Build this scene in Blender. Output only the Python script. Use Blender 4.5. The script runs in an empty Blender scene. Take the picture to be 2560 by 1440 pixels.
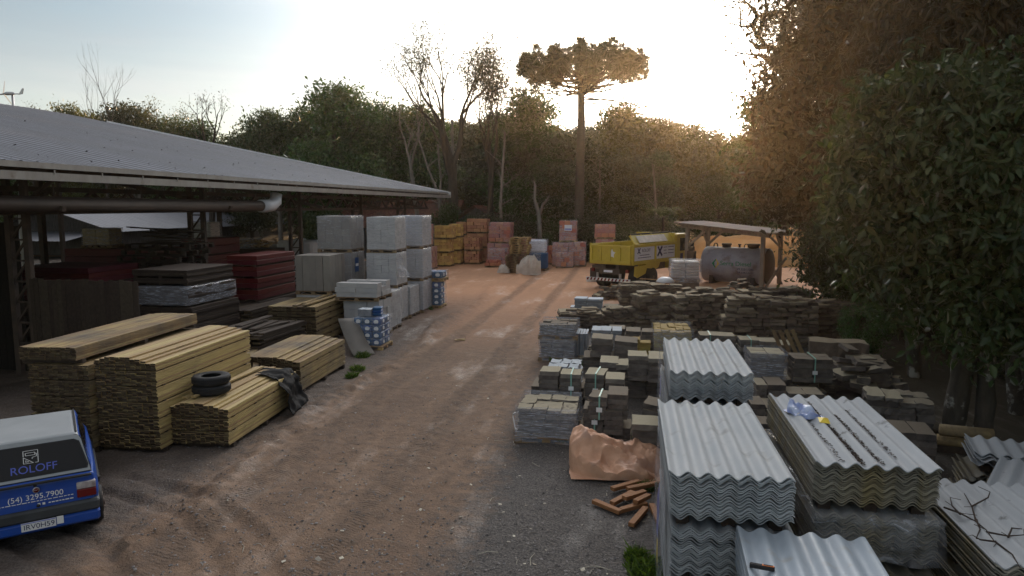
import bpy, math, random
import numpy as np
from mathutils import Matrix, Vector, noise, Euler

sc = bpy.context.scene
R = math.radians
random.seed(7)
rng = np.random.default_rng(11)

# ------------------------------------------------------------------ camera
CAM_H, FPX = 4.1, 1750.0
YAW, PITCH = R(9.66), math.atan(205 / 1750)
cam_d = bpy.data.cameras.new('camera')
cam = bpy.data.objects.new('camera', cam_d)
sc.collection.objects.link(cam)
cam.location = (0, 0, CAM_H)
cam.rotation_euler = (R(90) - PITCH, 0, YAW)
cam_d.sensor_width = 36.0
cam_d.lens = 36.0 * FPX / 2560
cam_d.clip_start, cam_d.clip_end = 0.1, 3000
sc.camera = cam

# ------------------------------------------------------------------ sky and sun
SUN_EL, SUN_AZ = R(7.4), R(3.6)          # azimuth measured from +Y towards +X
SKY_STRENGTH, SKY_LOBE, SKY_ADDED_GLOW, SKY_HIGH = 0.112, 1.7, 18.0, 2.7
world = bpy.data.worlds.new('World')
sc.world = world
world.use_nodes = True
wn = world.node_tree
wn.nodes.clear()


def nd(nt, typ, inp=None, **props):
    n = nt.nodes.new('ShaderNode' + typ)
    for k, v in props.items():
        setattr(n, k, v)
    for k, v in (inp or {}).items():
        s = n.inputs[k]
        if isinstance(v, bpy.types.NodeSocket):
            nt.links.new(v, s)
        else:
            s.default_value = v
    return n


def ramp(nt, fac, stops, interp='LINEAR'):
    n = nd(nt, 'ValToRGB', {0: fac})
    cr = n.color_ramp
    cr.interpolation = interp
    while len(cr.elements) < len(stops):
        cr.elements.new(0.5)
    for e, (p, c) in zip(cr.elements, stops):
        e.position = p
        e.color = (c, c, c, 1) if isinstance(c, (int, float)) else (*c, 1)
    return n


def mth(nt, op, a, b=0.0, c=0.0, clamp=False):
    return nd(nt, 'Math', {0: a, 1: b, 2: c}, operation=op, use_clamp=clamp).outputs[0]


def mixc(nt, fac, a, b, mode='MIX'):
    n = nd(nt, 'Mix', data_type='RGBA', blend_type=mode)
    for i, v in ((0, fac), (6, a), (7, b)):
        s = n.inputs[i]
        if isinstance(v, bpy.types.NodeSocket):
            nt.links.new(v, s)
        else:
            s.default_value = v if (i == 0 or len(v) == 4) else (*v, 1)
    return n.outputs[2]


sky = nd(wn, 'TexSky', sky_type='NISHITA', sun_disc=False, sun_elevation=SUN_EL, sun_rotation=SUN_AZ,
         altitude=800, air_density=1.0, dust_density=1.3, ozone_density=1.0)
wtc = nd(wn, 'TexCoord')
# thin high cloud sheet: whitens and greys the clear sky, streaked along the horizon
wmap = nd(wn, 'Mapping', {0: wtc.outputs['Generated'], 3: (1.4, 1.4, 9.0)})
cl = nd(wn, 'TexNoise', {0: wmap.outputs[0], 2: 1.7, 3: 6.0, 4: 0.55})
clf = ramp(wn, cl.outputs[0], [(0.38, 0.0), (0.68, 1.0)])
skybw = nd(wn, 'RGBToBW', {0: sky.outputs[0]})
cl2 = nd(wn, 'TexNoise', {0: nd(wn, 'Mapping', {0: wtc.outputs['Generated'], 3: (1.0, 1.0, 14.0)}).outputs[0], 2: 2.3, 3: 5.0, 4: 0.6})
cloudc = mixc(wn, 1.0, skybw.outputs[0], mixc(wn, ramp(wn, cl2.outputs[0], [(0.4, 0), (0.62, 1)]).outputs[0], (0.93, 0.93, 0.98), (1.08, 1.05, 1.06)), 'MULTIPLY')
wfac = mth(wn, 'MULTIPLY_ADD', clf.outputs[0], 0.35, 0.22)
wcol = mixc(wn, wfac, sky.outputs[0], cloudc)
# bright veil of cloud round the low sun and added overhead fill glow
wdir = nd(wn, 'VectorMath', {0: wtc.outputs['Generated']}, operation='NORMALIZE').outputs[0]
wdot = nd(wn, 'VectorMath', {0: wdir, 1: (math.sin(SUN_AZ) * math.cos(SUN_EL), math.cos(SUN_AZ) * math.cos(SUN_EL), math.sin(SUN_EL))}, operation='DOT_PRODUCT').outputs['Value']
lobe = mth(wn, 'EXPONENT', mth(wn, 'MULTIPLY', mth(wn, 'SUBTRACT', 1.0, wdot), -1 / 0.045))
GLOW_EL = R(40)                              # unseen glow added high above the sun to light the yard
wdot2 = nd(wn, 'VectorMath', {0: wdir, 1: (math.sin(SUN_AZ) * math.cos(GLOW_EL), math.cos(SUN_AZ) * math.cos(GLOW_EL), math.sin(GLOW_EL))}, operation='DOT_PRODUCT').outputs['Value']
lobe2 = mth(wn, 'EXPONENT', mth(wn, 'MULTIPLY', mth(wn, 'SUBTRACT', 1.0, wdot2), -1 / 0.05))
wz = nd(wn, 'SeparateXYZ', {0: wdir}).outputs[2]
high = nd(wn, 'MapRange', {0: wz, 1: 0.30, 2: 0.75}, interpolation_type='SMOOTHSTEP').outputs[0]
wmul = mth(wn, 'MULTIPLY_ADD', lobe2, SKY_ADDED_GLOW, mth(wn, 'MULTIPLY_ADD', lobe, SKY_LOBE, mth(wn, 'MULTIPLY_ADD', high, SKY_HIGH, 1.0)))
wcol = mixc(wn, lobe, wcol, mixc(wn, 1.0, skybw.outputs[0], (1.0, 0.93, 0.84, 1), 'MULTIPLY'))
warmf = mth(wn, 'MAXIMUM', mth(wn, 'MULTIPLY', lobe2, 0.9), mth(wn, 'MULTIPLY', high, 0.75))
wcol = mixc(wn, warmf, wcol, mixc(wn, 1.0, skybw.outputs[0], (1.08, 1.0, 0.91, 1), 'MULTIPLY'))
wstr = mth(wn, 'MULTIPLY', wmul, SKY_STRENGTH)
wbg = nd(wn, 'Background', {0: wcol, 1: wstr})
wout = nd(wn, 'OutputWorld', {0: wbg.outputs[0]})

sun_d = bpy.data.lights.new('sun', 'SUN')
sun_d.energy, sun_d.angle, sun_d.color = 5.0, R(0.5), (1.0, 0.62, 0.30)
sun = bpy.data.objects.new('sun', sun_d)
sc.collection.objects.link(sun)
sdir = Vector((math.sin(SUN_AZ) * math.cos(SUN_EL), math.cos(SUN_AZ) * math.cos(SUN_EL), math.sin(SUN_EL)))
sun.rotation_euler = sdir.to_track_quat('Z', 'Y').to_euler()

sc.view_settings.view_transform = 'Standard'
sc.view_settings.look = 'None'
sc.view_settings.exposure = 0.6
sc.view_settings.gamma = 1.0
sc.render.engine = 'CYCLES'
cy = sc.cycles
cy.max_bounces, cy.diffuse_bounces, cy.glossy_bounces, cy.transparent_max_bounces = 6, 3, 2, 24
cy.transmission_bounces = 3
cy.volume_bounces = 0
cy.caustics_reflective = cy.caustics_refractive = False
try:
    cy.use_denoising = True
except Exception:
    pass


# ------------------------------------------------------------------ placing helpers
_cf = (-math.sin(YAW) * math.cos(PITCH), math.cos(YAW) * math.cos(PITCH), -math.sin(PITCH))
_cr = (math.cos(YAW), math.sin(YAW), 0.0)
_cu = (-math.sin(YAW) * math.sin(PITCH), math.cos(YAW) * math.sin(PITCH), math.cos(PITCH))


def _ray(u, v):
    s, t = (u - 1280) / FPX, (720 - v) / FPX
    return [_cf[i] + _cr[i] * s + _cu[i] * t for i in range(3)]


def G(u, v, z=0.0):
    """where the sight line through photo pixel u, v meets height z"""
    d = _ray(u, v)
    k = (z - CAM_H) / d[2]
    return d[0] * k, d[1] * k


def atY(u, v, Y):
    d = _ray(u, v)
    k = Y / d[1]
    return d[0] * k, Y, CAM_H + d[2] * k


# ------------------------------------------------------------------ materials
def mat(name, c1, c2=None, scale=3.0, stretch=(1, 1, 1), rough=0.8, bump=0.0, bscale=None, island=0.0,
        c3=None, c3s=1.0, c3t=(0.5, 0.7), spec=0.3, metal=0.0, detail=5.0, top=None, glob=False, objvar=0.0):
    m = bpy.data.materials.new(name)
    m.use_nodes = True
    nt = m.node_tree
    b = nt.nodes['Principled BSDF']
    tc = nd(nt, 'TexCoord')
    src = tc.outputs['Object']
    if glob:
        src = nd(nt, 'NewGeometry').outputs['Position']
    mp = nd(nt, 'Mapping', {0: src, 3: stretch})
    co = mp.outputs[0]
    geo = nd(nt, 'NewGeometry')
    if island:
        off = nd(nt, 'VectorMath', {0: co, 1: nd(nt, 'CombineXYZ', {0: mth(nt, 'MULTIPLY', geo.outputs['Random Per Island'], 37.0), 1: mth(nt, 'MULTIPLY', geo.outputs['Random Per Island'], 91.0)}).outputs[0]}, operation='ADD')
        co = off.outputs[0]
    nz = nd(nt, 'TexNoise', {0: co, 2: scale, 3: detail, 4: 0.6})
    col = mixc(nt, ramp(nt, nz.outputs[0], [(0.32, 0.0), (0.68, 1.0)]).outputs[0], c1, c2 or c1)
    if c3:
        n3 = nd(nt, 'TexNoise', {0: src, 2: c3s, 3: 4.0, 4: 0.6})
        col = mixc(nt, ramp(nt, n3.outputs[0], [(c3t[0], 0.0), (c3t[1], 1.0)]).outputs[0], col, c3)
    if top:      # own tone for upward faces: weathered on boards, paler on stone
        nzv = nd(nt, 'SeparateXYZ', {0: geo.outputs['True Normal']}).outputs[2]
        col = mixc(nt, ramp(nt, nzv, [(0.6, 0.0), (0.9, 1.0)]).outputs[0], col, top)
    if island:
        v = mth(nt, 'MULTIPLY_ADD', geo.outputs['Random Per Island'], 2 * island, 1 - island)
        col = nd(nt, 'HueSaturation', {0: mth(nt, 'MULTIPLY_ADD', geo.outputs['Random Per Island'], 0.03, 0.485), 2: v, 4: col}).outputs[0]
    if objvar:
        oi = nd(nt, 'ObjectInfo')
        col = nd(nt, 'HueSaturation', {2: mth(nt, 'MULTIPLY_ADD', oi.outputs['Random'], 2 * objvar, 1 - objvar), 4: col}).outputs[0]
    nt.links.new(col, b.inputs['Base Color'])
    b.inputs['Roughness'].default_value = rough
    b.inputs['Specular IOR Level'].default_value = spec
    b.inputs['Metallic'].default_value = metal
    if bump:
        bn = nd(nt, 'TexNoise', {0: co, 2: bscale or scale * 4, 3: 6.0, 4: 0.65})
        bp = nd(nt, 'Bump')
        bp.inputs['Strength'].default_value = min(1.0, bump)
        bp.inputs['Distance'].default_value = 0.02
        nt.links.new(bn.outputs[0], bp.inputs['Height'])
        nt.links.new(bp.outputs[0], b.inputs['Normal'])
    return m


def leafmat(name, c1, c2, trans=0.35, gloss=0.35, tcol=None, hue=0.04, sheen=0.22):
    m = bpy.data.materials.new(name)
    m.use_nodes = True
    nt = m.node_tree
    nt.nodes.remove(nt.nodes['Principled BSDF'])
    out = nt.nodes['Material Output']
    geo = nd(nt, 'NewGeometry')
    rd = geo.outputs['Random Per Island']
    tc = nd(nt, 'TexCoord')
    nz = nd(nt, 'TexNoise', {0: tc.outputs['Object'], 2: 0.7, 3: 3.0})
    f = mth(nt, 'ADD', mth(nt, 'MULTIPLY', rd, 0.55), mth(nt, 'MULTIPLY_ADD', nz.outputs[0], 1.3, -0.4), clamp=True)
    oi = nd(nt, 'ObjectInfo')
    col = mixc(nt, f, c1, c2)
    col = nd(nt, 'HueSaturation', {0: mth(nt, 'MULTIPLY_ADD', oi.outputs['Random'], hue, 0.5 - hue / 2), 2: mth(nt, 'MULTIPLY_ADD', oi.outputs['Random'], 0.5, 0.75), 4: col}).outputs[0]
    tcol = tcol or (1.5, 1.25, 0.4)
    df = nd(nt, 'BsdfDiffuse', {0: col})
    tr = nd(nt, 'BsdfTranslucent', {0: mixc(nt, 1.0, col, tcol, 'MULTIPLY')})
    gl = nd(nt, 'BsdfGlossy', {0: (1, 1, 1, 1), 1: gloss})
    s1 = nd(nt, 'MixShader', {0: trans, 1: df.outputs[0], 2: tr.outputs[0]})
    lw = nd(nt, 'LayerWeight', {0: 0.25})
    s2 = nd(nt, 'MixShader', {0: mth(nt, 'MULTIPLY_ADD', lw.outputs['Fresnel'], sheen, 0.012), 1: s1.outputs[0], 2: gl.outputs[0]})
    nt.links.new(s2.outputs[0], out.inputs[0])
    return m


def wrapmat(name, tint=(0.75, 0.78, 0.85), amount=0.5, stretch=(1.2, 1.2, 20)):
    """clear stretch film: streaked milky creases over see-through plastic"""
    m = bpy.data.materials.new(name)
    m.use_nodes = True
    nt = m.node_tree
    b = nt.nodes['Principled BSDF']
    out = nt.nodes['Material Output']
    tc = nd(nt, 'TexCoord')
    mp = nd(nt, 'Mapping', {0: tc.outputs['Object'], 3: stretch, 2: (0.12, 0.1, 0)})
    nz = nd(nt, 'TexNoise', {0: mp.outputs[0], 2: 3.0, 3: 8.0, 4: 0.65, 8: 0.6})
    al = ramp(nt, nz.outputs[0], [(0.40, 0.10 * amount), (0.56, 0.28 * amount), (0.74, min(1, 1.3 * amount))])
    b.inputs['Base Color'].default_value = (*tint, 1)
    b.inputs['Roughness'].default_value = 0.22
    b.inputs['Specular IOR Level'].default_value = 0.6
    bp = nd(nt, 'Bump')
    bp.inputs['Strength'].default_value = 0.5
    bp.inputs['Distance'].default_value = 0.008
    nt.links.new(nz.outputs[0], bp.inputs['Height'])
    nt.links.new(bp.outputs[0], b.inputs['Normal'])
    tp = nd(nt, 'BsdfTransparent')
    mx = nd(nt, 'MixShader', {0: al.outputs[0], 1: tp.outputs[0], 2: b.outputs[0]})
    nt.links.new(mx.outputs[0], out.inputs[0])
    return m


M = {}
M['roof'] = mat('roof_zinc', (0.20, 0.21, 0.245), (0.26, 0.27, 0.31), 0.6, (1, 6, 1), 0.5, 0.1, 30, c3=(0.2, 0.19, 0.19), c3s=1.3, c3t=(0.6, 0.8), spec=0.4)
_nt = M['roof'].node_tree
_b = _nt.nodes['Principled BSDF']
_src = _b.inputs['Base Color'].links[0].from_socket
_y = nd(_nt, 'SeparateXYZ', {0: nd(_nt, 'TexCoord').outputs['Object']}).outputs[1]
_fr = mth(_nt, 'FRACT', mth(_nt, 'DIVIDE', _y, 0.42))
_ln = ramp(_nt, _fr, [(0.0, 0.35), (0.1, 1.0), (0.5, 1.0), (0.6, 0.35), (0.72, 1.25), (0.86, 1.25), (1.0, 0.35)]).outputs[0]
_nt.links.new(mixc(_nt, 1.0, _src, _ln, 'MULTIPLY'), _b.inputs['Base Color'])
M['fascia'] = mat('fascia_metal', (0.33, 0.31, 0.285), (0.25, 0.23, 0.21), 0.9, (1, 4, 1), 0.5, c3=(0.16, 0.11, 0.08), c3s=2.0, c3t=(0.6, 0.8))
M['steel'] = mat('dark_steel', (0.045, 0.035, 0.03), (0.09, 0.06, 0.045), 4, rough=0.7)
M['pvc'] = mat('white_pvc', (0.72, 0.73, 0.76), (0.62, 0.62, 0.64), 3, rough=0.35)
M['pipe'] = mat('stained_pipe', (0.035, 0.025, 0.021), (0.055, 0.038, 0.03), 1.5, rough=0.6)
M['fibre'] = mat('fibre_cement', (0.35, 0.365, 0.375), (0.285, 0.31, 0.33), 2.2, (1, .5, 1), 0.75, 0.25, 90, spec=0.25, objvar=0.28, c3=(0.20, 0.205, 0.20), c3s=2.4, c3t=(0.56, 0.74))
M['fibrew'] = mat('fibre_cement_weathered', (0.39, 0.41, 0.43), (0.30, 0.32, 0.34), 1.5, (1.5, .3, 1), 0.8, 0.3, 70, c3=(0.09, 0.085, 0.08), c3s=3.2, c3t=(0.62, 0.72), spec=0.25)
M['fibreo'] = mat('fibre_cement_ochre', (0.24, 0.23, 0.2), (0.16, 0.145, 0.11), 2, (1, 1, 1), 0.85, 0.3, 60, c3=(0.2, 0.16, 0.08), c3s=3.0, c3t=(0.45, 0.65), objvar=0.35)
M['zinc'] = mat('new_zinc', (0.36, 0.41, 0.46), (0.28, 0.33, 0.38), 2.5, (2, .6, 1), 0.5, 0.1, 60, spec=0.4, c3=(0.30, 0.29, 0.27), c3s=3.0, c3t=(0.58, 0.72))
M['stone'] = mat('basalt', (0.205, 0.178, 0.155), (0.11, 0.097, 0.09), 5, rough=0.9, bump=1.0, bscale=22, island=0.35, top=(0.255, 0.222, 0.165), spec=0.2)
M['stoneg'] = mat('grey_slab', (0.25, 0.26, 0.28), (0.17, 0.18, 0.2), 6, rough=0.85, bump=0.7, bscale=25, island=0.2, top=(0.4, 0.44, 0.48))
M['stoney'] = mat('ochre_tile', (0.36, 0.27, 0.07), (0.28, 0.22, 0.08), 6, rough=0.85, bump=0.4, bscale=30, island=0.15)
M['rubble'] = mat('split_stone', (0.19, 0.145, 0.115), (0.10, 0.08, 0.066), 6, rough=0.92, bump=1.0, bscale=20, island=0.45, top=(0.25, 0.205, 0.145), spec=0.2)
M['endgrain'] = mat('dark_end_grain', (0.095, 0.066, 0.036), (0.045, 0.032, 0.02), 9, rough=0.9, bump=0.4, island=0.4)
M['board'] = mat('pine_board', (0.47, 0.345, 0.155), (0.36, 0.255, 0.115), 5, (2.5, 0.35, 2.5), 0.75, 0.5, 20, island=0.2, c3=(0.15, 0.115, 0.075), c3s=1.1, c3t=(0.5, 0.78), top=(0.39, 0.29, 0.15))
M['boardg'] = mat('weathered_board', (0.37, 0.265, 0.125), (0.23, 0.16, 0.085), 5, (2.5, 0.35, 2.5), 0.8, 0.5, 20, island=0.22, c3=(0.12, 0.10, 0.08), c3s=1.0, c3t=(0.4, 0.7))
M['boardk'] = mat('shade_black_board', (0.022, 0.017, 0.014), (0.012, 0.010, 0.009), 5, (3, 0.4, 3), 0.9, island=0.3)  # near black, so the dark of the shed is in the colour
M['boardd'] = mat('dark_board', (0.06, 0.043, 0.032), (0.033, 0.024, 0.019), 5, (3, 0.4, 3), 0.85, 0.4, 20, island=0.25)
M['offcut'] = mat('brown_offcut', (0.33, 0.17, 0.07), (0.22, 0.10, 0.04), 7, (1, 4, 4), 0.75, 0.4, 25, island=0.15)
M['pallet'] = mat('pallet_wood', (0.24, 0.16, 0.09), (0.15, 0.10, 0.06), 6, rough=0.85, bump=0.4, island=0.25)
M['palletl'] = mat('pale_pallet_wood', (0.42, 0.28, 0.13), (0.3, 0.19, 0.09), 6, rough=0.85, bump=0.4, island=0.25)
M['conc'] = mat('aerated_block', (0.42, 0.41, 0.405), (0.34, 0.335, 0.335), 3, rough=0.9, bump=0.3, bscale=40, island=0.06)
M['concd'] = mat('cement_board_shaded_block', (0.23, 0.21, 0.19), (0.18, 0.165, 0.15), 2, rough=0.9, bump=0.2, bscale=40, island=0.05)
M['red'] = mat('maroon_board', (0.10, 0.009, 0.013), (0.07, 0.006, 0.009), 2, rough=0.55, island=0.12)
M['pink'] = mat('pink_sheet', (0.55, 0.1, 0.2), (0.45, 0.07, 0.16), 3, rough=0.5)
M['ybrick'] = mat('yellow_brick', (0.72, 0.46, 0.17), (0.58, 0.35, 0.13), 4, rough=0.9, bump=0.3, island=0.16)
M['obrick'] = mat('orange_brick', (0.55, 0.28, 0.16), (0.42, 0.2, 0.12), 4, rough=0.9, bump=0.3, island=0.16)
M['rbrick'] = mat('clay_brick', (0.50, 0.19, 0.12), (0.40, 0.15, 0.10), 4, rough=0.9, bump=0.3, island=0.15)
M['blue'] = mat('blue_bag', (0.02, 0.085, 0.23), (0.015, 0.06, 0.17), 3, rough=0.45, island=0.15)
M['white'] = mat('white_paint', (0.72, 0.72, 0.72), (0.62, 0.62, 0.62), 2, rough=0.5)
M['wrap'] = wrapmat('stretch_film', amount=0.55)
M['wraph'] = wrapmat('heavy_stretch_film', amount=1.15, tint=(0.62, 0.64, 0.72))
M['wrapp'] = wrapmat('pink_stretch_film', amount=0.85, tint=(0.62, 0.52, 0.58))
M['film'] = wrapmat('crumpled_film', amount=1.0, stretch=(1.6, 1.6, 2.6), tint=(0.42, 0.43, 0.46))
M['strap'] = mat('green_strap', (0.25, 0.48, 0.40), (0.2, 0.4, 0.34), 3, rough=0.4)
M['tarpo'] = mat('peach_tarp', (0.66, 0.39, 0.26), (0.52, 0.28, 0.17), 2.5, rough=0.55, bump=1.0, bscale=7, spec=0.3, c3=(0.5, 0.33, 0.26), c3s=2.0)
M['tarpb'] = mat('black_tarp', (0.012, 0.012, 0.013), (0.02, 0.02, 0.021), 4, rough=0.75, bump=0.5, bscale=10, spec=0.12)
M['tarpw'] = mat('white_tarp', (0.62, 0.55, 0.49), (0.46, 0.39, 0.33), 3, rough=0.5, bump=0.4, bscale=8)
M['bark'] = mat('bark', (0.075, 0.058, 0.045), (0.035, 0.028, 0.022), 4, (3, 3, 0.6), 0.95, 1.0, 14, glob=True)
M['barkl'] = mat('lichen_bark', (0.085, 0.072, 0.058), (0.035, 0.032, 0.025), 3, (2, 2, 0.7), 0.95, 1.0, 12, c3=(0.36, 0.36, 0.32), c3s=2.3, c3t=(0.57, 0.64), glob=True)
M['barkp'] = mat('pale_bark', (0.27, 0.24, 0.21), (0.13, 0.11, 0.095), 3, (2, 2, 0.5), 0.95, 0.8, 12, glob=True)
M['arbark'] = mat('araucaria_bark', (0.095, 0.072, 0.058), (0.055, 0.042, 0.034), 3, (1, 1, 4), 0.95, 1.0, 10, glob=True)
M['leaf'] = leafmat('forest_leaf', (0.018, 0.048, 0.012), (0.055, 0.11, 0.026))
M['leafo'] = leafmat('olive_leaf', (0.040, 0.048, 0.014), (0.095, 0.10, 0.030), trans=0.45)
M['leafn'] = leafmat('broad_glossy_leaf', (0.013, 0.030, 0.010), (0.045, 0.078, 0.026), trans=0.3, gloss=0.38)
M['leafd'] = leafmat('dark_leaf', (0.020, 0.030, 0.014), (0.055, 0.066, 0.026), trans=0.35)
M['leafr'] = leafmat('russet_leaf', (0.024, 0.026, 0.012), (0.065, 0.050, 0.022), trans=0.45, tcol=(1.6, 0.9, 0.4))
M['needle'] = leafmat('araucaria_needle', (0.024, 0.034, 0.016), (0.055, 0.065, 0.028), trans=0.25)
M['fern'] = leafmat('fern_green', (0.06, 0.13, 0.03), (0.13, 0.23, 0.06), trans=0.4, sheen=0.04)
M['fernd'] = leafmat('dark_fern', (0.04, 0.07, 0.02), (0.08, 0.12, 0.04), trans=0.4, sheen=0.02)
M['grass'] = leafmat('grass_green', (0.04, 0.085, 0.02), (0.10, 0.16, 0.04), trans=0.4)
M['wallw'] = mat('weathered_plank_wall', (0.14, 0.135, 0.14), (0.035, 0.032, 0.032), 4, (6, 6, 0.35), 0.9, 0.5, 20)
M['tile'] = mat('red_roof_tile', (0.21, 0.085, 0.06), (0.13, 0.055, 0.042), 5, rough=0.85, island=0.25, c3=(0.06, 0.05, 0.045), c3s=0.7, c3t=(0.5, 0.7))
M['postw'] = mat('grey_timber', (0.30, 0.245, 0.205), (0.2, 0.16, 0.135), 3, (4, 4, 0.5), 0.9, 0.4, 20)
M['tank'] = mat('tank_grey', (0.36, 0.36, 0.42), (0.27, 0.265, 0.31), 1.6, (1, 1, 1), 0.45, c3=(0.14, 0.085, 0.06), c3s=1.4, c3t=(0.55, 0.75), spec=0.5)
M['tankd'] = mat('tank_rust', (0.08, 0.055, 0.045), (0.05, 0.035, 0.03), 2.5, rough=0.6)
M['tyellow'] = mat('truck_yellow', (0.55, 0.43, 0.045), (0.46, 0.35, 0.04), 2.5, rough=0.45, c3=(0.30, 0.22, 0.06), c3s=2.2, c3t=(0.6, 0.78), spec=0.5)
M['panel'] = mat('white_sign', (0.72, 0.74, 0.82), (0.66, 0.68, 0.76), 2, rough=0.5)
M['ink'] = mat('navy_ink', (0.03, 0.03, 0.10), rough=0.6)
M['inkg'] = mat('green_ink', (0.015, 0.2, 0.08), rough=0.6)
M['inky'] = mat('yellow_ink', (0.6, 0.40, 0.05), rough=0.6)
M['inkw'] = mat('white_ink', (0.72, 0.72, 0.72), rough=0.6)
M['inkb'] = mat('blue_ink', (0.10, 0.13, 0.50), rough=0.6)
M['black'] = mat('black_rubber', (0.018, 0.018, 0.02), (0.028, 0.028, 0.03), 5, rough=0.75)
M['glass'] = mat('dark_glass', (0.008, 0.008, 0.009), rough=0.08, spec=0.25)
M['carblue'] = mat('car_blue', (0.009, 0.065, 0.34), (0.008, 0.055, 0.29), 2, rough=0.3, spec=0.5)
M['carwhite'] = mat('car_white', (0.33, 0.35, 0.365), (0.28, 0.30, 0.315), 3, rough=0.4)
M['cargrey'] = mat('bumper_grey', (0.055, 0.06, 0.065), (0.035, 0.037, 0.04), 3, rough=0.6)
M['lampr'] = mat('red_lens', (0.14, 0.012, 0.012), rough=0.2)
M['lampw'] = mat('clear_lens', (0.5, 0.47, 0.47), (0.25, 0.2, 0.2), 12, rough=0.2)
M['chrome'] = mat('dull_metal', (0.45, 0.45, 0.46), rough=0.35, metal=0.7)
M['orange'] = mat('orange_trim', (0.75, 0.20, 0.04), rough=0.4)
M['hutroof'] = mat('shelter_roof_sheet', (0.27, 0.215, 0.19), (0.19, 0.15, 0.135), 1.5, rough=0.75)
M['sand'] = mat('orange_sand', (0.56, 0.27, 0.09), (0.46, 0.21, 0.07), 0.8, rough=0.95, bump=0.8, bscale=6, c3=(0.50, 0.33, 0.17), c3s=0.25)
M['twig'] = mat('twig', (0.05, 0.035, 0.028), (0.03, 0.022, 0.018), 5, rough=0.9)
M['litter'] = mat('litter', (0.42, 0.39, 0.33), (0.2, 0.17, 0.13), 3, rough=0.8, island=0.6)
M['pebble'] = mat('pebble', (0.23, 0.21, 0.2), (0.13, 0.12, 0.12), 6, rough=0.9, island=0.6)
M['foil'] = mat('foil_bag', (0.55, 0.62, 0.72), (0.10, 0.16, 0.5), 3.2, rough=0.3, bump=0.6, bscale=9, spec=0.6)
M['bagb'] = mat('blue_label', (0.05, 0.05, 0.32), (0.35, 0.38, 0.5), 9, rough=0.4)
M['bagy'] = mat('yellow_label', (0.7, 0.52, 0.05), rough=0.4)
M['camera_white'] = M['pvc']


# ------------------------------------------------------------------ object helpers
def tag(o, label=None, cat=None, group=None, kind=None):
    for k, v in (('label', label), ('category', cat), ('group', group), ('kind', kind)):
        if v:
            o[k] = v
    return o


def thing(name, label, cat, loc=(0, 0, 0), rz=0.0, group=None):
    o = bpy.data.objects.new(name, None)
    o.empty_display_size = 0.2
    sc.collection.objects.link(o)
    o.location = loc
    o.rotation_euler = (0, 0, rz)
    return tag(o, label, cat, group)


def link(name, me, m, parent=None, smooth=False):
    for mm in (m if isinstance(m, (list, tuple)) else [m]):
        me.materials.append(mm)
    if smooth:
        me.polygons.foreach_set('use_smooth', [True] * len(me.polygons))
    o = bpy.data.objects.new(name, me)
    sc.collection.objects.link(o)
    if parent:
        o.parent = parent
    return o


def share(o, parent, loc=(0, 0, 0), rot=(0, 0, 0), scl=(1, 1, 1)):
    c = o.copy()
    sc.collection.objects.link(c)
    c.parent = parent
    c.location, c.rotation_euler, c.scale = loc, rot, scl
    return c


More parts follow.
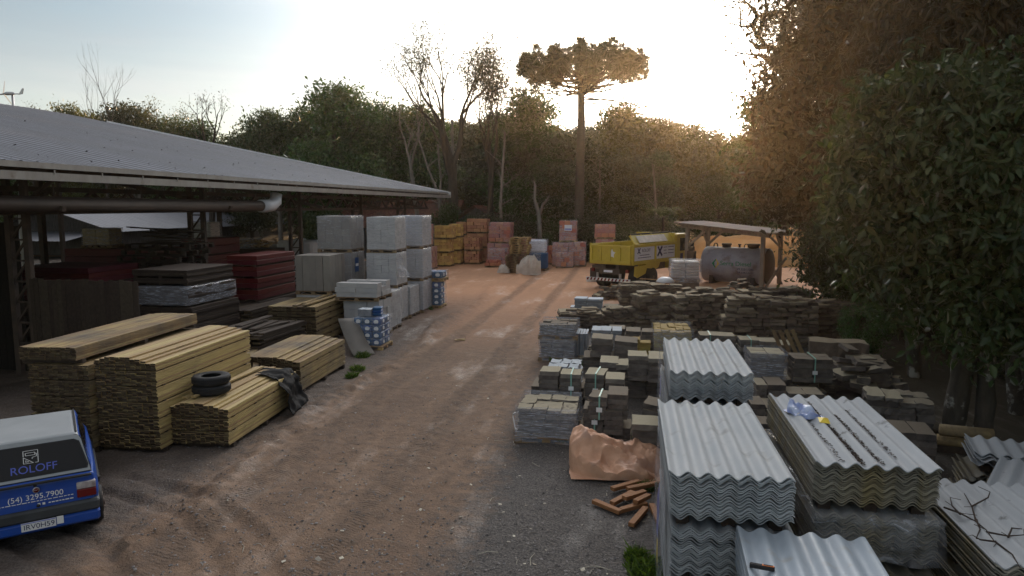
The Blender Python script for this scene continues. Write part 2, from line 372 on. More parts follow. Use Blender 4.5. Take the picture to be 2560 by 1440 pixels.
class MB:
    """collects shapes, then builds them as one mesh object"""

    def __init__(s):
        s.v, s.f, s.mi = [], [], []
        s.X = Matrix.Identity(4)

    def at(s, x=0, y=0, z=0, rz=0, rx=0, ry=0):
        s.X = Matrix.Translation((x, y, z)) @ Euler((rx, ry, rz)).to_matrix().to_4x4()
        return s

    def add(s, vs, fs, mi=0):
        o = len(s.v)
        X = s.X
        s.v += [tuple(X @ Vector(p)) for p in vs]
        s.f += [tuple(i + o for i in q) for q in fs]
        s.mi += [mi] * len(fs)
        return s

    def box(s, x0, x1, y0, y1, z0, z1, mi=0):
        return s.add([(x0, y0, z0), (x1, y0, z0), (x1, y1, z0), (x0, y1, z0), (x0, y0, z1), (x1, y0, z1), (x1, y1, z1), (x0, y1, z1)],
                     [(3, 2, 1, 0), (4, 5, 6, 7), (0, 1, 5, 4), (1, 2, 6, 5), (2, 3, 7, 6), (3, 0, 4, 7)], mi)

    def cbox(s, c, d, mi=0):
        return s.box(c[0] - d[0] / 2, c[0] + d[0] / 2, c[1] - d[1] / 2, c[1] + d[1] / 2, c[2] - d[2] / 2, c[2] + d[2] / 2, mi)

    def rbox(s, x0, x1, y0, y1, z0, z1, b=0.02, mi=0):
        """box with chamfered edges"""
        pts, idx = [], {}
        xs, ys, zs = (x0, x1), (y0, y1), (z0, z1)
        for i in (0, 1):
            for j in (0, 1):
                for k in (0, 1):
                    for a in range(3):
                        d = [b, b, b]
                        d[a] = 0
                        p = (xs[i] + (d[0] if i == 0 else -d[0]), ys[j] + (d[1] if j == 0 else -d[1]), zs[k] + (d[2] if k == 0 else -d[2]))
                        idx[(i, j, k, a)] = len(pts)
                        pts.append(p)
        fs = []
        for a in range(3):
            o1, o2 = [(1, 2), (0, 2), (0, 1)][a]
            for sd in (0, 1):
                q = []
                for u, w in ((0, 0), (1, 0), (1, 1), (0, 1)):
                    k = [0, 0, 0]
                    k[a], k[o1], k[o2] = sd, u, w
                    q.append(idx[(*k, a)])
                flip = (sd == 0) ^ (a == 1)
                fs.append(tuple(reversed(q)) if flip else tuple(q))
            for u in (0, 1):          # edge chamfers along axis a
                for w in (0, 1):
                    k0, k1 = [0, 0, 0], [0, 0, 0]
                    k0[o1] = k1[o1] = u
                    k0[o2] = k1[o2] = w
                    k1[a] = 1
                    q = [idx[(*k0, o1)], idx[(*k1, o1)], idx[(*k1, o2)], idx[(*k0, o2)]]
                    fs.append(tuple(q))
        for i in (0, 1):
            for j in (0, 1):
                for k in (0, 1):
                    fs.append(tuple(idx[(i, j, k, a)] for a in range(3)))
        return s.add(pts, fs, mi)

    def rough(s, x0, x1, y0, y1, z0, z1, j=0.015, n=(3, 2, 1), mi=0):
        """rough-split stone: a block whose faces and edges wander"""
        nx, ny, nz = n
        idx, pts, fs = {}, [], []
        sx, sy, sz = x1 - x0, y1 - y0, z1 - z0
        for a in range(nx + 1):
            for b in range(ny + 1):
                for c in range(nz + 1):
                    if 0 < a < nx and 0 < b < ny and 0 < c < nz:
                        continue
                    idx[a, b, c] = len(pts)
                    pts.append((x0 + sx * a / nx + random.uniform(-j, j), y0 + sy * b / ny + random.uniform(-j, j), z0 + sz * c / nz + random.uniform(-j, j) * 0.55))
        for a in range(nx):
            for b in range(ny):
                fs.append((idx[a, b, nz], idx[a + 1, b, nz], idx[a + 1, b + 1, nz], idx[a, b + 1, nz]))
                fs.append((idx[a, b + 1, 0], idx[a + 1, b + 1, 0], idx[a + 1, b, 0], idx[a, b, 0]))
        for a in range(nx):
            for c in range(nz):
                fs.append((idx[a, 0, c], idx[a + 1, 0, c], idx[a + 1, 0, c + 1], idx[a, 0, c + 1]))
                fs.append((idx[a, ny, c + 1], idx[a + 1, ny, c + 1], idx[a + 1, ny, c], idx[a, ny, c]))
        for b in range(ny):
            for c in range(nz):
                fs.append((idx[nx, b, c], idx[nx, b + 1, c], idx[nx, b + 1, c + 1], idx[nx, b, c + 1]))
                fs.append((idx[0, b, c + 1], idx[0, b + 1, c + 1], idx[0, b + 1, c], idx[0, b, c]))
        return s.add(pts, fs, mi)

    def tube(s, pts, rad, seg=8, mi=0, cap=True):
        pts = [Vector(p) for p in pts]
        n = len(pts)
        rads = rad if isinstance(rad, (list, tuple)) else [rad] * n
        vs, fs = [], []
        up = Vector((0.31, 0.17, 0.93))
        for i, p in enumerate(pts):
            t = (pts[min(i + 1, n - 1)] - pts[max(i - 1, 0)]).normalized()
            if abs(t.dot(up)) > 0.95:
                up = Vector((0.9, -0.3, 0.2))
            a = t.cross(up).normalized()
            b = t.cross(a)
            for k in range(seg):
                an = 2 * math.pi * k / seg
                vs.append(p + (a * math.cos(an) + b * math.sin(an)) * rads[i])
        for i in range(n - 1):
            for k in range(seg):
                k2 = (k + 1) % seg
                fs.append((i * seg + k, i * seg + k2, (i + 1) * seg + k2, (i + 1) * seg + k))
        if cap:
            fs.append(tuple(range(seg - 1, -1, -1)))
            fs.append(tuple((n - 1) * seg + k for k in range(seg)))
        return s.add(vs, fs, mi)

    def bar(s, a, b, w, h=None, mi=0):
        """square bar from a to b"""
        a, b = Vector(a), Vector(b)
        h = h or w
        t = (b - a).normalized()
        up = Vector((0, 0, 1)) if abs(t.z) < 0.9 else Vector((0, 1, 0))
        x = t.cross(up).normalized() * w / 2
        y = x.cross(t).normalized() * h / 2
        vs = [a - x - y, a + x - y, a + x + y, a - x + y, b - x - y, b + x - y, b + x + y, b - x + y]
        return s.add(vs, [(0, 1, 2, 3), (7, 6, 5, 4), (0, 4, 5, 1), (1, 5, 6, 2), (2, 6, 7, 3), (3, 7, 4, 0)], mi)

    def lathe(s, prof, seg=24, mi=0, axis='z'):
        vs, fs = [], []
        for r, h in prof:
            for k in range(seg):
                a = 2 * math.pi * k / seg
                if axis == 'z':
                    vs.append((r * math.cos(a), r * math.sin(a), h))
                elif axis == 'x':
                    vs.append((h, r * math.cos(a), r * math.sin(a)))
                else:
                    vs.append((r * math.cos(a), h, r * math.sin(a)))
        for i in range(len(prof) - 1):
            for k in range(seg):
                k2 = (k + 1) % seg
                fs.append((i * seg + k, i * seg + k2, (i + 1) * seg + k2, (i + 1) * seg + k))
        fs.append(tuple(range(seg - 1, -1, -1)))
        fs.append(tuple((len(prof) - 1) * seg + k for k in range(seg)))
        return s.add(vs, fs, mi)

    def prism(s, poly, a0, a1, axis='y', mi=0):
        """polygon swept along an axis; poly in the other two axes"""
        def P(p, h):
            return {'y': (p[0], h, p[1]), 'x': (h, p[0], p[1]), 'z': (p[0], p[1], h)}[axis]
        n = len(poly)
        vs = [P(p, a0) for p in poly] + [P(p, a1) for p in poly]
        fs = [tuple(range(n - 1, -1, -1)), tuple(range(n, 2 * n))] + [(i, (i + 1) % n, n + (i + 1) % n, n + i) for i in range(n)]
        return s.add(vs, fs, mi)

    def build(s, name, m, parent=None, smooth=False, bevel=0.0):
        me = bpy.data.meshes.new(name)
        me.from_pydata(s.v, [], s.f)
        o = link(name, me, m, parent, smooth)
        if any(s.mi):
            me.polygons.foreach_set('material_index', s.mi)
        import bmesh
        bm = bmesh.new()
        bm.from_mesh(me)
        bmesh.ops.recalc_face_normals(bm, faces=bm.faces)
        bm.to_mesh(me)
        bm.free()
        if bevel:
            b = o.modifiers.new('bevel', 'BEVEL')
            b.width, b.segments, b.limit_method = bevel, 2, 'ANGLE'
        return o


def text(name, body, size, m, parent, loc, rot, align='CENTER', extrude=0.002):
    cu = bpy.data.curves.new(name, 'FONT')
    cu.body, cu.size, cu.extrude = body, size, extrude
    cu.align_x, cu.align_y = align, 'CENTER'
    o = bpy.data.objects.new(name, cu)
    sc.collection.objects.link(o)
    bpy.context.view_layer.update()
    me = bpy.data.meshes.new_from_object(o.evaluated_get(bpy.context.evaluated_depsgraph_get()))
    bpy.data.objects.remove(o)
    me.materials.clear()
    me.materials.append(m)
    o = bpy.data.objects.new(name, me)
    sc.collection.objects.link(o)
    o.parent = parent
    o.location, o.rotation_euler = loc, rot
    return o


def rawmesh(name, verts, faces, n):
    """fast mesh from numpy arrays, all faces with n corners"""
    me = bpy.data.meshes.new(name)
    verts = np.asarray(verts, dtype=np.float32)
    faces = np.asarray(faces, dtype=np.int32)
    me.vertices.add(len(verts))
    me.vertices.foreach_set('co', verts.ravel())
    me.loops.add(faces.size)
    me.loops.foreach_set('vertex_index', faces.ravel())
    me.polygons.add(len(faces))
    me.polygons.foreach_set('loop_start', np.arange(0, faces.size, n, dtype=np.int32))
    me.polygons.foreach_set('loop_total', np.full(len(faces), n, dtype=np.int32))
    me.update(calc_edges=True)
    return me


def unit(a):
    return a / (np.linalg.norm(a, axis=1, keepdims=True) + 1e-9)


def leafmesh(name, pos, outw, size, droop=0.25, wid=0.42, near=False, jit=0.45, spread=0.9):
    """one small folded leaf per position"""
    n = len(pos)
    ax = unit(outw * (1 - spread) + rng.normal(size=(n, 3)) * spread + np.array([0, 0, -droop]))
    up = unit(outw * 0.6 + np.array([0, 0, 0.7]) + rng.normal(size=(n, 3)) * 0.45)
    sd = unit(np.cross(ax, up))
    nr = np.cross(sd, ax)
    L = (size * (1 + rng.uniform(-jit, jit, n)))[:, None]
    W = L * wid * 0.5
    b = pos
    if near:
        lift = nr * W * 0.35
        vs = np.stack([b, b + ax * L * .3 + sd * W + lift, b + ax * L * .68 + sd * W * .75 + lift * .8, b + ax * L - nr * L * .12,
                       b + ax * L * .68 - sd * W * .75 + lift * .8, b + ax * L * .3 - sd * W + lift], 1).reshape(-1, 3)
        base = (np.arange(n) * 6)[:, None]
        fs = np.concatenate([base + np.array([[0, 1, 2, 3]]), base + np.array([[0, 3, 4, 5]])])
        return rawmesh(name, vs, fs, 4)
    lift = nr * W * 0.4
    vs = np.stack([b, b + ax * L * .5 + sd * W + lift, b + ax * L, b + ax * L * .5 - sd * W + lift], 1).reshape(-1, 3)
    base = (np.arange(n) * 4)[:, None]
    fs = np.concatenate([base + np.array([[0, 1, 2]]), base + np.array([[0, 2, 3]])])
    return rawmesh(name, vs, fs, 3)


def cloud(blobs, twigs, per, twig_r, shell=0.55, spray=0.0):
    """leaf positions: twig clusters spread through each ellipsoid, denser to its outside"""
    P, O = [], []
    vol = np.array([b[1][0] * b[1][1] + b[1][1] * b[1][2] for b in blobs])
    cnt = np.maximum(3, (twigs * vol / vol.sum()).astype(int))
    for (c, r), k in zip(blobs, cnt):
        d = unit(rng.normal(size=(k, 3)))
        rad = shell + (1 - shell) * rng.random((k, 1)) ** 0.6
        rad *= 1 + 0.18 * rng.normal(size=(k, 1))
        tc = np.array(c) + d * rad * np.array(r)
        q = np.repeat(tc, per, 0) + rng.normal(size=(k * per, 3)) * twig_r * np.array([1, 1, 0.7])
        if spray:        # leaves strung along arching twigs instead of round tufts
            sd = unit(d * .7 + rng.normal(size=(k, 3)) * .6 + np.array([0, 0, -.25]))
            tt = np.tile(np.linspace(0, 1, per), k)[:, None]
            q = np.repeat(tc, per, 0) + np.repeat(sd, per, 0) * tt * spray + np.array([0, 0, -.35]) * spray * tt ** 2 + rng.normal(size=(k * per, 3)) * twig_r * .3
        P.append(q)
        O.append(np.repeat(d, per, 0))
    return np.concatenate(P), unit(np.concatenate(O) + 1e-6)


def limb(mb, a, b, r0, r1, sag=0.1, seg=6, n=6, wob=0.06):
    a, b = Vector(a), Vector(b)
    L = (b - a).length
    pts, rs = [], []
    w = Vector((random.uniform(-1, 1), random.uniform(-1, 1), random.uniform(-0.5, 1))) * wob * L
    for i in range(n + 1):
        t = i / n
        p = a.lerp(b, t) + w * math.sin(math.pi * t) + Vector((0, 0, -sag * L)) * math.sin(math.pi * t) * (1 - t)
        if 0 < i < n:
            p += Vector((random.uniform(-1, 1), random.uniform(-1, 1), random.uniform(-1, 1))) * wob * 0.25 * L
        pts.append(p)
        rs.append(r0 + (r1 - r0) * t)
    mb.tube(pts, rs, seg, cap=False)
    return pts


def grow(mb, tips, p, d, L, r, depth, spread=0.6, up=0.12, seg=5, kids=(2, 3), shrink=0.72):
    """recursive bare branching"""
    pts, rs = [p], [r]
    q = Vector(p)
    dd = Vector(d).normalized()
    for i in range(3):
        dd = (dd + Vector((random.uniform(-1, 1), random.uniform(-1, 1), random.uniform(-1, 1))) * 0.22 + Vector((0, 0, up))).normalized()
        q = q + dd * L / 3
        pts.append(q.copy())
        rs.append(r * (1 - 0.12 * (i + 1)))
    mb.tube(pts, rs, seg if depth > 1 else 4, cap=False)
    if depth == 0:
        tips.append((q.copy(), dd.copy()))
        return
    for k in range(random.randint(*kids)):
        nd_ = (dd + Vector((random.uniform(-1, 1), random.uniform(-1, 1), random.uniform(-0.5, 0.9))) * spread).normalized()
        st = pts[random.choice((2, 3, 3))]
        grow(mb, tips, st, nd_, L * random.uniform(shrink - 0.12, shrink + 0.1), rs[-1] * 0.73, depth - 1, spread, up, seg, kids, shrink)
    if depth <= 2:
        tips.append((q.copy(), dd.copy()))


# ================================================================== THE SETTING
# ------------------------------------------------------------------ ground and road
def fbm(x, y, s, o=4):
    return noise.fractal(Vector((x * s, y * s, 3.1)), 1.0, 2.0, o, noise_basis='PERLIN_ORIGINAL')


def road_c(y):
    return -4.25 + 0.35 * math.sin(y * 0.13) if y > 7 else -4.1 + 0.02 * y


def ground_h(x, y):
    h = 0.05 * fbm(x, y, 0.35) + 0.018 * fbm(x + 9, y, 2.1, 3)
    if 2 < y < 46 and -14 < x < 9:
        c = road_c(y)
        e = math.exp(-((x - c + 2.1 + 0.25 * math.sin(y * 0.6)) / 0.22) ** 2)
        h += e * (0.085 + 0.11 * fbm(x, y, 1.9, 4))                     # churned mud along the timber side
        for o in (-1.15, 0.75):
            h -= 0.05 * math.exp(-((x - c - o) / 0.26) ** 2) * (0.7 + 0.6 * fbm(x, y, .9))
            for q in (-0.36, 0.36):
                h += 0.035 * math.exp(-((x - c - o - q) / 0.09) ** 2) * (.6 + fbm(x, y, 1.3))
        if y < 12:                                                       # wheel arcs of cars turning in
            for rr in (3.2, 3.75, 4.7, 5.25):
                d = math.hypot(x + 8.2, y - 3.9) - rr
                if x > -7.6:
                    h -= 0.05 * math.exp(-(d / 0.1) ** 2) - 0.03 * math.exp(-((abs(d) - 0.17) / 0.05) ** 2)
        if x < c - 1.9 and y < 30:
            h += 0.04 * fbm(x, y, 3.0, 4)
    if y > 58:
        h += 0.012 * (y - 58)
    return h


def spaced(segs):
    out = []
    for a, b, st in segs:
        n = max(1, int(round((b - a) / st)))
        out += [a + (b - a) * i / n for i in range(n)]
    return out + [segs[-1][1]]


gx = spaced([(-900, -120, 130), (-120, -30, 15), (-30, -10, 1.0), (-10, 1.5, 0.075), (1.5, 10, 0.5), (10, 40, 3), (40, 120, 16), (120, 900, 130)])
gy = spaced([(-60, 2, 8), (2, 5, 0.5), (5, 15, 0.075), (15, 30, 0.15), (30, 50, 0.4), (50, 90, 3), (90, 200, 22), (200, 2400, 220)])
gv = [(x, y, ground_h(x, y) if -60 < x < 60 and y < 120 else (0.012 * (max(58, min(y, 120)) - 58))) for y in gy for x in gx]
NX = len(gx)
rf, gf = [], []
for j in range(len(gy) - 1):
    for i in range(NX - 1):
        xm, ym = (gx[i] + gx[i + 1]) / 2, (gy[j] + gy[j + 1]) / 2
        c = road_c(ym)
        q = (j * NX + i, j * NX + i + 1, (j + 1) * NX + i + 1, (j + 1) * NX + i)
        wl = 2.15 + 0.3 * math.sin(ym * 0.7) + max(0, (ym - 26) * 0.16)
        wr = 2.0 + 0.25 * math.sin(ym * 0.9 + 1) + max(0, (ym - 27) * 0.25)
        (rf if (4 < ym < 44 and c - wl < xm < c + wr) else gf).append(q)


def sub_mesh(name, fs):
    used = sorted({i for q in fs for i in q})
    mp = {k: n for n, k in enumerate(used)}
    return rawmesh(name, [gv[k] for k in used], [[mp[i] for i in q] for q in fs], 4)


gm = bpy.data.materials.new('yard_dirt')
gm.use_nodes = True
nt = gm.node_tree
b = nt.nodes['Principled BSDF']
pos = nd(nt, 'NewGeometry').outputs['Position']
sx, sy, sz = nd(nt, 'SeparateXYZ', {0: pos}).outputs
n1 = nd(nt, 'TexNoise', {0: nd(nt, 'Mapping', {0: pos, 3: (1, 0.28, 1)}).outputs[0], 2: 0.9, 3: 6.0, 4: 0.65}).outputs[0]
n2 = nd(nt, 'TexNoise', {0: pos, 2: 5.0, 3: 6.0, 4: 0.7}).outputs[0]
n3 = nd(nt, 'TexNoise', {0: pos, 2: 38.0, 3: 3.0, 4: 0.6}).outputs[0]
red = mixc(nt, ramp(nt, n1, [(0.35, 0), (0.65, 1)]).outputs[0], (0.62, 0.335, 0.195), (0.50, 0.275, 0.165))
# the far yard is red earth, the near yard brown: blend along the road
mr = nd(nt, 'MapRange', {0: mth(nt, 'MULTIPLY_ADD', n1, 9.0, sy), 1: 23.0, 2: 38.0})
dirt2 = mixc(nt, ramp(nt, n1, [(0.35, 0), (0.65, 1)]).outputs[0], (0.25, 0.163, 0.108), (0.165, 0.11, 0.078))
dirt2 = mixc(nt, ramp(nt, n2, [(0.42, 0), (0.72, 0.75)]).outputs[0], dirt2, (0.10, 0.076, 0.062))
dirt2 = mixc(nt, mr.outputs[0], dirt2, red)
# dark gravel on both shoulders
rx = mth(nt, 'ABSOLUTE', mth(nt, 'ADD', sx, 4.2))
rxe = mth(nt, 'ADD', rx, mth(nt, 'MULTIPLY_ADD', n2, 1.5, -0.75))
gmask = nd(nt, 'MapRange', {0: rxe, 1: 1.7, 2: 2.5}).outputs[0]
gfar = nd(nt, 'MapRange', {0: sy, 1: 24.0, 2: 32.0, 3: 1.0, 4: 0.0}).outputs[0]
grav = mixc(nt, ramp(nt, n3, [(0.35, 0), (0.68, 1)]).outputs[0], (0.045, 0.042, 0.042), (0.15, 0.135, 0.125))
gside = nd(nt, 'MapRange', {0: sx, 1: -4.6, 2: -4.0, 3: 0.75, 4: 1.0}).outputs[0]
dirt2 = mixc(nt, mth(nt, 'MULTIPLY', mth(nt, 'MULTIPLY', gmask, gfar), gside), dirt2, grav)
# damp packed wheel lanes
for lane in (5.4, 3.5):
    lm = nd(nt, 'MapRange', {0: mth(nt, 'ABSOLUTE', mth(nt, 'ADD', sx, mth(nt, 'MULTIPLY_ADD', n1, 0.5, lane - 0.25))), 1: 0.12, 2: 0.38, 3: 0.55, 4: 0.0}, interpolation_type='SMOOTHSTEP').outputs[0]
    dirt2 = mixc(nt, mth(nt, 'MULTIPLY', lm, ramp(nt, n2, [(0.3, 0.3), (0.6, 1.0)]).outputs[0]), dirt2, (0.10, 0.072, 0.055))
# forest floor
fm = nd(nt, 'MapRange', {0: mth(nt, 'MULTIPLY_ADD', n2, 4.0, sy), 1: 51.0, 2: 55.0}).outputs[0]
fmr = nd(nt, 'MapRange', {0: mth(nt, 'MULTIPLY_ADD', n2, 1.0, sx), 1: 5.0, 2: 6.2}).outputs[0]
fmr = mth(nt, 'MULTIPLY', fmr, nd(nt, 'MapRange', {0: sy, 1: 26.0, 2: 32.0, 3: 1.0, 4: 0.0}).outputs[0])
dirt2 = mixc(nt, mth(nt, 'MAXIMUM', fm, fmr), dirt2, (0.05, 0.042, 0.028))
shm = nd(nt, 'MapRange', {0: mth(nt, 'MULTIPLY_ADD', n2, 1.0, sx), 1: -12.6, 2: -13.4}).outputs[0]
dirt2 = mixc(nt, mth(nt, 'MULTIPLY', shm, mth(nt, 'LESS_THAN', sy, 50.0)), dirt2, (0.075, 0.058, 0.045))  # floor darkened over the roof's footprint, standing for shade under the shed
# pale chips and leaves trodden into the dirt
vo = nd(nt, 'TexVoronoi', {0: pos, 2: 9.0})
chip = ramp(nt, vo.outputs['Distance'], [(0.045, 1.0), (0.075, 0.0)]).outputs[0]
dirt2 = mixc(nt, mth(nt, 'MULTIPLY', chip, mth(nt, 'GREATER_THAN', n1, 0.52)), dirt2, (0.34, 0.29, 0.2))
nt.links.new(dirt2, b.inputs['Base Color'])
nt.links.new(ramp(nt, n1, [(0.33, 0.3), (0.46, 0.88)]).outputs[0], b.inputs['Roughness'])
b.inputs['Specular IOR Level'].default_value = 0.25
# tyre tread bars across the two tracks
wv = nd(nt, 'TexWave', {0: pos, 1: 5.2, 2: 4.0, 3: 3.0}, wave_type='BANDS', bands_direction='Y')
trk = mth(nt, 'MAXIMUM', nd(nt, 'MapRange', {0: mth(nt, 'ABSOLUTE', mth(nt, 'ADD', sx, 5.4)), 1: 0.12, 2: 0.18, 3: 1.0, 4: 0.0}).outputs[0],
          nd(nt, 'MapRange', {0: mth(nt, 'ABSOLUTE', mth(nt, 'ADD', sx, 3.5)), 1: 0.12, 2: 0.19, 3: 1.0, 4: 0.0}).outputs[0])
hgt = mth(nt, 'ADD', mth(nt, 'MULTIPLY', mth(nt, 'MULTIPLY', wv.outputs[1], trk), mth(nt, 'MULTIPLY', n2, 0.3)), mth(nt, 'MULTIPLY_ADD', n3, 0.55, mth(nt, 'MULTIPLY', n2, 1.4)))
bp = nd(nt, 'Bump')
bp.inputs['Strength'].default_value = 0.9
bp.inputs['Distance'].default_value = 0.05
nt.links.new(hgt, bp.inputs['Height'])
nt.links.new(bp.outputs[0], b.inputs['Normal'])

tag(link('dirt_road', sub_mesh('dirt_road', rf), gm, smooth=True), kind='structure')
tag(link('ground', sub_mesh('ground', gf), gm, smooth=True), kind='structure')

# sand bank behind the shelter
ox, oy = 11.2, 55.0
vs, fs = [], []
NXs, NYs = 60, 24
for j in range(NYs + 1):
    for i in range(NXs + 1):
        u, v = i / NXs, j / NYs
        x, y = -8 + 20 * u, -6 + 12 * v
        e = max(0, 1 - abs(2 * u - 1) ** 3) * max(0, 1 - abs(2 * v - 1) ** 2)
        h = 2.35 * min(1, e * 2.2) * (0.8 + 0.35 * fbm(x, y, 0.13)) + 0.25 * fbm(x, y, 0.8) * e
        h += 0.8 * math.exp(-((x + 0.2) / 1.6) ** 2 - (y / 3) ** 2)
        vs.append((ox + x, oy + y, h - 0.15))
for j in range(NYs):
    for i in range(NXs):
        a = j * (NXs + 1) + i
        fs.append((a, a + 1, a + NXs + 2, a + NXs + 1))
tag(link('sand_bank', rawmesh('sand_bank', vs, fs, 4), M['sand'], smooth=True), kind='structure')

# ------------------------------------------------------------------ open steel shed
EX, EZ, RX, RZ, Y0, Y1 = -13.0, 4.93, -40.0, 10.46, -16.0, 49.0  # near roof end runs on unseen, lengthened to block sky light from the left
shed = thing('open_shed', 'long open sided steel shed with grey ribbed metal roof over the timber', 'shed', (0, 0, 0))
mb = MB()
prof = []
y = Y0
while y < Y1:                                   # trapezoid ribs running up the slope
    prof += [(y, 0), (y + 0.25, 0), (y + 0.30, 0.045), (y + 0.36, 0.045), (y + 0.41, 0)]
    y += 0.42
ns = 6
vs, fs = [], []
for k in range(ns + 1):
    t = k / ns
    for (yy, hh) in prof:
        sag = 0.10 * math.sin(yy * 0.33) * t + 0.05 * math.sin(yy * 0.9 + 2) * (1 - t)
        vs.append((EX + (RX - EX) * t, yy, EZ + (RZ - EZ) * t + hh + sag + 0.06))
n = len(prof)
for k in range(ns):
    for i in range(n - 1):
        a = k * n + i
        fs.append((a, a + 1, a + n + 1, a + n))
me = rawmesh('roof_sheeting', vs, fs, 4)
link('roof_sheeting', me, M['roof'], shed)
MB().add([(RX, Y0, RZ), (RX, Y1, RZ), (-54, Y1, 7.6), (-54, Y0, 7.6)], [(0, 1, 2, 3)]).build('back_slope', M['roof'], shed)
mb = MB()
mb.box(EX - 0.02, EX + 0.06, Y0, Y1, EZ - 0.0, EZ + 0.13)
mb.build('eave_flashing', M['fascia'], shed)
mb = MB()
mb.box(EX + 0.02, EX + 0.2, Y0, Y1, EZ - 0.27, EZ - 0.09)
mb.build('gutter', M['fascia'], shed)
for k in range(26):
    yy = 12.5 + k * 1.45
    MB().box(EX + 0.2, EX + 0.215, yy, yy + 0.03, EZ - 0.13, EZ - 0.03).build('gutter_clip', M['fascia'], shed)
mb = MB()                                       # verge trim and soffit of the far gable
mb.add([(EX + .2, Y1, EZ - 0.25), (RX, Y1, RZ - 0.3), (RX, Y1, RZ + 0.16), (EX + .2, Y1, EZ + 0.16),
        (EX + .2, Y1 + 0.1, EZ - 0.25), (RX, Y1 + 0.1, RZ - 0.3), (RX, Y1 + 0.1, RZ + 0.16), (EX + .2, Y1 + 0.1, EZ + 0.16)],
       [(0, 1, 2, 3), (7, 6, 5, 4), (3, 2, 6, 7), (0, 4, 5, 1), (0, 3, 7, 4), (1, 5, 6, 2)])
mb.build('verge_trim', M['white'], shed)
PX = -14.4
for yy in (14.5, 21.5, 28.5, 35.5, 42.8):
    mb = MB()
    for dx in (-0.24, 0.24):
        mb.box(PX + dx - 0.07, PX + dx + 0.07, yy - 0.06, yy + 0.06, 0, EZ - 0.05)
    z = 0.3
    sd = 1
    while z < EZ - 0.6:
        mb.bar((PX - 0.2 * sd, yy, z), (PX + 0.2 * sd, yy, z + 0.5), 0.045)
        mb.bar((PX - 0.2, yy, z), (PX + 0.2, yy, z), 0.04)
        z += 0.5
        sd = sd
    mb.build('lattice_post', M['steel'], shed)
for px_ in (-27.0, -39.0):
    for yy in (14.5, 28.5, 42.8):
        MB().box(px_ - .12, px_ + .12, yy - .12, yy + .12, 0, EZ + (EX - px_) * 0.2048 - .1).build('inner_post', M['steel'], shed)
mb = MB()
for zz in (EZ - 0.42, EZ - 0.98):
    mb.box(PX - 0.08, PX + 0.08, Y0, Y1 - .5, zz - 0.06, zz + 0.06)
yy = Y0
while yy < Y1 - 1.5:
    mb.bar((PX, yy, EZ - 0.95), (PX, yy + 0.7, EZ - 0.45), 0.07)
    mb.bar((PX, yy + 0.7, EZ - 0.45), (PX, yy + 1.4, EZ - 0.95), 0.07)
    yy += 1.4
mb.build('eave_truss', M['steel'], shed)
for yy in (14.5, 21.5, 28.5, 35.5, 42.8):
    mb = MB()
    for o in (-0.25, -0.9):
        mb.bar((EX - 0.1, yy, EZ + o), (RX, yy, RZ + o), 0.12)
    for k in range(18):
        x0 = EX - 0.3 - 1.48 * k
        mb.bar((x0, yy, EZ - 0.25 + (EX - x0) * 0.2048), (x0 - .74, yy, EZ - 0.9 + (EX - x0 + .74) * 0.2048), 0.07)
    mb.build('rafter_truss', M['steel'], shed)
for k in range(16):
    xx = EX - 0.6 - 1.7 * k
    MB().box(xx - 0.05, xx + 0.05, Y0, Y1, EZ - 0.12 + (EX - xx) * 0.2048 - 0.1, EZ - 0.02 + (EX - xx) * 0.2048 - 0.05).build('purlin', M['steel'], shed)
mb = MB()
for k in range(90):                             # blown leaves caught on the sheeting
    t_, yy = random.uniform(0.0, .6) ** 1.3, random.uniform(11, 47)
    s_ = random.uniform(.02, .06)
    mb.at(EX + (RX - EX) * t_, yy, EZ + (RZ - EZ) * t_ + .13 + .1 * math.sin(yy * .33) * t_, random.uniform(0, 6), 0, -.2).add([(-s_, -s_ * .5, 0), (s_, -s_ * .3, .02), (s_ * .6, s_ * .6, 0), (-s_ * .5, s_ * .5, .02)], [(0, 1, 2, 3)])
mb.X = Matrix.Identity(4)
tag(mb.build('roof_litter', M['twig']), 'dark dead leaves scattered over the grey shed roof', 'leaf litter', None, 'stuff')
# rainwater pipe slung under the eave
dp = thing('drain_pipe', 'thick brown stained pipe hung under the shed eave ending in a white elbow', 'drain pipe', (-13.35, 0, 0))
MB().tube([(0, 3, 4.16), (0, 12, 4.14), (0, 23.8, 4.1)], 0.19, 14).build('pipe', M['pipe'], dp, True)
mb = MB()
mb.tube([(0, 23.8, 4.1), (0, 24.2, 4.1), (0.03, 24.55, 4.13), (0.05, 24.8, 4.28), (0.05, 24.88, 4.55)], [0.235, 0.235, 0.235, 0.235, 0.22], 16)
mb.build('elbow', M['pvc'], dp, True)
for yy in (14.5, 17.5, 20.5, 23.5):
    MB().box(-0.015, 0.015, yy - .02, yy + .02, 4.2, 4.62).build('hanger', M['steel'], dp)

# ------------------------------------------------------------------ grey plank barn behind the shed
barn = thing('plank_barn', 'weathered grey plank barn with low metal roof seen through the open shed', 'barn', (-42, 51.5, 0))
BL, BW = 30, 6.0
mb = MB()
mb.box(-2 * BW, 0, 0, BL, -0.3, 2.05)
mb.prism([(-2 * BW, 2.05), (0, 2.05), (-BW, 3.75)], 0, BL, 'y')
mb.build('plank_wall', M['wallw'], barn)
mb = MB()
for sgn in (-1, 1):
    xe, xr = (0.5, -BW) if sgn > 0 else (-2 * BW - 0.5, -BW)
    vs = []
    k = 0
    N = 120
    for i in range(N + 1):
        yy = -0.6 + (BL + 1.2) * i / N
        h = 0.03 * (i % 2)
        vs += [(xe, yy, 1.98 + h), (xr, yy, 3.95 + h)]
    mb.add(vs, [(2 * i, 2 * i + 2, 2 * i + 3, 2 * i + 1) for i in range(N)])
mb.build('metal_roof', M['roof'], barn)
mb = MB()
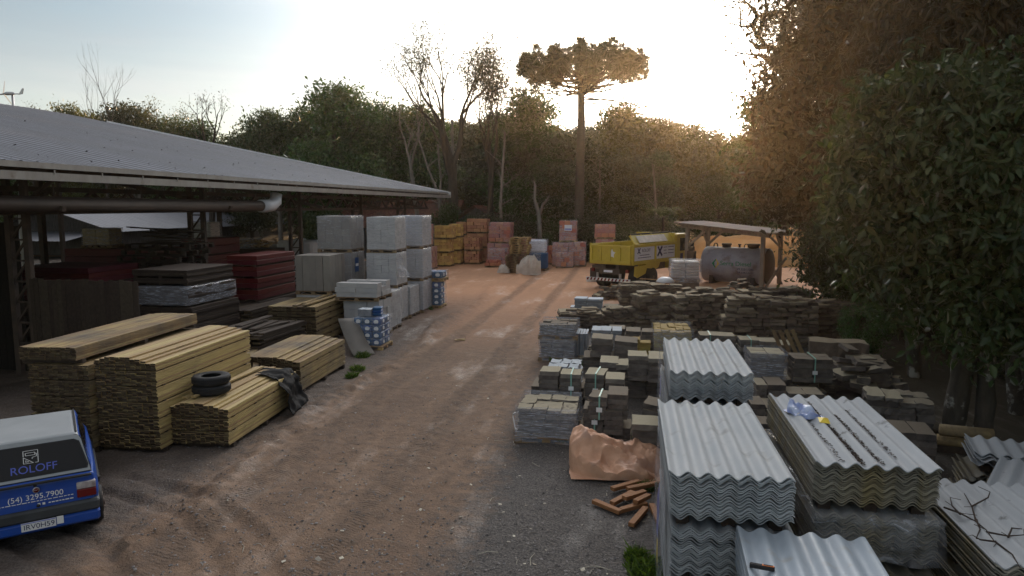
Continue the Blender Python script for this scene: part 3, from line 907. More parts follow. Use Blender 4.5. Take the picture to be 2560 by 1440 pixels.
mb.bar((0.5, -0.62, 1.9), (-BW, -0.62, 3.87), 0.06, 0.2)
mb.bar((-2 * BW - 0.5, -0.62, 1.9), (-BW, -0.62, 3.87), 0.06, 0.2)
mb.build('barge_board', M['wallw'], barn)
mb = MB()
vs = []
for i in range(61):
    xx = -14 + 12.5 * i / 60
    vs += [(xx, -0.05, 1.95 + 0.03 * (i % 2)), (xx, -3.6, 1.35 + 0.03 * (i % 2))]
mb.add(vs, [(2 * i, 2 * i + 2, 2 * i + 3, 2 * i + 1) for i in range(60)])
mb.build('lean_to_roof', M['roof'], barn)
for xx in (-13.5, -9, -5, -1.8):
    MB().box(xx - .08, xx + .08, -3.5, -3.34, -.2, 1.33).build('lean_to_post', M['postw'], barn)

dpp = thing('downpipe', 'white downpipe standing beside the barn left of the first shed post', 'downpipe', (-26.6, 27.0, 0))
MB().tube([(0, 0, 0), (0, 0, 2.2), (0, 0, 4.3)], 0.1, 10).build('pipe', M['pvc'], dpp, True)
MB().lathe([(0.1, 2.0), (0.15, 2.02), (0.15, 2.2), (0.1, 2.22)], 12).build('collar', M['pvc'], dpp, True)

# ------------------------------------------------------------------ red tiled house at the forest edge
hs = thing('tiled_house', 'low house with dark red clay tile roof behind the concrete block pallets', 'house', (-23.8, 54.3, 0), R(-3))
W_, D_, zE, zR = 9.2, 3.8, 2.3, 4.45
mb = MB()
mb.box(0, W_, 0, 2 * D_, -0.2, zE + 0.05)
mb.prism([(0.0, zE + .05), (2 * D_, zE + .05), (D_, zR - 0.15)], 0.05, W_ - .05, 'x')
mb.build('wall', M['wallw'], hs)
mb = MB()
nrow, ncol = 20, 62
for sgn in (0, 1):
    for r_ in range(nrow):
        for c_ in range(ncol):
            x0 = -0.5 + (W_ + 1.0) * c_ / ncol
            x1 = x0 + (W_ + 1.0) / ncol * 0.95
            t0, t1 = r_ / nrow, (r_ + 1.15) / nrow
            ya, yb = -0.6 + (D_ + .6) * t0, -0.6 + (D_ + .6) * t1
            za, zb = zE + (zR - zE) * t0 + 0.05, zE + (zR - zE) * t1
            if sgn:
                ya, yb = 2 * D_ - ya, 2 * D_ - yb
            xm = (x0 + x1) / 2
            mb.add([(x0, ya, za), (xm, ya, za + 0.06), (x1, ya, za), (x0, yb, zb), (xm, yb, zb + 0.06), (x1, yb, zb)], [(0, 1, 4, 3), (1, 2, 5, 4)])
mb.build('tile_roof', M['tile'], hs)
MB().tube([(-0.5, D_, zR + .02), (W_ + .5, D_, zR + .02)], 0.12, 8).build('ridge', M['tile'], hs)
hs2 = thing('tiled_outbuilding', 'small gabled tiled roof half hidden under trees right of the red roofed house', 'outbuilding', (-15.0, 57.5, 0), R(-12))
W_, D_, zE, zR = 4.6, 2.2, 2.5, 4.1
mb = MB()
mb.box(0, W_, 0, 2 * D_, -.2, zE + .05)
mb.prism([(0, zE + .05), (W_, zE + .05), (W_ / 2, zR - .12)], .05, 2 * D_ - .05, 'y')
mb.build('wall', M['wallw'], hs2)
mb = MB()
for sgn in (0, 1):
    for r_ in range(9):
        for c_ in range(28):
            y0, y1 = -0.4 + (2 * D_ + .8) * c_ / 28, -0.4 + (2 * D_ + .8) * (c_ + .95) / 28
            t0, t1 = r_ / 9, (r_ + 1.15) / 9
            xa, xb = -0.4 + (W_ / 2 + .4) * t0, -0.4 + (W_ / 2 + .4) * t1
            za, zb = zE + (zR - zE) * t0 + .05, zE + (zR - zE) * t1
            if sgn:
                xa, xb = W_ - xa, W_ - xb
            ym = (y0 + y1) / 2
            mb.add([(xa, y0, za), (xa, ym, za + .06), (xa, y1, za), (xb, y0, zb), (xb, ym, zb + .06), (xb, y1, zb)], [(0, 1, 4, 3), (1, 2, 5, 4)])
mb.build('tile_roof', M['tile'], hs2)

# ------------------------------------------------------------------ wind turbine over the shed ridge
wt = thing('wind_turbine', 'small grey wind turbine on a thin mast above the shed ridge', 'wind turbine', atY(33, 262, 60))
MB().tube([(0, 0, -12), (0, 0, 1.0)], [0.16, 0.11], 8).build('mast', M['chrome'], wt, True)
MB().tube([(-1.0, 0, 1.05), (-0.6, 0, 1.08), (0.1, 0, 1.06), (0.3, 0, 1.03)], [0.06, 0.17, 0.15, 0.06], 10).build('nacelle', M['chrome'], wt, True)
mb = MB()
mb.tube([(0.2, 0, 1.02), (0.75, 0, 1.0)], 0.05, 6)
mb.prism([(0.7, 0.92), (1.15, 1.0), (1.3, 1.5), (1.15, 1.52), (0.85, 1.15)], -0.03, 0.03, 'y')
mb.build('tail_fin', M['chrome'], wt)
for k in range(3):
    a = R(75 + 120 * k)
    d = Vector((0, math.cos(a), math.sin(a)))
    e = Vector((0, -math.sin(a), math.cos(a))) * 0.1
    c0, c1 = Vector((-0.98, 0, 1.06)), Vector((-1.05, 0, 1.06)) + d * 1.3
    mb = MB()
    q = Vector((0.02, 0, 0))
    mb.add([c0 - e * .5, c0 + e, c1 + e * .4, c1, c0 - e * .5 + q, c0 + e + q, c1 + e * .4 + q, c1 + q], [(0, 1, 2, 3), (7, 6, 5, 4), (0, 4, 5, 1), (1, 5, 6, 2), (2, 6, 7, 3), (3, 7, 4, 0)])
    mb.build('blade', M['chrome'], wt)

# ------------------------------------------------------------------ forest
def broad_proto(seed, h, rad, base, twigs, per, lsize, m, bark, blobs_n=16, spread=0.85, droop=0.25, flat=0.8):
    """crown + trunk meshes of one broadleaved tree"""
    global rng
    rng = np.random.default_rng(seed)
    random.seed(seed)
    blobs = []
    mb = MB()
    mb.tube([(0, 0, -0.4), (random.uniform(-.2, .2), random.uniform(-.2, .2), h * 0.35), (random.uniform(-.4, .4), random.uniform(-.4, .4), h * 0.8)], [h * 0.022, h * 0.016, h * 0.006], 8, cap=False)
    for k in range(blobs_n):
        t = (k + random.random()) / blobs_n
        z = base + (h - base) * t
        env = rad * math.sin(math.pi * (0.18 + 0.74 * t)) ** 0.7
        a = random.uniform(0, 6.28)
        rr = env * random.uniform(0.35, 0.85)
        r = rad * random.uniform(0.26, 0.46)
        c = (rr * math.cos(a), rr * math.sin(a), min(z, h - r * .6))
        blobs.append((c, (r, r, r * flat)))
        limb(mb, (0, 0, max(base * .7, c[2] - rr * 0.9 - 0.5)), c, h * 0.008, h * 0.0025, 0.12, 5, 5)
        for q in range(2):
            e = Vector(c) + Vector((random.uniform(-1, 1), random.uniform(-1, 1), random.uniform(-.3, 1))) * r
            limb(mb, Vector(c) * .9 + Vector((0, 0, c[2] * .1 - .15)), e, h * 0.003, h * 0.001, 0.05, 4, 4)
    P, O = cloud(blobs, twigs, per, rad * 0.085)
    return leafmesh('crown', P, O, lsize, droop, spread=spread), mb


def plant(name, label, cat, proto, x, y, s=1.0, rz=0.0, sz=None, group=None, mats=None, z=0.0):
    crown, trunk = proto
    t = thing(name, label, cat, (x, y, z), rz, group)
    t.scale = (s, s, sz or s)
    for nm, (me, m) in (('crown', crown), ('trunk', trunk)):
        o = bpy.data.objects.new(nm, me)
        sc.collection.objects.link(o)
        o.parent = t
        if nm == 'crown' and mats:
            o.material_slots[0].link = 'OBJECT'
            o.material_slots[0].material = mats
    return t


def proto(*a, **k):
    cr, mb = broad_proto(*a, **k)
    m, bark = a[7] if len(a) > 7 else k['m'], k.get('bark', M['bark'])
    cr.materials.append(m)
    me = bpy.data.meshes.new('trunk')
    me.from_pydata(mb.v, [], mb.f)
    me.materials.append(bark)
    return ((cr, m), (me, bark))


def mkproto(seed, h, rad, base, twigs, per, lsize, m, bark, **k):
    cr, mb = broad_proto(seed, h, rad, base, twigs, per, lsize, m, bark, **k)
    cr.materials.append(m)
    me = bpy.data.meshes.new('trunk')
    me.from_pydata(mb.v, [], mb.f)
    me.materials.append(bark)
    return ((cr, m), (me, bark))


TP = [mkproto(21, 13, 4.6, 3.0, 2100, 10, .33, M['leaf'], M['bark']),
      mkproto(22, 13, 3.8, 2.0, 1900, 10, .30, M['leaf'], M['bark'], blobs_n=20),
      mkproto(23, 13, 4.8, 4.5, 1500, 10, .33, M['leafd'], M['barkp'], blobs_n=14, flat=.6),
      mkproto(24, 13, 3.4, 1.2, 2000, 10, .28, M['leafo'], M['bark'], blobs_n=22)]
SHP = [mkproto(31, 4.2, 2.3, 0.5, 700, 10, .20, M['leaf'], M['bark'], blobs_n=12),
       mkproto(32, 4.2, 2.0, 0.4, 700, 10, .17, M['leafo'], M['bark'], blobs_n=12)]
random.seed(5)


def fx(u, Y, ):
    return atY(u, 520, Y)[0]


# trees one can tell apart: u of the trunk, v of the top, depth, crown prototype, label
named = [(835, 222, 60, 0, 1.0, 'leaf', 'tallest rounded green tree rising over the middle of the shed roof'),
         (690, 282, 66, 2, .8, 'leaf', 'small flat topped tree with see-through clumps left of the tall rounded tree'),
         (1005, 268, 66, 0, 1.0, 'leaf', 'rounded green tree behind the left limbs of the big gnarled tree'),
         (770, 268, 68, 1, 1.0, 'leaf', 'bushy dark green tree hugging the left side of the tallest rounded tree'),
         (955, 265, 65, 1, 1.0, 'leaf', 'dense dark green tree between the rounded tree and the big bare tree'),
         (330, 268, 74, 2, 1.0, 'leafd', 'dark flat crowned tree behind the thin leafless tree at the shed ridge'),
         (190, 272, 72, 3, .8, 'leafo', 'pale olive tree just left of the thin leafless tree'),
         (620, 330, 70, 1, .8, 'leafd', 'low dark green tree right of the gnarled snag above the roof'),
         (460, 300, 72, 0, .8, 'leaf', 'green tree leaning against the gnarled snag above the shed roof'),
         (895, 365, 64, 3, .75, 'leafo', 'yellowish green low tree in front of the tall rounded tree'),
         (1250, 285, 64, 1, 1.0, 'leafd', 'dark narrow tree below the sparse conifer at the forest edge'),
         (1345, 238, 60, 0, 1.0, 'leaf', 'large domed green tree just left of the umbrella shaped pine'),
         (1420, 330, 58, 2, .9, 'leafd', 'dull brown green tree standing directly behind the umbrella pine trunk'),
         (1540, 272, 62, 3, 1.1, 'leafo', 'broad olive domed tree right of the umbrella pine under the sunset'),
         (1625, 300, 66, 0, .9, 'leafo', 'sunlit round tree directly beneath the setting sun'),
         (1720, 308, 70, 2, .9, 'leafo', 'thin topped tree with glowing gaps right of the sun'),
         (1800, 335, 70, 3, 1.0, 'leafo', 'low olive tree at the gap between the sun and the big right trees'),
         (1880, 330, 68, 1, 1.0, 'leafo', 'green tree behind the shelter roof next to the big right trees')]
for i, (u, v, Y, k, w, mm, lab) in enumerate(named):
    x, _, ztop = atY(u, v, Y)
    t = plant('forest_tree', lab, 'tree', TP[k], x, Y, w * 1.15, random.uniform(0, 6), ztop / 13.0, 'trees of the forest wall', M[mm])
# the deeper wall of forest, trees nothing tells apart
for i in range(34):
    u = -40 + i * 60 + random.uniform(-15, 15)
    Y = random.choice((78, 84, 90)) + random.uniform(-3, 3)
    lim = np.interp(u, [0, 300, 560, 700, 1000, 1300, 1430, 1600, 1700, 1900, 2000], [285, 295, 335, 318, 300, 285, 305, 318, 345, 352, 320])
    x, _, zt = atY(u, lim + random.uniform(0, 30), Y)
    plant('forest_tree', 'dark tree deep in the forest wall behind the front row of trees', 'tree', TP[random.randrange(4)], x, Y, random.uniform(1.0, 1.25), random.uniform(0, 6), zt / 13.0, 'deep forest trees', M[random.choice(('leaf', 'leafd', 'leafo'))])
# lower storey
for i in range(26):
    u = 760 + i * 47 + random.uniform(-14, 14)
    Y = random.uniform(56, 63) + (9 if u > 1690 else (10 if u < 1250 else 0))
    x, _, zt = atY(u, 430 + random.uniform(-50, 40), Y)
    plant('understory_tree', 'shadowed understory tree filling the gaps between the forest trunks', 'tree', TP[(1, 3)[i % 2]], x, Y, random.uniform(.55, .8), random.uniform(0, 6), zt / 13.0, 'understory trees', M[('leafd', 'leaf', 'leafo')[i % 3]])
for i in range(13):
    u = 1205 + i * 38 + random.uniform(-8, 8)
    Y = random.uniform(52.5, 55.5)
    x, _, zt = atY(u, 575 + random.uniform(-45, 20), Y)
    plant('edge_shrub', 'dark shrub at the foot of the forest behind the brick pallets', 'shrub', SHP[i % 2], x, Y, random.uniform(.75, 1.1), random.uniform(0, 6), max(.4, zt / 4.2), 'shrubs along the forest edge', M[('leafd', 'leaf')[i % 2]])
x, _, zt = atY(1110, 515, 51)
plant('edge_shrub', 'bright green bush between the red tiled roof and the yellow brick pallets', 'shrub', SHP[0], x, 51, .72, 1.0, zt / 4.2, None, M['leaf'])
x, _, zt = atY(1165, 545, 50.6)
plant('edge_shrub', 'low leafy bush behind the tall brown brick pallet stack', 'shrub', SHP[0], x, 51.2, .6, 2.0, zt / 4.2, None, M['leaf'])
x, _, zt = atY(820, 535, 50)
plant('edge_shrub', 'leafy tree shaped bush seen under the shed roof beside the third post', 'shrub', SHP[0], x - 1, 52, .9, 2.0, (zt + .3) / 4.2, None, M['leaf'])


def bare_tree(label, u, v, Y, ubase, r, depth, seed, leaf=0, lsize=0.16, lm='leafd', bark='bark', spread=0.6, up=0.12, name='bare_tree', tr=0.45, nk=(2, 3), shrink=.72, lsp=.35):
    global rng
    random.seed(seed)
    rng = np.random.default_rng(seed)
    xb, xt = fx(ubase, Y), atY(u, v, Y)
    t = thing(name, label, 'tree', (xb, Y, 0))
    H_ = xt[2]
    top = Vector((xt[0] - xb, 0, H_))
    mb, tips = MB(), []
    fork = top * tr + Vector((0, 0, 0))
    pts = limb(mb, (0, 0, -.3), fork, r, r * .72, 0, 8, 6, .025)
    L = (H_ * (1 - tr)) / (1 + shrink + shrink ** 2 * .8) * .92
    for k in range(4 if depth > 3 else 3):
        a = 6.28 * k / (4 if depth > 3 else 3) + .4
        d = Vector((math.cos(a) * spread, math.sin(a) * spread, 1.0)) + (top - fork).normalized() * .5
        grow(mb, tips, pts[-1] if k < 2 else pts[-2], d, L, r * .5, depth, spread, up, 6, nk, shrink)
    mb.build('trunk', M[bark], t, True)
    if leaf:
        P, O = [], []
        for p, d in tips:
            n = int(leaf * random.uniform(.2, 1.8))
            if n:
                P.append(np.array(p) + rng.normal(size=(n, 3)) * lsp)
                O.append(np.repeat(np.array([d]), n, 0))
        me = leafmesh('crown', np.concatenate(P), np.concatenate(O), lsize)
        link('crown', me, M[lm], t)
    return t


bare_tree('big gnarled tree with sparse tufted branches against the pale sky', 1120, 100, 52, 1140, .46, 4, 3, 16, .18, 'leafd', 'bark', .62, .1, 'gnarled_tree', .44)
bare_tree('sparse dark conifer leaning between the gnarled tree and the domed tree', 1235, 160, 55, 1225, .3, 4, 8, 26, .22, 'leafd', 'bark', .5, .12, 'sparse_tree', .5, lsp=.45)
bare_tree('thin leafless tree standing alone above the shed ridge', 258, 152, 66, 265, .16, 4, 12, 0, bark='bark', spread=.42, up=.16, tr=.5)
bare_tree('gnarled dark snag with a bare twisted top right of the shed ridge', 520, 240, 66, 525, .34, 3, 15, 5, .2, 'leafd', spread=.7, tr=.62, name='gnarled_tree')
bare_tree('leafless bush top behind the small wind turbine', 80, 268, 70, 80, .2, 4, 17, 2, .14, 'leafo', spread=.75, up=.03, tr=.6)
bare_tree('bare grey topped tree right of the flat crowned tree above the shed ridge', 405, 265, 68, 400, .24, 4, 19, 6, .2, 'leafo', spread=.7, up=.03, tr=.6)
bare_tree('thin pale branched tree left of the big gnarled tree', 1010, 245, 55, 1045, .2, 3, 23, 6, .16, 'leafd', 'barkp', .6, .1, 'sparse_tree', .55)
for lab, ub, ut, v, Y, r, s in (('pale straight forest trunk behind the wrapped clay brick pallets', 1256, 1262, 330, 52.5, .15, 1), ('slim pale trunk left of the domed green tree', 1085, 1095, 360, 54, .14, 2),
                            ('leaning pale trunk below the gnarled tree', 1160, 1040, 330, 54.5, .12, 3), ('thick lichened trunk forking under the gnarled tree', 1150, 1130, 300, 53.5, .2, 4),
                            ('thin trunk right of the umbrella pine', 1495, 1500, 400, 55, .11, 5), ('dim trunk behind the truck bed', 1640, 1632, 420, 56, .14, 6)):
    random.seed(s)
    x0, xt = fx(ub, Y), atY(ut, v, Y)
    t = thing('slender_tree', lab, 'tree', (x0, Y, 0), 0, 'pale trunks at the forest edge')
    mb = MB()
    p = limb(mb, (0, 0, -.2), (xt[0] - x0, 0, xt[2]), r, r * .5, 0, 8, 7, .03)
    for k in range(4):
        a = p[random.choice((3, 4, 5, 6))]
        limb(mb, a, a + Vector((random.uniform(-1.6, 1.6), random.uniform(-.8, .8), random.uniform(.4, 1.6))), r * .4, .02, 0, 5, 5, .1)
    mb.build('trunk', M['barkp'], t, True)
t = thing('dead_stump', 'broken forked dead stump in front of the dark forest', 'stump', (fx(1350, 52), 52, 0))
mb = MB()
s_ = 52 / FPX
mb.tube([(0, 0, -.2), (0, 0, 2.2), (-.1, 0, 3.6), (-.42, 0, 4.6), (-.36, 0, 5.6), (-.5, 0, 6.0)], [.2, .17, .16, .11, .1, .02], 8)
mb.tube([(-.05, 0, 3.3), (.2, 0, 4.2), (.5, 0, 4.5), (.72, 0, 4.95)], [.12, .1, .09, .02], 7)
mb.build('trunk', M['barkp'], t, True)

# ------------------------------------------------------------------ umbrella pine (araucaria)
random.seed(41)
rng = np.random.default_rng(41)
AY = 53.0
ar = thing('umbrella_pine', 'tall araucaria pine with bare trunk and flat umbrella crown before the sunset', 'pine tree', (fx(1447, AY), AY, 0))
zt = atY(1450, 205, AY)[2]
mb = MB()
mb.tube([(0, 0, -.3), (0.02, 0, 3), (.06, 0, 7), (.12, 0, 10.5), (.05, 0, zt), (.05, 0, zt + 1.2)], [.44, .36, .32, .28, .23, .12], 12)
mb.build('trunk', M['arbark'], ar, True)
mb = MB()
tuft = []
for k in range(52):
    a = 2.4 * k + random.uniform(-.3, .3)
    lvl = k / 52
    L = (4.9 - 0.9 * lvl) * random.uniform(.82, 1.05) if k % 3 else (4.6 - 3.4 * lvl) * random.uniform(.5, .9)
    z0 = zt - .9 + 1.6 * lvl
    ztip = zt + .55 + 1.5 * lvl * (1 - L / 9) + random.uniform(-.25, .3)
    d = Vector((math.cos(a), math.sin(a), 0))
    p0 = Vector((.05, 0, z0))
    pts = []
    for i in range(7):
        t_ = i / 6
        pts.append(p0 + d * L * t_ + Vector((0, 0, (ztip - z0) * t_ ** 2.4 + .12 * math.sin(9 * t_ + k))))
    mb.tube(pts, [.075, .068, .06, .055, .05, .045, .03], 5, cap=False)
    tuft.append((pts[-1], .55))
    tuft.append((pts[-1] + Vector((random.uniform(-.3, .3), random.uniform(-.3, .3), .45)), .5))
    tuft.append((pts[5] + Vector((0, 0, .15)), .38))
    if k % 3:
        tuft.append((pts[4] + Vector((random.uniform(-.5, .5), random.uniform(-.5, .5), .35)), .4))
for k, (a, L, dz) in enumerate(((0.1, 4.6, -.3), (-.3, 3.6, -.1), (.5, 5.6, -.5), (3.3, 4.4, .2), (2.9, 5.2, .35), (.0, 3.0, -.15))):     # dead lower whorl
    d = Vector((math.cos(a), math.sin(a) * .5, 0))
    p0 = Vector((.05, 0, zt - 1.5 + .2 * k))
    pts = [p0 + d * L * i / 6 + Vector((0, 0, dz * (i / 6) + .06 * math.sin(3 * i))) for i in range(7)]
    mb.tube(pts, [.07, .06, .05, .045, .04, .03, .015], 5, cap=False)
    if k in (3, 4):
        tuft += [(pts[-1], .35), (pts[-2], .28)]
s1 = Vector((-4.35, -1, zt + 1.2))
mb.tube([s1, s1 + Vector((-.1, 0, .9)), s1 + Vector((-.25, 0, 1.7))], [.04, .03, .02], 4)
tuft.append((s1 + Vector((-.25, 0, 1.8)), .3))
mb.build('branch_whorl', M['bark'], ar, True)
P, O, S = [], [], []
for c, r in tuft:
    n = int(260 * (r / .55) ** 2)
    d = unit(rng.normal(size=(n, 3)) + np.array([0, 0, .25]))
    P.append(np.array(c) + d * r * .25)
    O.append(d)
    S.append(np.full(n, r * .85))
me = leafmesh('crown', np.concatenate(P), np.concatenate(O), np.concatenate(S), 0, .13, spread=.18)
link('crown', me, M['needle'], ar)

# tree fern behind the truck
random.seed(9)


def fern(name, label, loc, n, L, h, rise=.8, mt='fern', seed=1):
    rs = np.random.default_rng(seed)
    t = thing(name, label, 'fern', loc)
    if h > .3:
        MB().tube([(0, 0, -.1), (0, 0, h)], [.12, .1], 7).build('trunk', M['bark'], t)
    P, Fq = [], []
    for k in range(n):
        a = 6.28 * k / n + rs.uniform(-.2, .2)
        d = np.array([math.cos(a), math.sin(a), 0])
        sd = np.array([-math.sin(a), math.cos(a), 0])
        l = L * rs.uniform(.75, 1.1)
        ns_ = 12
        sp = [np.array([0, 0, h]) + d * l * (i / ns_) + np.array([0, 0, rise * l * (1.25 * (i / ns_) - 1.25 * (i / ns_) ** 2)]) for i in range(ns_ + 1)]
        for i in range(1, ns_):
            w = l * .26 * math.sin(math.pi * min(1, (i + 1) / (ns_ + 1.0))) ** .8
            for s in (-1, 1):
                o = len(P)
                tip = sp[i] + sd * s * w + d * w * .45 - np.array([0, 0, w * .35])
                P += [sp[i], (sp[i] + sp[i + 1]) / 2 + sd * s * w * .5, tip, sp[i] + sd * s * w * .5 - d * .01 * l]
                Fq += [[o, o + 1, o + 2, o + 3]]
    link('foliage', rawmesh('foliage', P, Fq, 4), M[mt], t)
    return t


x, _, z = atY(1655, 512, 54)
fern('tree_fern', 'tree fern with arching fronds at the forest edge behind the yellow truck', (x, 51, 0), 15, 1.7, 3.3, 1.3, 'fernd')


# ------------------------------------------------------------------ big trees along the right edge
def near_tree(name, label, base, blobs, leafm, lsize, per_m2, per, twig_r, seed, bark='barkl', r0=.25, near=False, shell=.45, wid=.42, droop=.5, group=None, spray=0.0):
    """blobs: (u, v, depth, radius) of each foliage mass"""
    global rng
    random.seed(seed)
    rng = np.random.default_rng(seed)
    t = thing(name, label, 'tree', base, 0, group)
    bb = []
    for u, v, Y, r in blobs:
        x, _, z = atY(u, v, Y)
        bb.append(((x - base[0], Y - base[1], z), (r, r, r * .85)))
    mb = MB()
    zc = sum(c[2] for c, r in bb) / len(bb)
    top = Vector((sum(c[0] for c, r in bb) / len(bb) * .5, sum(c[1] for c, r in bb) / len(bb) * .5, zc + .8))
    pts = limb(mb, (0, 0, -.3), top, r0, r0 * .45, 0, 9, 8, .05)
    for c, r in bb:
        st = min(pts, key=lambda p: abs(p.z - (c[2] - .9)) + random.random() * .5)
        p2 = limb(mb, st, c, r0 * .32, .025, .06, 6, 6, .07)
        for q in range(4):
            e = Vector(c) + Vector((random.uniform(-1, 1), random.uniform(-1, 1), random.uniform(-.6, 1))) * r[0] * .9
            limb(mb, p2[4], e, .022, .006, .05, 4, 4, .1)
    mb.build('trunk', M[bark], t, True)
    tw = int(per_m2 * sum(4 * 3.14 * r[0] ** 2 for c, r in bb))
    P, O = cloud(bb, tw, per, twig_r, shell, spray)
    link('crown', leafmesh('crown', P, O, lsize, droop, wid, near), M[leafm], t)
    return t


near_tree('roadside_tree', 'huge dark reddish crowned tree towering over the fuel shelter', (9.6, 27.5, 0),
          [(2010, 205, 26, 1.6), (1965, 330, 26, 1.15), (1945, 430, 26, 1.05), (1955, 485, 26, .95), (2055, 90, 26, 1.6), (2085, 300, 27, 2.2), (2085, 480, 26, 1.9),
           (2180, 60, 27, 2.4), (2250, 210, 27, 2.5), (2200, 380, 26, 2.4), (2350, 60, 28, 2.6), (2420, 250, 28, 2.8), (2500, 60, 28, 2.6), (2360, 430, 27, 2.4), (2530, 330, 28, 2.6), (2100, -80, 27, 2.0), (2300, -90, 28, 2.4)],
          'leafr', .27, 9, 12, .30, 61, 'bark', .45, shell=.5, wid=.36)
near_tree('roadside_tree', 'green leaved tree hanging low over the right end of the fuel shelter', (9.2, 32.0, 0),
          [(1900, 400, 32, 1.3), (1905, 465, 32, 1.1), (1960, 495, 31, 1.0), (2010, 480, 32, 1.8), (1890, 260, 33, .75), (1925, 300, 33, 1.2), (2080, 510, 31, 1.2), (1985, 525, 30, .6), (1960, 420, 33, 1.6)],
          'leaf', .22, 9, 12, .28, 62, 'bark', .3, shell=.4)
near_tree('roadside_tree', 'dark small leaved tree beside the stone walls below the huge crown', (9.2, 23.5, 0),
          [(2060, 640, 23.5, .9), (2140, 640, 23.5, 1.1), (2045, 690, 23.5, .45), (2100, 710, 23, .75), (2230, 640, 23.5, 1.3), (2200, 715, 23, .9), (2300, 720, 23, 1.2), (2075, 590, 24, .8), (2330, 600, 24, 1.4), (2150, 560, 24, 1.2), (2420, 690, 23, 1.3)],
          'leafd', .17, 14, 12, .24, 63, 'barkl', .2, shell=.4)
near_tree('roadside_tree', 'near tree with large glossy green leaves filling the right edge', (7.4, 13.6, 0),
          [(2275, 320, 12.4, .8), (2350, 270, 12.2, .7), (2420, 290, 12.4, .8), (2190, 370, 12.6, .35), (2180, 480, 12.6, .3), (2215, 270, 12.6, .35), (2240, 420, 12.3, .6), (2300, 420, 12, 1.1), (2420, 350, 12, 1.15), (2510, 290, 12, 1.2), (2400, 500, 11.8, 1.1), (2520, 470, 11.6, 1.2), (2300, 560, 12, .8), (2440, 610, 11.6, 1.0),
           (2545, 640, 11.4, .9), (2370, 680, 12, .65), (2560, 740, 11.4, .6), (2220, 510, 12.4, .6), (2480, 720, 11.7, .6), (2620, 400, 12, 1.4), (2620, 560, 12, 1.2), (2400, 400, 13.4, 1.6), (2520, 560, 13.4, 1.6), (2300, 330, 13.4, 1.2)],
          'leafn', .155, 15, 12, .16, 64, 'barkl', .26, True, shell=.35, wid=.46, droop=.7, spray=.75)
near_tree('roadside_tree', 'tree with drooping brown tinged leaves overhanging the top right corner', (9.0, 16.5, 0),
          [(2400, 60, 15, 1.1), (2500, 130, 15, 1.2), (2300, 20, 15.5, 1.0), (2560, 30, 15, 1.4), (2450, 175, 15.5, .8), (2340, 110, 16, .9), (2600, 200, 15.5, 1.3), (2250, 90, 16.5, .8), (2360, 200, 17, 1.2), (2480, 260, 17, 1.5), (2280, 170, 17.5, 1.0), (2560, 330, 16.5, 1.5), (2200, 190, 18, .8), (2430, -60, 15, 1.2)],
          'leafr', .20, 13, 11, .26, 65, 'bark', .24, True, shell=.3, wid=.3, droop=.9, spray=.7)
# crooked bare branches leaning out over the road from the huge tree
random.seed(77)
rng = np.random.default_rng(77)
t = thing('crooked_tree', 'crooked mossy half bare tree top reaching left against the white sky', 'tree', (8.7, 30.0, 0))
mb = MB()
tips = []


def PB(u, v, Y=30.0):
    x, y_, z = atY(u, v, Y)
    return Vector((x - 8.7, Y - 30.0, z))


mb.tube([(0, 0, -.2), (.1, .1, 5), PB(2040, 210), PB(1990, 165)], [.34, .28, .22, .17], 8)
for path in ([(1990, 165), (1950, 130), (1915, 115), (1895, 90), (1880, 65), (1852, 66), (1850, 20)], [(1915, 115), (1890, 118), (1878, 100)],
             [(1950, 130), (1935, 155), (1910, 140), (1870, 135)], [(1895, 90), (1905, 60), (1930, 40), (1950, 25)], [(1880, 65), (1895, 40), (1880, 20), (1865, 5)],
             [(1905, 60), (1918, 20), (1910, -10)], [(1990, 165), (1960, 100), (1965, 50), (1985, 10)], [(1910, 140), (1925, 160), (1940, 155)]):
    pts = [PB(u, v, 30 + random.uniform(-.4, .4)) for u, v in path]
    mb.tube(pts, [.12 - .085 * i / (len(pts) - 1) for i in range(len(pts))], 6, cap=False)
    for p in pts[1:]:
        for q in range(2):
            d = Vector((random.uniform(-1, 1), random.uniform(-1, 1), random.uniform(-.4, 1)))
            grow(mb, tips, p, d, .75, .03, 2, .8, .05, 4)
mb.build('trunk', M['bark'], t, True)
P = np.concatenate([np.array(p) + rng.normal(size=(9, 3)) * .22 for p, d in tips])
link('crown', leafmesh('crown', P, unit(rng.normal(size=P.shape)), .12, .1), M['leafo'], t)

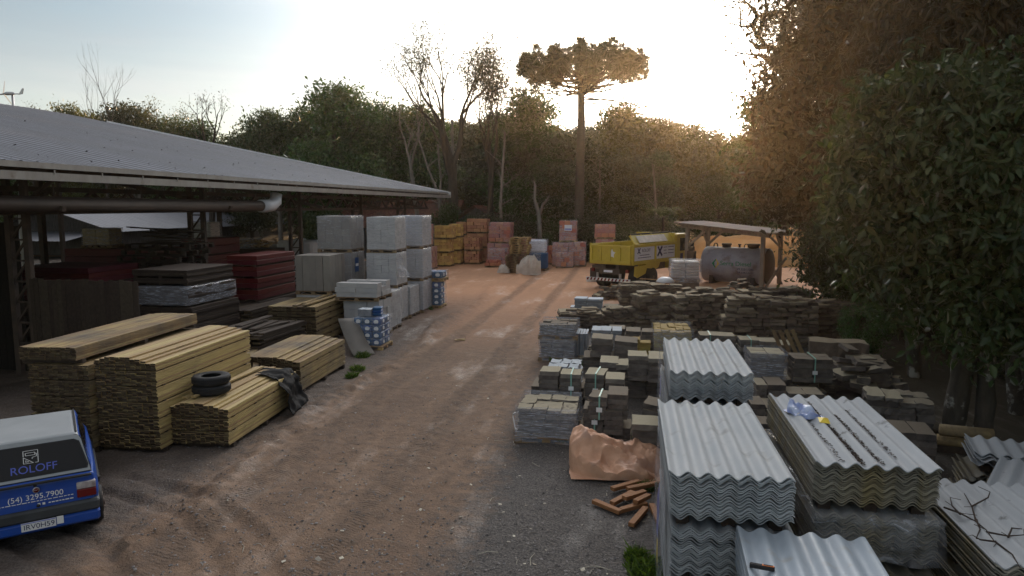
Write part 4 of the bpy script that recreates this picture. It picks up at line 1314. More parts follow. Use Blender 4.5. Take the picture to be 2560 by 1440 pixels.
# lichened trunks standing at the wood's edge on the right
for lab, ub, vb, pts, r in (('leaning trunk with white lichen patches behind the right roofing sheets', 2385, 1100, [(2385, 1100), (2395, 980), (2420, 860), (2425, 700), (2440, 560)], .17),
                           ('pale blotched trunk right of the leaning lichened trunk', 2455, 1110, [(2455, 1110), (2462, 960), (2470, 800), (2480, 600)], .13),
                           ('slim trunk with white lichen rings left of the leaning trunk', 2285, 940, [(2285, 940), (2278, 840), (2265, 740), (2262, 600)], .14),
                           ('thin sunlit trunk beside the right end of the stone walls', 2178, 850, [(2178, 850), (2172, 760), (2165, 680), (2160, 560)], .08),
                           ('dark trunk at the very right edge of the yard', 2545, 1030, [(2545, 1030), (2540, 900), (2548, 700)], .16)):
    X0, Yt = G(ub, vb)
    t = thing('lichened_tree', lab, 'tree', (X0, Yt, 0), 0, 'trunks at the right wood edge')
    mb = MB()
    pp = []
    for u, v in pts:
        x, _, z = atY(u, v, Yt)
        pp.append(Vector((x - X0, random.uniform(-.08, .08), z)))
    pp[0].z = -.2
    q = []
    for i in range(len(pp) - 1):
        for k in range(4):
            q.append(pp[i].lerp(pp[i + 1], k / 4) + Vector((random.uniform(-1, 1), random.uniform(-1, 1), 0)) * .025)
    q.append(pp[-1])
    mb.tube(q, [r * (1.25 - .55 * i / len(q)) * random.uniform(.92, 1.08) for i in range(len(q))], 10)
    for k in range(5):
        a = random.choice(q[4:])
        limb(mb, a, a + Vector((random.uniform(-.9, .9), random.uniform(-.5, .5), random.uniform(.1, .8))), .02, .006, 0, 4, 4, .12)
    mb.build('trunk', M['barkl'], t, True)
# the wood behind them
random.seed(15)
for i, (x, y, s) in enumerate([(12, 14, .8), (15, 18, .95), (12.5, 21, .85), (17, 24, 1.05), (14, 29, 1.0), (18, 33, 1.1), (15, 38, 1.0), (20, 42, 1.1), (11.5, 9, .75), (17, 10, 1.0), (22, 28, 1.2), (23, 18, 1.2), (18.5, 48, 1.0), (24, 36, 1.2), (13, 4.5, .9), (20, 5, 1.1)]):
    plant('wood_tree', 'dark tree inside the wood along the right edge of the yard', 'tree', TP[(1, 3, 0)[i % 3]], x, y, s, i * 1.3, s * 1.05, 'trees of the right wood', M[('leafd', 'leaf')[i % 2]])
for i in range(16):
    y = 9 + i * 1.6
    x = 8.6 + random.uniform(-.2, 1.6) + max(0, (12 - y) * .1)
    plant('wood_shrub', 'black shadowed shrub under the trees on the right', 'shrub', SHP[i % 2], x, y, random.uniform(.55, .8), random.uniform(0, 6), random.uniform(.5, .9), 'shrubs inside the right wood', M['leafd'])
plant('wood_shrub', 'small bright leaved shrub at the right end of the stone walls', 'shrub', SHP[0], *G(2170, 905), .33, 2, .36, None, M['leaf'])

# ground plants
fern('fern', 'light green fern sprouting between stone walls left of the pair', (*G(1838, 838), 0), 9, .62, .12, .9, 'fern', 3)
fern('fern', 'arching light green fern right of the smaller fern by the stone walls', (*G(1900, 842), 0), 9, .75, .12, .9, 'fern', 4)


def grass_patch(label, spots, n, h, seed):
    rs = np.random.default_rng(seed)
    P, Fq = [], []
    for (x, y, r) in spots:
        for k in range(n):
            a, q = rs.uniform(0, 6.28), r * math.sqrt(rs.uniform())
            px, py = x + q * math.cos(a), y + q * math.sin(a)
            hh = h * rs.uniform(.4, 1.1) * (1.1 - .6 * q / r)
            w = .006 + .004 * rs.uniform()
            d = rs.normal(size=2) * hh * .5
            b_ = rs.uniform(0, 6.28)
            wx, wy = w * math.cos(b_), w * math.sin(b_)
            z = ground_h(px, py) - .01
            o = len(P)
            P += [(px - wx, py - wy, z), (px + wx, py + wy, z), (px + d[0] * .4 + wx * .7, py + d[1] * .4 + wy * .7, z + hh * .6), (px + d[0], py + d[1], z + hh)]
            Fq.append((o, o + 1, o + 2, o + 3))
    return tag(link('grass', rawmesh('grass', P, Fq, 4), M['grass']), label, 'grass', None, 'stuff')


gs = []
for u, v, r in ((1612, 1420, .22), (1590, 1395, .13), (1625, 1440, .25), (1500, 1108, .22), (1440, 1100, .16), (1415, 1105, .12), (1555, 1095, .2), (905, 890, .22), (895, 925, .2), (880, 945, .15), (1070, 775, .2), (1390, 905, .15), (1460, 910, .2), (1620, 1215, .12)):
    gs.append((*G(u, v), r))
grass_patch('short green grass tufts growing between the stacks and along the road', gs, 420, .17, 3)


# loose grit and chips trodden over the yard
def scatter(name, label, cat, n, area, smin, smax, m, seed, flat=.6):
    rs = np.random.default_rng(seed)
    mb = MB()
    for k in range(n):
        u, v = area(rs)
        x, y = G(u, v)
        if not (-12 < x < 8 and 4 < y < 45):
            continue
        s = smin + (smax - smin) * rs.uniform() ** 3
        mb.at(x, y, ground_h(x, y) + s * .1, rs.uniform(0, 6), rs.uniform(-.3, .3), rs.uniform(-.3, .3))
        a, c, h = s * rs.uniform(.5, 1), s * rs.uniform(.4, .9), s * flat * rs.uniform(.4, 1)
        mb.add([(-a, -c * .6, 0), (a * .3, -c, 0), (a, c * .2, 0), (-a * .2, c, 0), (0, 0, h)], [(0, 1, 4), (1, 2, 4), (2, 3, 4), (3, 0, 4)])
    mb.X = Matrix.Identity(4)
    return tag(mb.build(name, m), label, cat, None, 'stuff')


scatter('gravel', 'small grey stones scattered on the dirt and along the road edges', 'gravel', 9000, lambda r: (r.uniform(330, 1680), 760 + 700 * r.uniform() ** .8), .006, .035, M['pebble'], 5)
scatter('litter', 'pale wood chips and scraps trodden into the dirt road', 'litter', 420, lambda r: (r.uniform(500, 1680), 780 + 660 * r.uniform()), .012, .05, M['litter'], 6, .12)
mb = MB()
random.seed(3)
for k in range(46):
    u, v = random.uniform(560, 1640), random.uniform(1080, 1430)
    x, y = G(u, v)
    a = random.uniform(0, 6.28)
    L = random.uniform(.08, .3)
    z = ground_h(x, y) + .012
    mb.tube([(x, y, z), (x + L * .5 * math.cos(a), y + L * .5 * math.sin(a), z + .01), (x + L * math.cos(a + .2), y + L * math.sin(a + .2), z)], .004, 4)
tag(mb.build('straw_litter', M['litter']), 'thin straw and splinters lying on the road', 'litter', None, 'stuff')


# ================================================================== MATERIALS STACKED IN THE YARD
def pallet_mb(mb, x0, x1, y0, y1, z0, h=.13, dense=7):
    w, d = x1 - x0, y1 - y0
    for i in range(3):                                   # bottom runners, blocks
        yy = y0 + .05 + (d - .1) * i / 2
        mb.box(x0, x1, yy - .05, yy + .05, z0, z0 + .02)
        for k in range(3):
            xx = x0 + .07 + (w - .14) * k / 2
            mb.box(xx - .07, xx + .07, yy - .048, yy + .048, z0 + .022, z0 + h - .042)
    for k in range(3):
        xx = x0 + .07 + (w - .14) * k / 2
        mb.box(xx - .05, xx + .05, y0, y1, z0 + h - .04, z0 + h - .022)
    for i in range(dense):
        xx = y0 + .045 + (d - .09) * i / (dense - 1)
        mb.box(x0, x1, xx - .042, xx + .042, z0 + h - .02, z0 + h)
    return mb


def film_mb(x0, x1, y0, y1, z0, z1, amp=.012, seed=0, topz=True, n=9, sag=0.0):
    """closed loose film sleeve round a load, open below"""
    mb = MB()
    mx, my = (x0 + x1) / 2, (y0 + y1) / 2
    per = []
    for i in range(n):
        per.append((x0 + (x1 - x0) * i / n, y0))
    for i in range(n):
        per.append((x1, y0 + (y1 - y0) * i / n))
    for i in range(n):
        per.append((x1 - (x1 - x0) * i / n, y1))
    for i in range(n):
        per.append((x0, y1 - (y1 - y0) * i / n))
    N, ROW = len(per), 8
    vs = []
    for r_ in range(ROW + 1):
        z = z0 + (z1 - z0) * r_ / ROW
        for (x, y) in per:
            k = 1 + (noise.noise(Vector((x * 3.1 + seed, y * 3.1, z * 5))) * amp * 4 + amp) / max(.3, (x1 - x0))
            vs.append((mx + (x - mx) * k, my + (y - my) * k, z))
    fs = [(r_ * N + i, r_ * N + (i + 1) % N, (r_ + 1) * N + (i + 1) % N, (r_ + 1) * N + i) for r_ in range(ROW) for i in range(N)]
    if topz:
        k0 = len(vs)
        for (x, y) in per:
            vs.append((mx + (x - mx) * .8, my + (y - my) * .8, z1 + .012 + .02 * noise.noise(Vector((x * 4, y * 4, seed)))))
        fs += [(ROW * N + i, ROW * N + (i + 1) % N, k0 + (i + 1) % N, k0 + i) for i in range(N)]
        vs.append((mx, my, z1 + .01))
        fs += [(k0 + i, k0 + (i + 1) % N, len(vs) - 1) for i in range(N)]
    mb.add(vs, fs)
    return mb


# ------------------------------------------------------------------ timber
def timber(label, x, y, rz, w, L, tiers, bw=.085, bh=.042, m='board', round_=0.0, z0=.1, ends=.022, gap=.022, loose=0, name='timber_stack', group='sawn timber stacks', ragged=.012, zb=0.0):
    t = thing(name, label, 'timber stack', (x, y, zb), rz, group)
    for k in range(3):
        yy = .15 + (L - .3) * k / 2
        MB().box(-.02, w + .02, yy - .045, yy + .045, 0, z0).build('bearer', M['boardd'], t)
    z = z0
    for ti, rows in enumerate(tiers):
        mb = MB()
        nx = int(w / bw)
        for r_ in range(rows):
            last = ti == len(tiers) - 1
            for c in range(nx):
                if last and round_ and r_ >= rows - 3:
                    f = c / (nx - 1)
                    if (rows - 1 - r_) < round_ * max(0, (f - .62) / .38) * 3 or (rows - 1 - r_) < round_ * max(0, (.12 - f) / .12) * 1.5:
                        continue
                e0, e1 = random.uniform(-ends, ends), random.uniform(-ends, ends) - (.12 if random.random() < .08 else 0)
                jx, jz = random.uniform(-.5, .5) * ragged, random.uniform(-.3, .3) * ragged * .5
                x0_ = c * w / nx + jx
                mb.box(x0_, x0_ + w / nx * .965, e0, L + e1, z + r_ * bh + jz, z + (r_ + .88) * bh + jz)
                mb.mi[-4] = mb.mi[-2] = 1
        mb.build('board_tier', [M[m], M['endgrain']], t)
        z += rows * bh
        if ti < len(tiers) - 1:
            for k in range(4):
                yy = .2 + (L - .4) * k / 3
                MB().box(0, w, yy - .03, yy + .03, z, z + gap).build('spacer', M['boardd'], t)
            z += gap
    for k in range(loose):
        mb = MB()
        x0_ = random.uniform(0, w * .8)
        mb.at(x0_, random.uniform(0, .4), z + .004 + k * .03, random.uniform(-.12, .12)).box(0, bw, 0, L * random.uniform(.5, .95), 0, bh * .8)
        mb.build('loose_board', M[m], t)
    t['top'] = z
    del t['top']
    return z


random.seed(50)
zK = timber('low front stack of yellow pine boards with two tyres lying on top', -7.62, 10.38, R(3.5), 1.02, 2.75, (7, 7, 8), bh=.030, m='board', round_=1.0, loose=2)
timber('tall stack of fresh yellow boards behind the stack with the tyres', -8.68, 10.0, R(2.5), 1.08, 3.1, (8, 8, 8, 8, 8, 7), m='board', round_=1.0, bh=.0305)
timber('tall shadowed board stack at the far left beside the lattice post', -9.8, 9.85, R(3), 1.06, 3.6, (9, 9, 9, 8, 8), m='boardg', bh=.0305)
timber('thin separate board pack lying askew on the far left stack', -9.9, 9.8, R(4.5), 1.0, 3.7, (7,), m='boardg', bh=.0305, z0=.07, zb=1.52)
timber('grey topped timber stack beside the leaning cement board', -8.45, 13.85, R(2.5), 1.42, 2.7, (8, 7, 7), m='boardg', round_=1.0, bh=.031)
timber('timber stack with wide gaps between rows below the grey block pallets', -10.35, 18.6, R(3), 1.45, 3.3, (4, 4, 4, 4, 3, 3), m='boardg', bw=.14, bh=.044, gap=.03, loose=3)
timber('dark old plank stack under the shed between the red bundles and the yellow stacks', -10.7, 16.1, R(-3), 1.55, 2.2, (5, 5, 5), m='boardd', bw=.2, bh=.05, ragged=.07, ends=.2, loose=4)
timber('low brown plank pile on the shed floor behind the tall yellow stack', -9.75, 14.6, R(6), .9, 2.4, (5, 4), m='boardg', bw=.2, bh=.04, ragged=.06, ends=.15, loose=2)
timber('grey board pile beneath the maroon bundles', -13.5, 19.3, R(0), 2.2, 3.0, (7, 7), m='boardd', bw=.25, bh=.06, ragged=.04, ends=.1)
for k, (u, v, L, a, w, lab) in enumerate(((590, 935, 1.4, 1.1, .15, 'grey plank lying across the gap behind the two tyres'), (640, 925, 1.2, .5, .12, 'pale plank leaning over the edge of the front timber stack'),
                                       (600, 880, 1.3, .9, .2, 'wide dusty board on the ground behind the front timber stack'), (625, 905, .9, 1.8, .25, 'broken flat board lying between the yellow stacks'))):
    x, y = G(u, v, .55 if k < 2 else .15)
    t = thing('loose_plank', lab, 'plank', (x, y, .66 if k < 2 else .1 + .03 * k), a)
    o = MB().rbox(-w / 2, w / 2, -L / 2, L / 2, 0, .03, .004).build('board', M['boardg'], t)
    o.rotation_euler = (random.uniform(-.08, .08), random.uniform(-.1, .1), 0)
# tyres
for k, lab in enumerate(('lower of two black car tyres on the front timber stack', 'upper of two black car tyres on the front timber stack')):
    t = thing('tyre', lab, 'tyre', (-7.28, 11.05, zK + .01 + .165 * k), .5 * k, 'tyres on the timber')
    prof = [(.17, .0), (.2, -.005 + .01), (.27, .0), (.30, .02), (.315, .05), (.315, .13), (.30, .155), (.27, .165), (.2, .16), (.17, .15), (.155, .14), (.235, .13), (.24, .03), (.155, .02), (.17, 0)]
    vs, fs, SG = [], [], 40
    for r_, h in prof:
        for s_ in range(SG):
            a = 6.2832 * s_ / SG
            vs.append((r_ * math.cos(a), r_ * math.sin(a), h))
    for i in range(len(prof) - 1):
        for s_ in range(SG):
            fs.append((i * SG + s_, i * SG + (s_ + 1) % SG, (i + 1) * SG + (s_ + 1) % SG, (i + 1) * SG + s_))
    MB().add(vs, fs).build('carcass', M['black'], t, True)
    mb = MB()
    for s_ in range(64):
        a = 6.2832 * s_ / 64
        for z_ in (.06, .09, .12):
            mb.at(.317 * math.cos(a), .317 * math.sin(a), z_, a + (.3 if z_ == .09 else -.2)).box(-.004, .004, -.011, .011, -.011, .011)
    mb.build('tread', M['black'], t)

# crumpled black tarp hanging off the front stack
random.seed(12)


def cloth(name, label, cat, path, width, m, seed, nv=30, nu=36, amp=.06, taper=None, loc=(0, 0, 0), rz=0):
    """sheet laid along a profile path (x, z) and spread across y with creases"""
    vs, fs = [], []
    P = [Vector((p[0], 0, p[1])) for p in path]
    for i in range(nu + 1):
        t = i / nu * (len(P) - 1)
        k = min(int(t), len(P) - 2)
        c = P[k].lerp(P[k + 1], t - k)
        w = width * (taper(i / nu) if taper else 1)
        for j in range(nv + 1):
            s = j / nv - .5
            x, y, z = c.x, s * w, c.z
            f = noise.fractal(Vector((x * 2.2 + seed, y * 2.6, z * 2.2)), .9, 2.1, 4)
            f2 = abs(noise.noise(Vector((x * 1.6, y * 5 + seed, z * 1.6))))
            vs.append((x + amp * (f + .8 * f2), y + amp * .7 * f, z + amp * (.35 * f + .5 * f2)))
    for i in range(nu):
        for j in range(nv):
            a = i * (nv + 1) + j
            fs.append((a, a + 1, a + nv + 2, a + nv + 1))
    o = MB().add(vs, fs).build(name, m, None, True)
    s = o.modifiers.new('thick', 'SOLIDIFY')
    s.thickness = .006
    o.location = loc
    o.rotation_euler = (0, 0, rz)
    return tag(o, label, cat)


cloth('black_tarp', 'crumpled black plastic tarp draped over the far end of the front timber stack', 'tarp', [(-.55, .78), (-.25, .8), (.02, .76), (.16, .55), (.22, .3), (.36, .06)], 1.0, M['tarpb'], 4,
      taper=lambda t: .55 + .5 * t, loc=(-6.85, 12.75, 0), rz=R(12), amp=.11)
# cement board leaning against the timber
t = thing('leaning_board', 'bent grey cement board leaning from the timber stack to the ground', 'board', (-7.2, 18.1, 0))
vs = []
for i in range(13):
    f = i / 12
    g = f + .10 * math.sin(math.pi * f)
    for (tx, ty, bx, by) in ((-8.22, 18.64, -7.42, 17.83), (-7.74, 18.86, -6.98, 18.26)):
        vs.append((tx + (bx - tx) * f + 7.2, ty + (by - ty) * f - 18.1, .9 * (1 - g) + .0))
o = MB().add(vs, [(2 * i, 2 * i + 1, 2 * i + 3, 2 * i + 2) for i in range(12)]).build('board', M['concd'], t, True)
s = o.modifiers.new('thick', 'SOLIDIFY')
s.thickness = .012

# ------------------------------------------------------------------ under the shed roof
random.seed(60)


def bundle(name, label, cat, x0, x1, y0, y1, tiers, m, spacer='boardd', group=None, inset=.0, sheets=1, film=None):
    """flat packs piled with spacers; tiers = [(z0, z1), ...]"""
    t = thing(name, label, cat, (x0, y0, 0), 0, group)
    w, d = x1 - x0, y1 - y0
    for (a, b_) in tiers:
        mb = MB()
        n = sheets
        for k in range(n):
            q = (b_ - a - .06) / n
            j = random.uniform(-.02, .02)
            mb.rbox(j, w + j, 0, d, a + .06 + k * q, a + .06 + (k + .94) * q, .004)
        mb.build('pack', M[m], t)
        for k in range(3):
            xx = .08 + (w - .16) * k / 2
            MB().box(xx - .05, xx + .05, 0.02, d - .02, a, a + .06).build('spacer', M[spacer], t)
        if film:
            film_mb(-.01, w + .01, -.01, d + .01, a + .02, b_ + .01, .01, x0).build('film', M[film], t, True)
    return t


bundle('maroon_board_stack', 'four tiered stack of maroon painted boards beside the grey block pallets', 'board stack', -13.0, -11.95, 20.9, 23.5, [(1.0, 1.38), (1.38, 1.76), (1.76, 2.14), (2.14, 2.5)], 'red', group='maroon board stacks', sheets=2)
MB_ = bundle('dark_pallet_stack', 'dark timber bearers under the four tiered maroon stack', 'bearers', -13.1, -11.9, 20.9, 23.6, [(0, .5), (.5, 1.0)], 'boardd', sheets=3)
bundle('maroon_board_stack', 'narrow maroon board stack visible right behind the second lattice post', 'board stack', -17.05, -16.05, 24.4, 26.8, [(1.25, 1.7), (1.7, 2.2), (2.2, 2.85)], 'red', group='maroon board stacks', sheets=2)
bundle('grey_board_stack', 'dark board stack carrying the narrow maroon stack', 'board stack', -17.1, -16.0, 24.4, 26.9, [(0, .6), (.6, 1.2)], 'boardd', sheets=4)
bundle('maroon_board_stack', 'low dark maroon stack deep inside the shed under the wrapped white crate', 'board stack', -20.0, -16.7, 22.0, 24.2, [(1.35, 2.0), (2.0, 2.6)], 'red', group='maroon board stacks', sheets=2)
bundle('grey_board_stack', 'dark plank stack below the low maroon stack', 'board stack', -20.0, -16.7, 21.9, 24.2, [(0, .65), (.65, 1.35)], 'boardd', sheets=5)
bundle('grey_board_stack', 'dark plywood stack above the film wrapped pack', 'board stack', -13.4, -11.75, 17.0, 19.2, [(1.95, 2.15), (2.15, 2.38)], 'boardd', sheets=4)
bundle('wrapped_board_pack', 'grey board pack shining in stretch film inside the shed', 'board pack', -13.35, -11.7, 16.9, 19.2, [(1.42, 1.92)], 'boardd', film='wraph', sheets=6)  # dark board colour stands for the shade inside the shed
bundle('grey_board_stack', 'pale grey board pack below the film wrapped pack', 'board stack', -13.3, -11.6, 16.9, 19.2, [(.5, .9), (.9, 1.38)], 'boardd', sheets=5)  # pale pack given a dark colour in place of the shed's shade
bundle('grey_board_stack', 'broad dark plank stack below the wood pallets inside the shed', 'board stack', -16.5, -13.7, 19.6, 21.3, [(0, .7), (.7, 1.4), (1.4, 2.15)], 'boardd', sheets=5)
for k in range(4):
    t = thing('wood_pallet', 'dark wood pallet lying flat, %s in the pile inside the shed' % ('lowest', 'second from below', 'second from above', 'topmost')[k], 'pallet', (-16.2 + .12 * k, 19.7 + .05 * k, 2.17 + .19 * k), random.uniform(-.05, .05), 'pallets piled inside the shed')
    pallet_mb(MB(), 0, 2.2, 0, 1.4, 0, .17, 6).build('slat_deck', M['boardd'], t)
t = thing('dark_plank_heap', 'heap of dark planks on top of the pallets inside the shed', 'plank heap', (-15.6, 19.9, 2.95))
mb = MB()
for k in range(16):
    mb.at(random.uniform(0, 1.5), random.uniform(0, 1), .03 + .028 * k, random.uniform(-.3, .3), 0, random.uniform(-.06, .06)).box(-.5, 1.0, -.09, .09, 0, .026)
mb.build('plank', M['boardd'], t)
t = thing('wrapped_crate', 'small cube of pale boxes in clear film on the dark maroon stack', 'crate', (-19.5, 22.3, 2.62), R(8))
mb = MB()
for i in range(2):
    for j in range(2):
        for k in range(2):
            mb.rbox(i * .5 + .01, i * .5 + .49, j * .4, j * .4 + .39, .1 + k * .29, .1 + k * .29 + .28, .01)
mb.build('box', M['board'], t)
film_mb(-.02, 1.02, -.02, .82, .05, .7, .012, 3).build('film', M['wraph'], t, True)
pallet_mb(MB(), -.05, 1.05, -.05, .85, -.03, .12).build('pallet', M['pallet'], t)
t = thing('wrapped_crate', 'white film wrapped bale behind the second lattice post', 'bale', (-18.5, 27.2, 2.75))
film_mb(0, .9, 0, .8, 0, .7, .02, 8).build('film', M['wraph'], t, True)
MB().rbox(.03, .87, .03, .77, 0, .66, .04).build('load', M['white'], t)
MB().box(-.1, 1.0, -.1, .9, -2.75, -.005).build('pallet', M['boardd'], t)
t = thing('wrapped_crate', 'film covered heap of offcuts behind the maroon stacks', 'heap', (-19.0, 30.5, 0))
mb = MB()
for k in range(60):
    mb.at(random.uniform(.1, 2.2), random.uniform(0, 1), 2.1 + random.uniform(0, .35), random.uniform(0, 3)).box(-.15, .15, -.05, .05, 0, .05)
mb.build('offcut', M['palletl'], t)
film_mb(0, 1.3, 0, 1.1, 2.0, 2.55, .03, 5).build('film', M['wraph'], t, True)
MB().box(-.1, 2.4, -.1, 1.2, 0, 2.1).build('pack', M['boardd'], t)
t = thing('pink_sheet', 'bright pink plastic sheet hanging below the narrow maroon stack', 'sheet', (-15.95, 24.2, 1.08))
vs = []
for i in range(13):
    for j in range(5):
        vs.append((-.2 + i * .065, -.1 + .05 * math.sin(i * 1.3 + j), -.3 + j * .09 - .012 * i + .03 * math.sin(i * 2.1)))
MB().add(vs, [(i * 5 + j, i * 5 + j + 1, (i + 1) * 5 + j + 1, (i + 1) * 5 + j) for i in range(12) for j in range(4)]).build('sheet', M['pink'], t, True)
bundle('maroon_board_stack', 'dark maroon board stack filling the shed between the first two lattice posts', 'board stack', -17.2, -14.75, 17.0, 19.0, [(1.4, 1.9), (1.9, 2.4)], 'red', group='maroon board stacks', sheets=3)
bundle('grey_board_stack', 'dark rough plank stack under the maroon stack between the first two lattice posts', 'board stack', -17.3, -14.7, 16.9, 19.0, [(0, .7), (.7, 1.4)], 'boardd', sheets=5)
# upright plank partition
t = thing('plank_partition', 'partition of upright dark boards behind the left timber stacks', 'partition', (-13.9, 14.2, 0), R(0))
mb = MB()
x = 0
while x < 2.75:
    w = random.uniform(.1, .15)
    mb.box(x, x + w * .94, random.uniform(-.012, .012), .03, 0, 2.4 + random.uniform(-.03, .03))
    x += w
mb.build('board', M['boardd'], t)
mb = MB()
for z in (.5, 2.05):
    mb.box(0, 2.75, .034, .1, z, z + .09)
mb.build('rail', M['boardd'], t)
t = thing('plank_partition', 'added black board wall for the shade left of the first steel post', 'partition', (-18.8, 14.9, 0))  # wall added where the shed end is black, its shade put into the colour
mb = MB()
x = 0
while x < 3.9:
    mb.box(x, x + .19, random.uniform(-.012, .012), .03, 0, 3.7 + random.uniform(-.1, .1))
    x += .2
mb.build('board', M['boardk'], t)
# white tank and van behind the third post
t = thing('water_tank', 'white boxy water tank behind the third lattice post', 'water tank', (-18.3, 34.0, 0))
MB().rbox(0, 2.0, 0, 1.5, .0, 2.3, .12).build('body', M['white'], t)
MB().lathe([(.3, 2.3), (.3, 2.36), (.25, 2.4)], 18).at().build('lid', M['white'], t).location = (1, .75, 0)

# ------------------------------------------------------------------ concrete block pallets
random.seed(70)


def block_pallet(label, x0, x1, y0, y1, z0, z1, nx, ny, nz, m='conc', film='wrap', name='block_pallet', cat='block pallet', group='aerated concrete block pallets', pm='pallet', jit=.006, stagger=False, rz=0.0, skip=0.0, gap=.007):
    t = thing(name, label, cat, (x0, y0, z0), rz, group)
    w, d, h = x1 - x0, y1 - y0, z1 - z0
    ph = .12
    mb = MB()
    for k in range(nz):
        for i in range(nx):
            for j in range(ny):
                if 0 < i < nx - 1 and 0 < j < ny - 1 and k < nz - 1:
                    continue
                if k == nz - 1 and random.random() < skip:
                    continue
                bw, bd, bh = w / nx, d / ny, (h - ph) / nz
                o = bw * .5 if (stagger and k % 2) else 0
                a, b_ = i * bw + o, (i + 1) * bw + o
                if stagger and k % 2 and i == nx - 1:
                    a, b_ = i * bw + o, w
                    mb.box(0, bw * .5 - .006, j * bd, (j + 1) * bd - .006, ph + k * bh, ph + (k + 1) * bh - .004)
                jj = random.uniform(-jit, jit)
                jk = random.uniform(-jit, jit)
                mb.box(a + jk, b_ - gap + jk, j * bd + jj, (j + 1) * bd - gap + jj, ph + k * bh + .001, ph + (k + 1) * bh - gap * .5)
    mb.build('blocks', M[m], t)
    pallet_mb(MB(), -.02, w + .02, -.02, d + .02, 0, ph - .002).build('pallet', M[pm], t)
    if film:
        film_mb(-.012, w + .012, -.012, d + .012, ph * .6, h + .008, .008, x0 + z0).build('film', M[film], t, True)
    return t


tier = ('bottom', 'middle', 'top')
for k in range(3):
    block_pallet('grey block pallet, %s of the tall stack nearest the dirt road' % tier[k], -9.15 + .04 * k, -8.0 - .02 * k, 23.2, 24.35, 1.24 * k, 1.24 * (k + 1), 4, 7, 5)
for k in range(3):
    block_pallet('pale bluish block pallet, %s of the tall stack behind the nearest tall stack' % tier[k], -9.0, -7.85, 25.75, 26.95, 1.24 * k, 1.24 * (k + 1), 4, 7, 5, film='wraph')
for k in range(3):
    bp_k = block_pallet('dark fronted block pallet, %s of the stack nearest the maroon boards' % tier[k], -10.75, -9.55, 22.9, 24.1, 1.25 * k, 1.25 * (k + 1), 4, 6, 5, m='concd')  # darker than the other block stacks, shed shade put into the colour
    if k == 1:
        MB().box(1.222, 1.228, .3, .62, .55, 1.05).build('blue_label', M['blue'], bp_k)
        MB().box(1.2285, 1.231, .34, .58, .75, .84).build('label_band', M['inkw'], bp_k)
block_pallet('single low block pallet squeezed between the two tall road side stacks', -8.95, -7.95, 24.5, 25.6, 0, 1.15, 4, 6, 5)
block_pallet('short film wrapped block pallet in front of the tall stack', -8.75, -7.72, 21.75, 22.75, 0, 1.3, 4, 5, 5)
block_pallet('upper pallet of tall upright slabs in front of the dark fronted stack', -10.5, -9.35, 20.7, 21.9, 1.3, 2.55, 5, 5, 1, m='concd', film=None, group='upright slab pallets')
block_pallet('lower pallet of upright slabs hidden behind the timber', -10.5, -9.35, 20.7, 21.9, 0, 1.3, 5, 5, 1, film=None, group='upright slab pallets')
block_pallet('lower pallet of loose pale blocks behind the blue bags', -8.75, -7.6, 20.3, 21.4, 0, 1.2, 3, 3, 4, film=None, jit=.02, group='loose pale block pallets')
block_pallet('upper pallet of loose pale blocks with stepped top behind the blue bags', -8.95, -7.6, 20.2, 21.45, 1.2, 1.75, 2, 3, 3, film=None, jit=.03, skip=.35, group='loose pale block pallets')
# loose sheet of film peeling on the block pallets
cloth('torn_film', 'torn clear film peeling from the corner of the tall block stack', 'film', [(0, .55), (.06, .3), (.16, .05), (.3, -.25)], .5, M['film'], 3, 12, 14, .05, lambda t: .3 + .9 * t, (-7.98, 23.3, 1.9), R(-30))


# blue bags
def bag_pallet(label, x0, x1, y0, y1, rows, nx, ny, rh, z0=0.0, rz=0.0, film=True, top=0, group='blue bag pallets'):
    t = thing('bag_pallet', label, 'bag pallet', (x0, y0, z0), rz, group)
    w, d = x1 - x0, y1 - y0
    mb, dots = MB(), MB()
    for k in range(rows):
        for i in range(nx):
            for j in range(ny):
                a, b_ = i * w / nx, j * d / ny
                q = random.uniform(-.012, .012)
                mb.rbox(a + q, a + w / nx - .012 + q, b_, b_ + d / ny - .012, .13 + k * rh, .13 + (k + .96) * rh, rh * .12)
            a = (i + .5) * w / nx
            r_ = rh * .30
            zc = .13 + (k + .48) * rh
            circ = [(a + r_ * 1.15 * math.cos(6.28 * s / 14), zc + r_ * max(-.75, math.sin(6.28 * s / 14))) for s in range(14)]
            dots.prism(circ, -.022, -.012, 'y')
        for j in range(ny):
            b_ = (j + .5) * d / ny
            zc = .13 + (k + .48) * rh
            r_ = rh * .28
            circ = [(b_ + r_ * math.cos(6.28 * s / 14), zc + r_ * max(-.75, math.sin(6.28 * s / 14))) for s in range(14)]
            dots.prism(circ, w + .008, w + .018, 'x')
    mb.build('bags', M['blue'], t)
    dots.build('white_emblems', M['inkw'], t)
    pallet_mb(MB(), -.05, w + .05, -.05, d + .05, 0, .12).build('pallet', M['palletl'], t)
    if film:
        film_mb(-.03, w + .03, -.03, d + .03, .05, .13 + rows * rh + .01, .015, x0).build('film', M['wrap'], t, True)
    return t


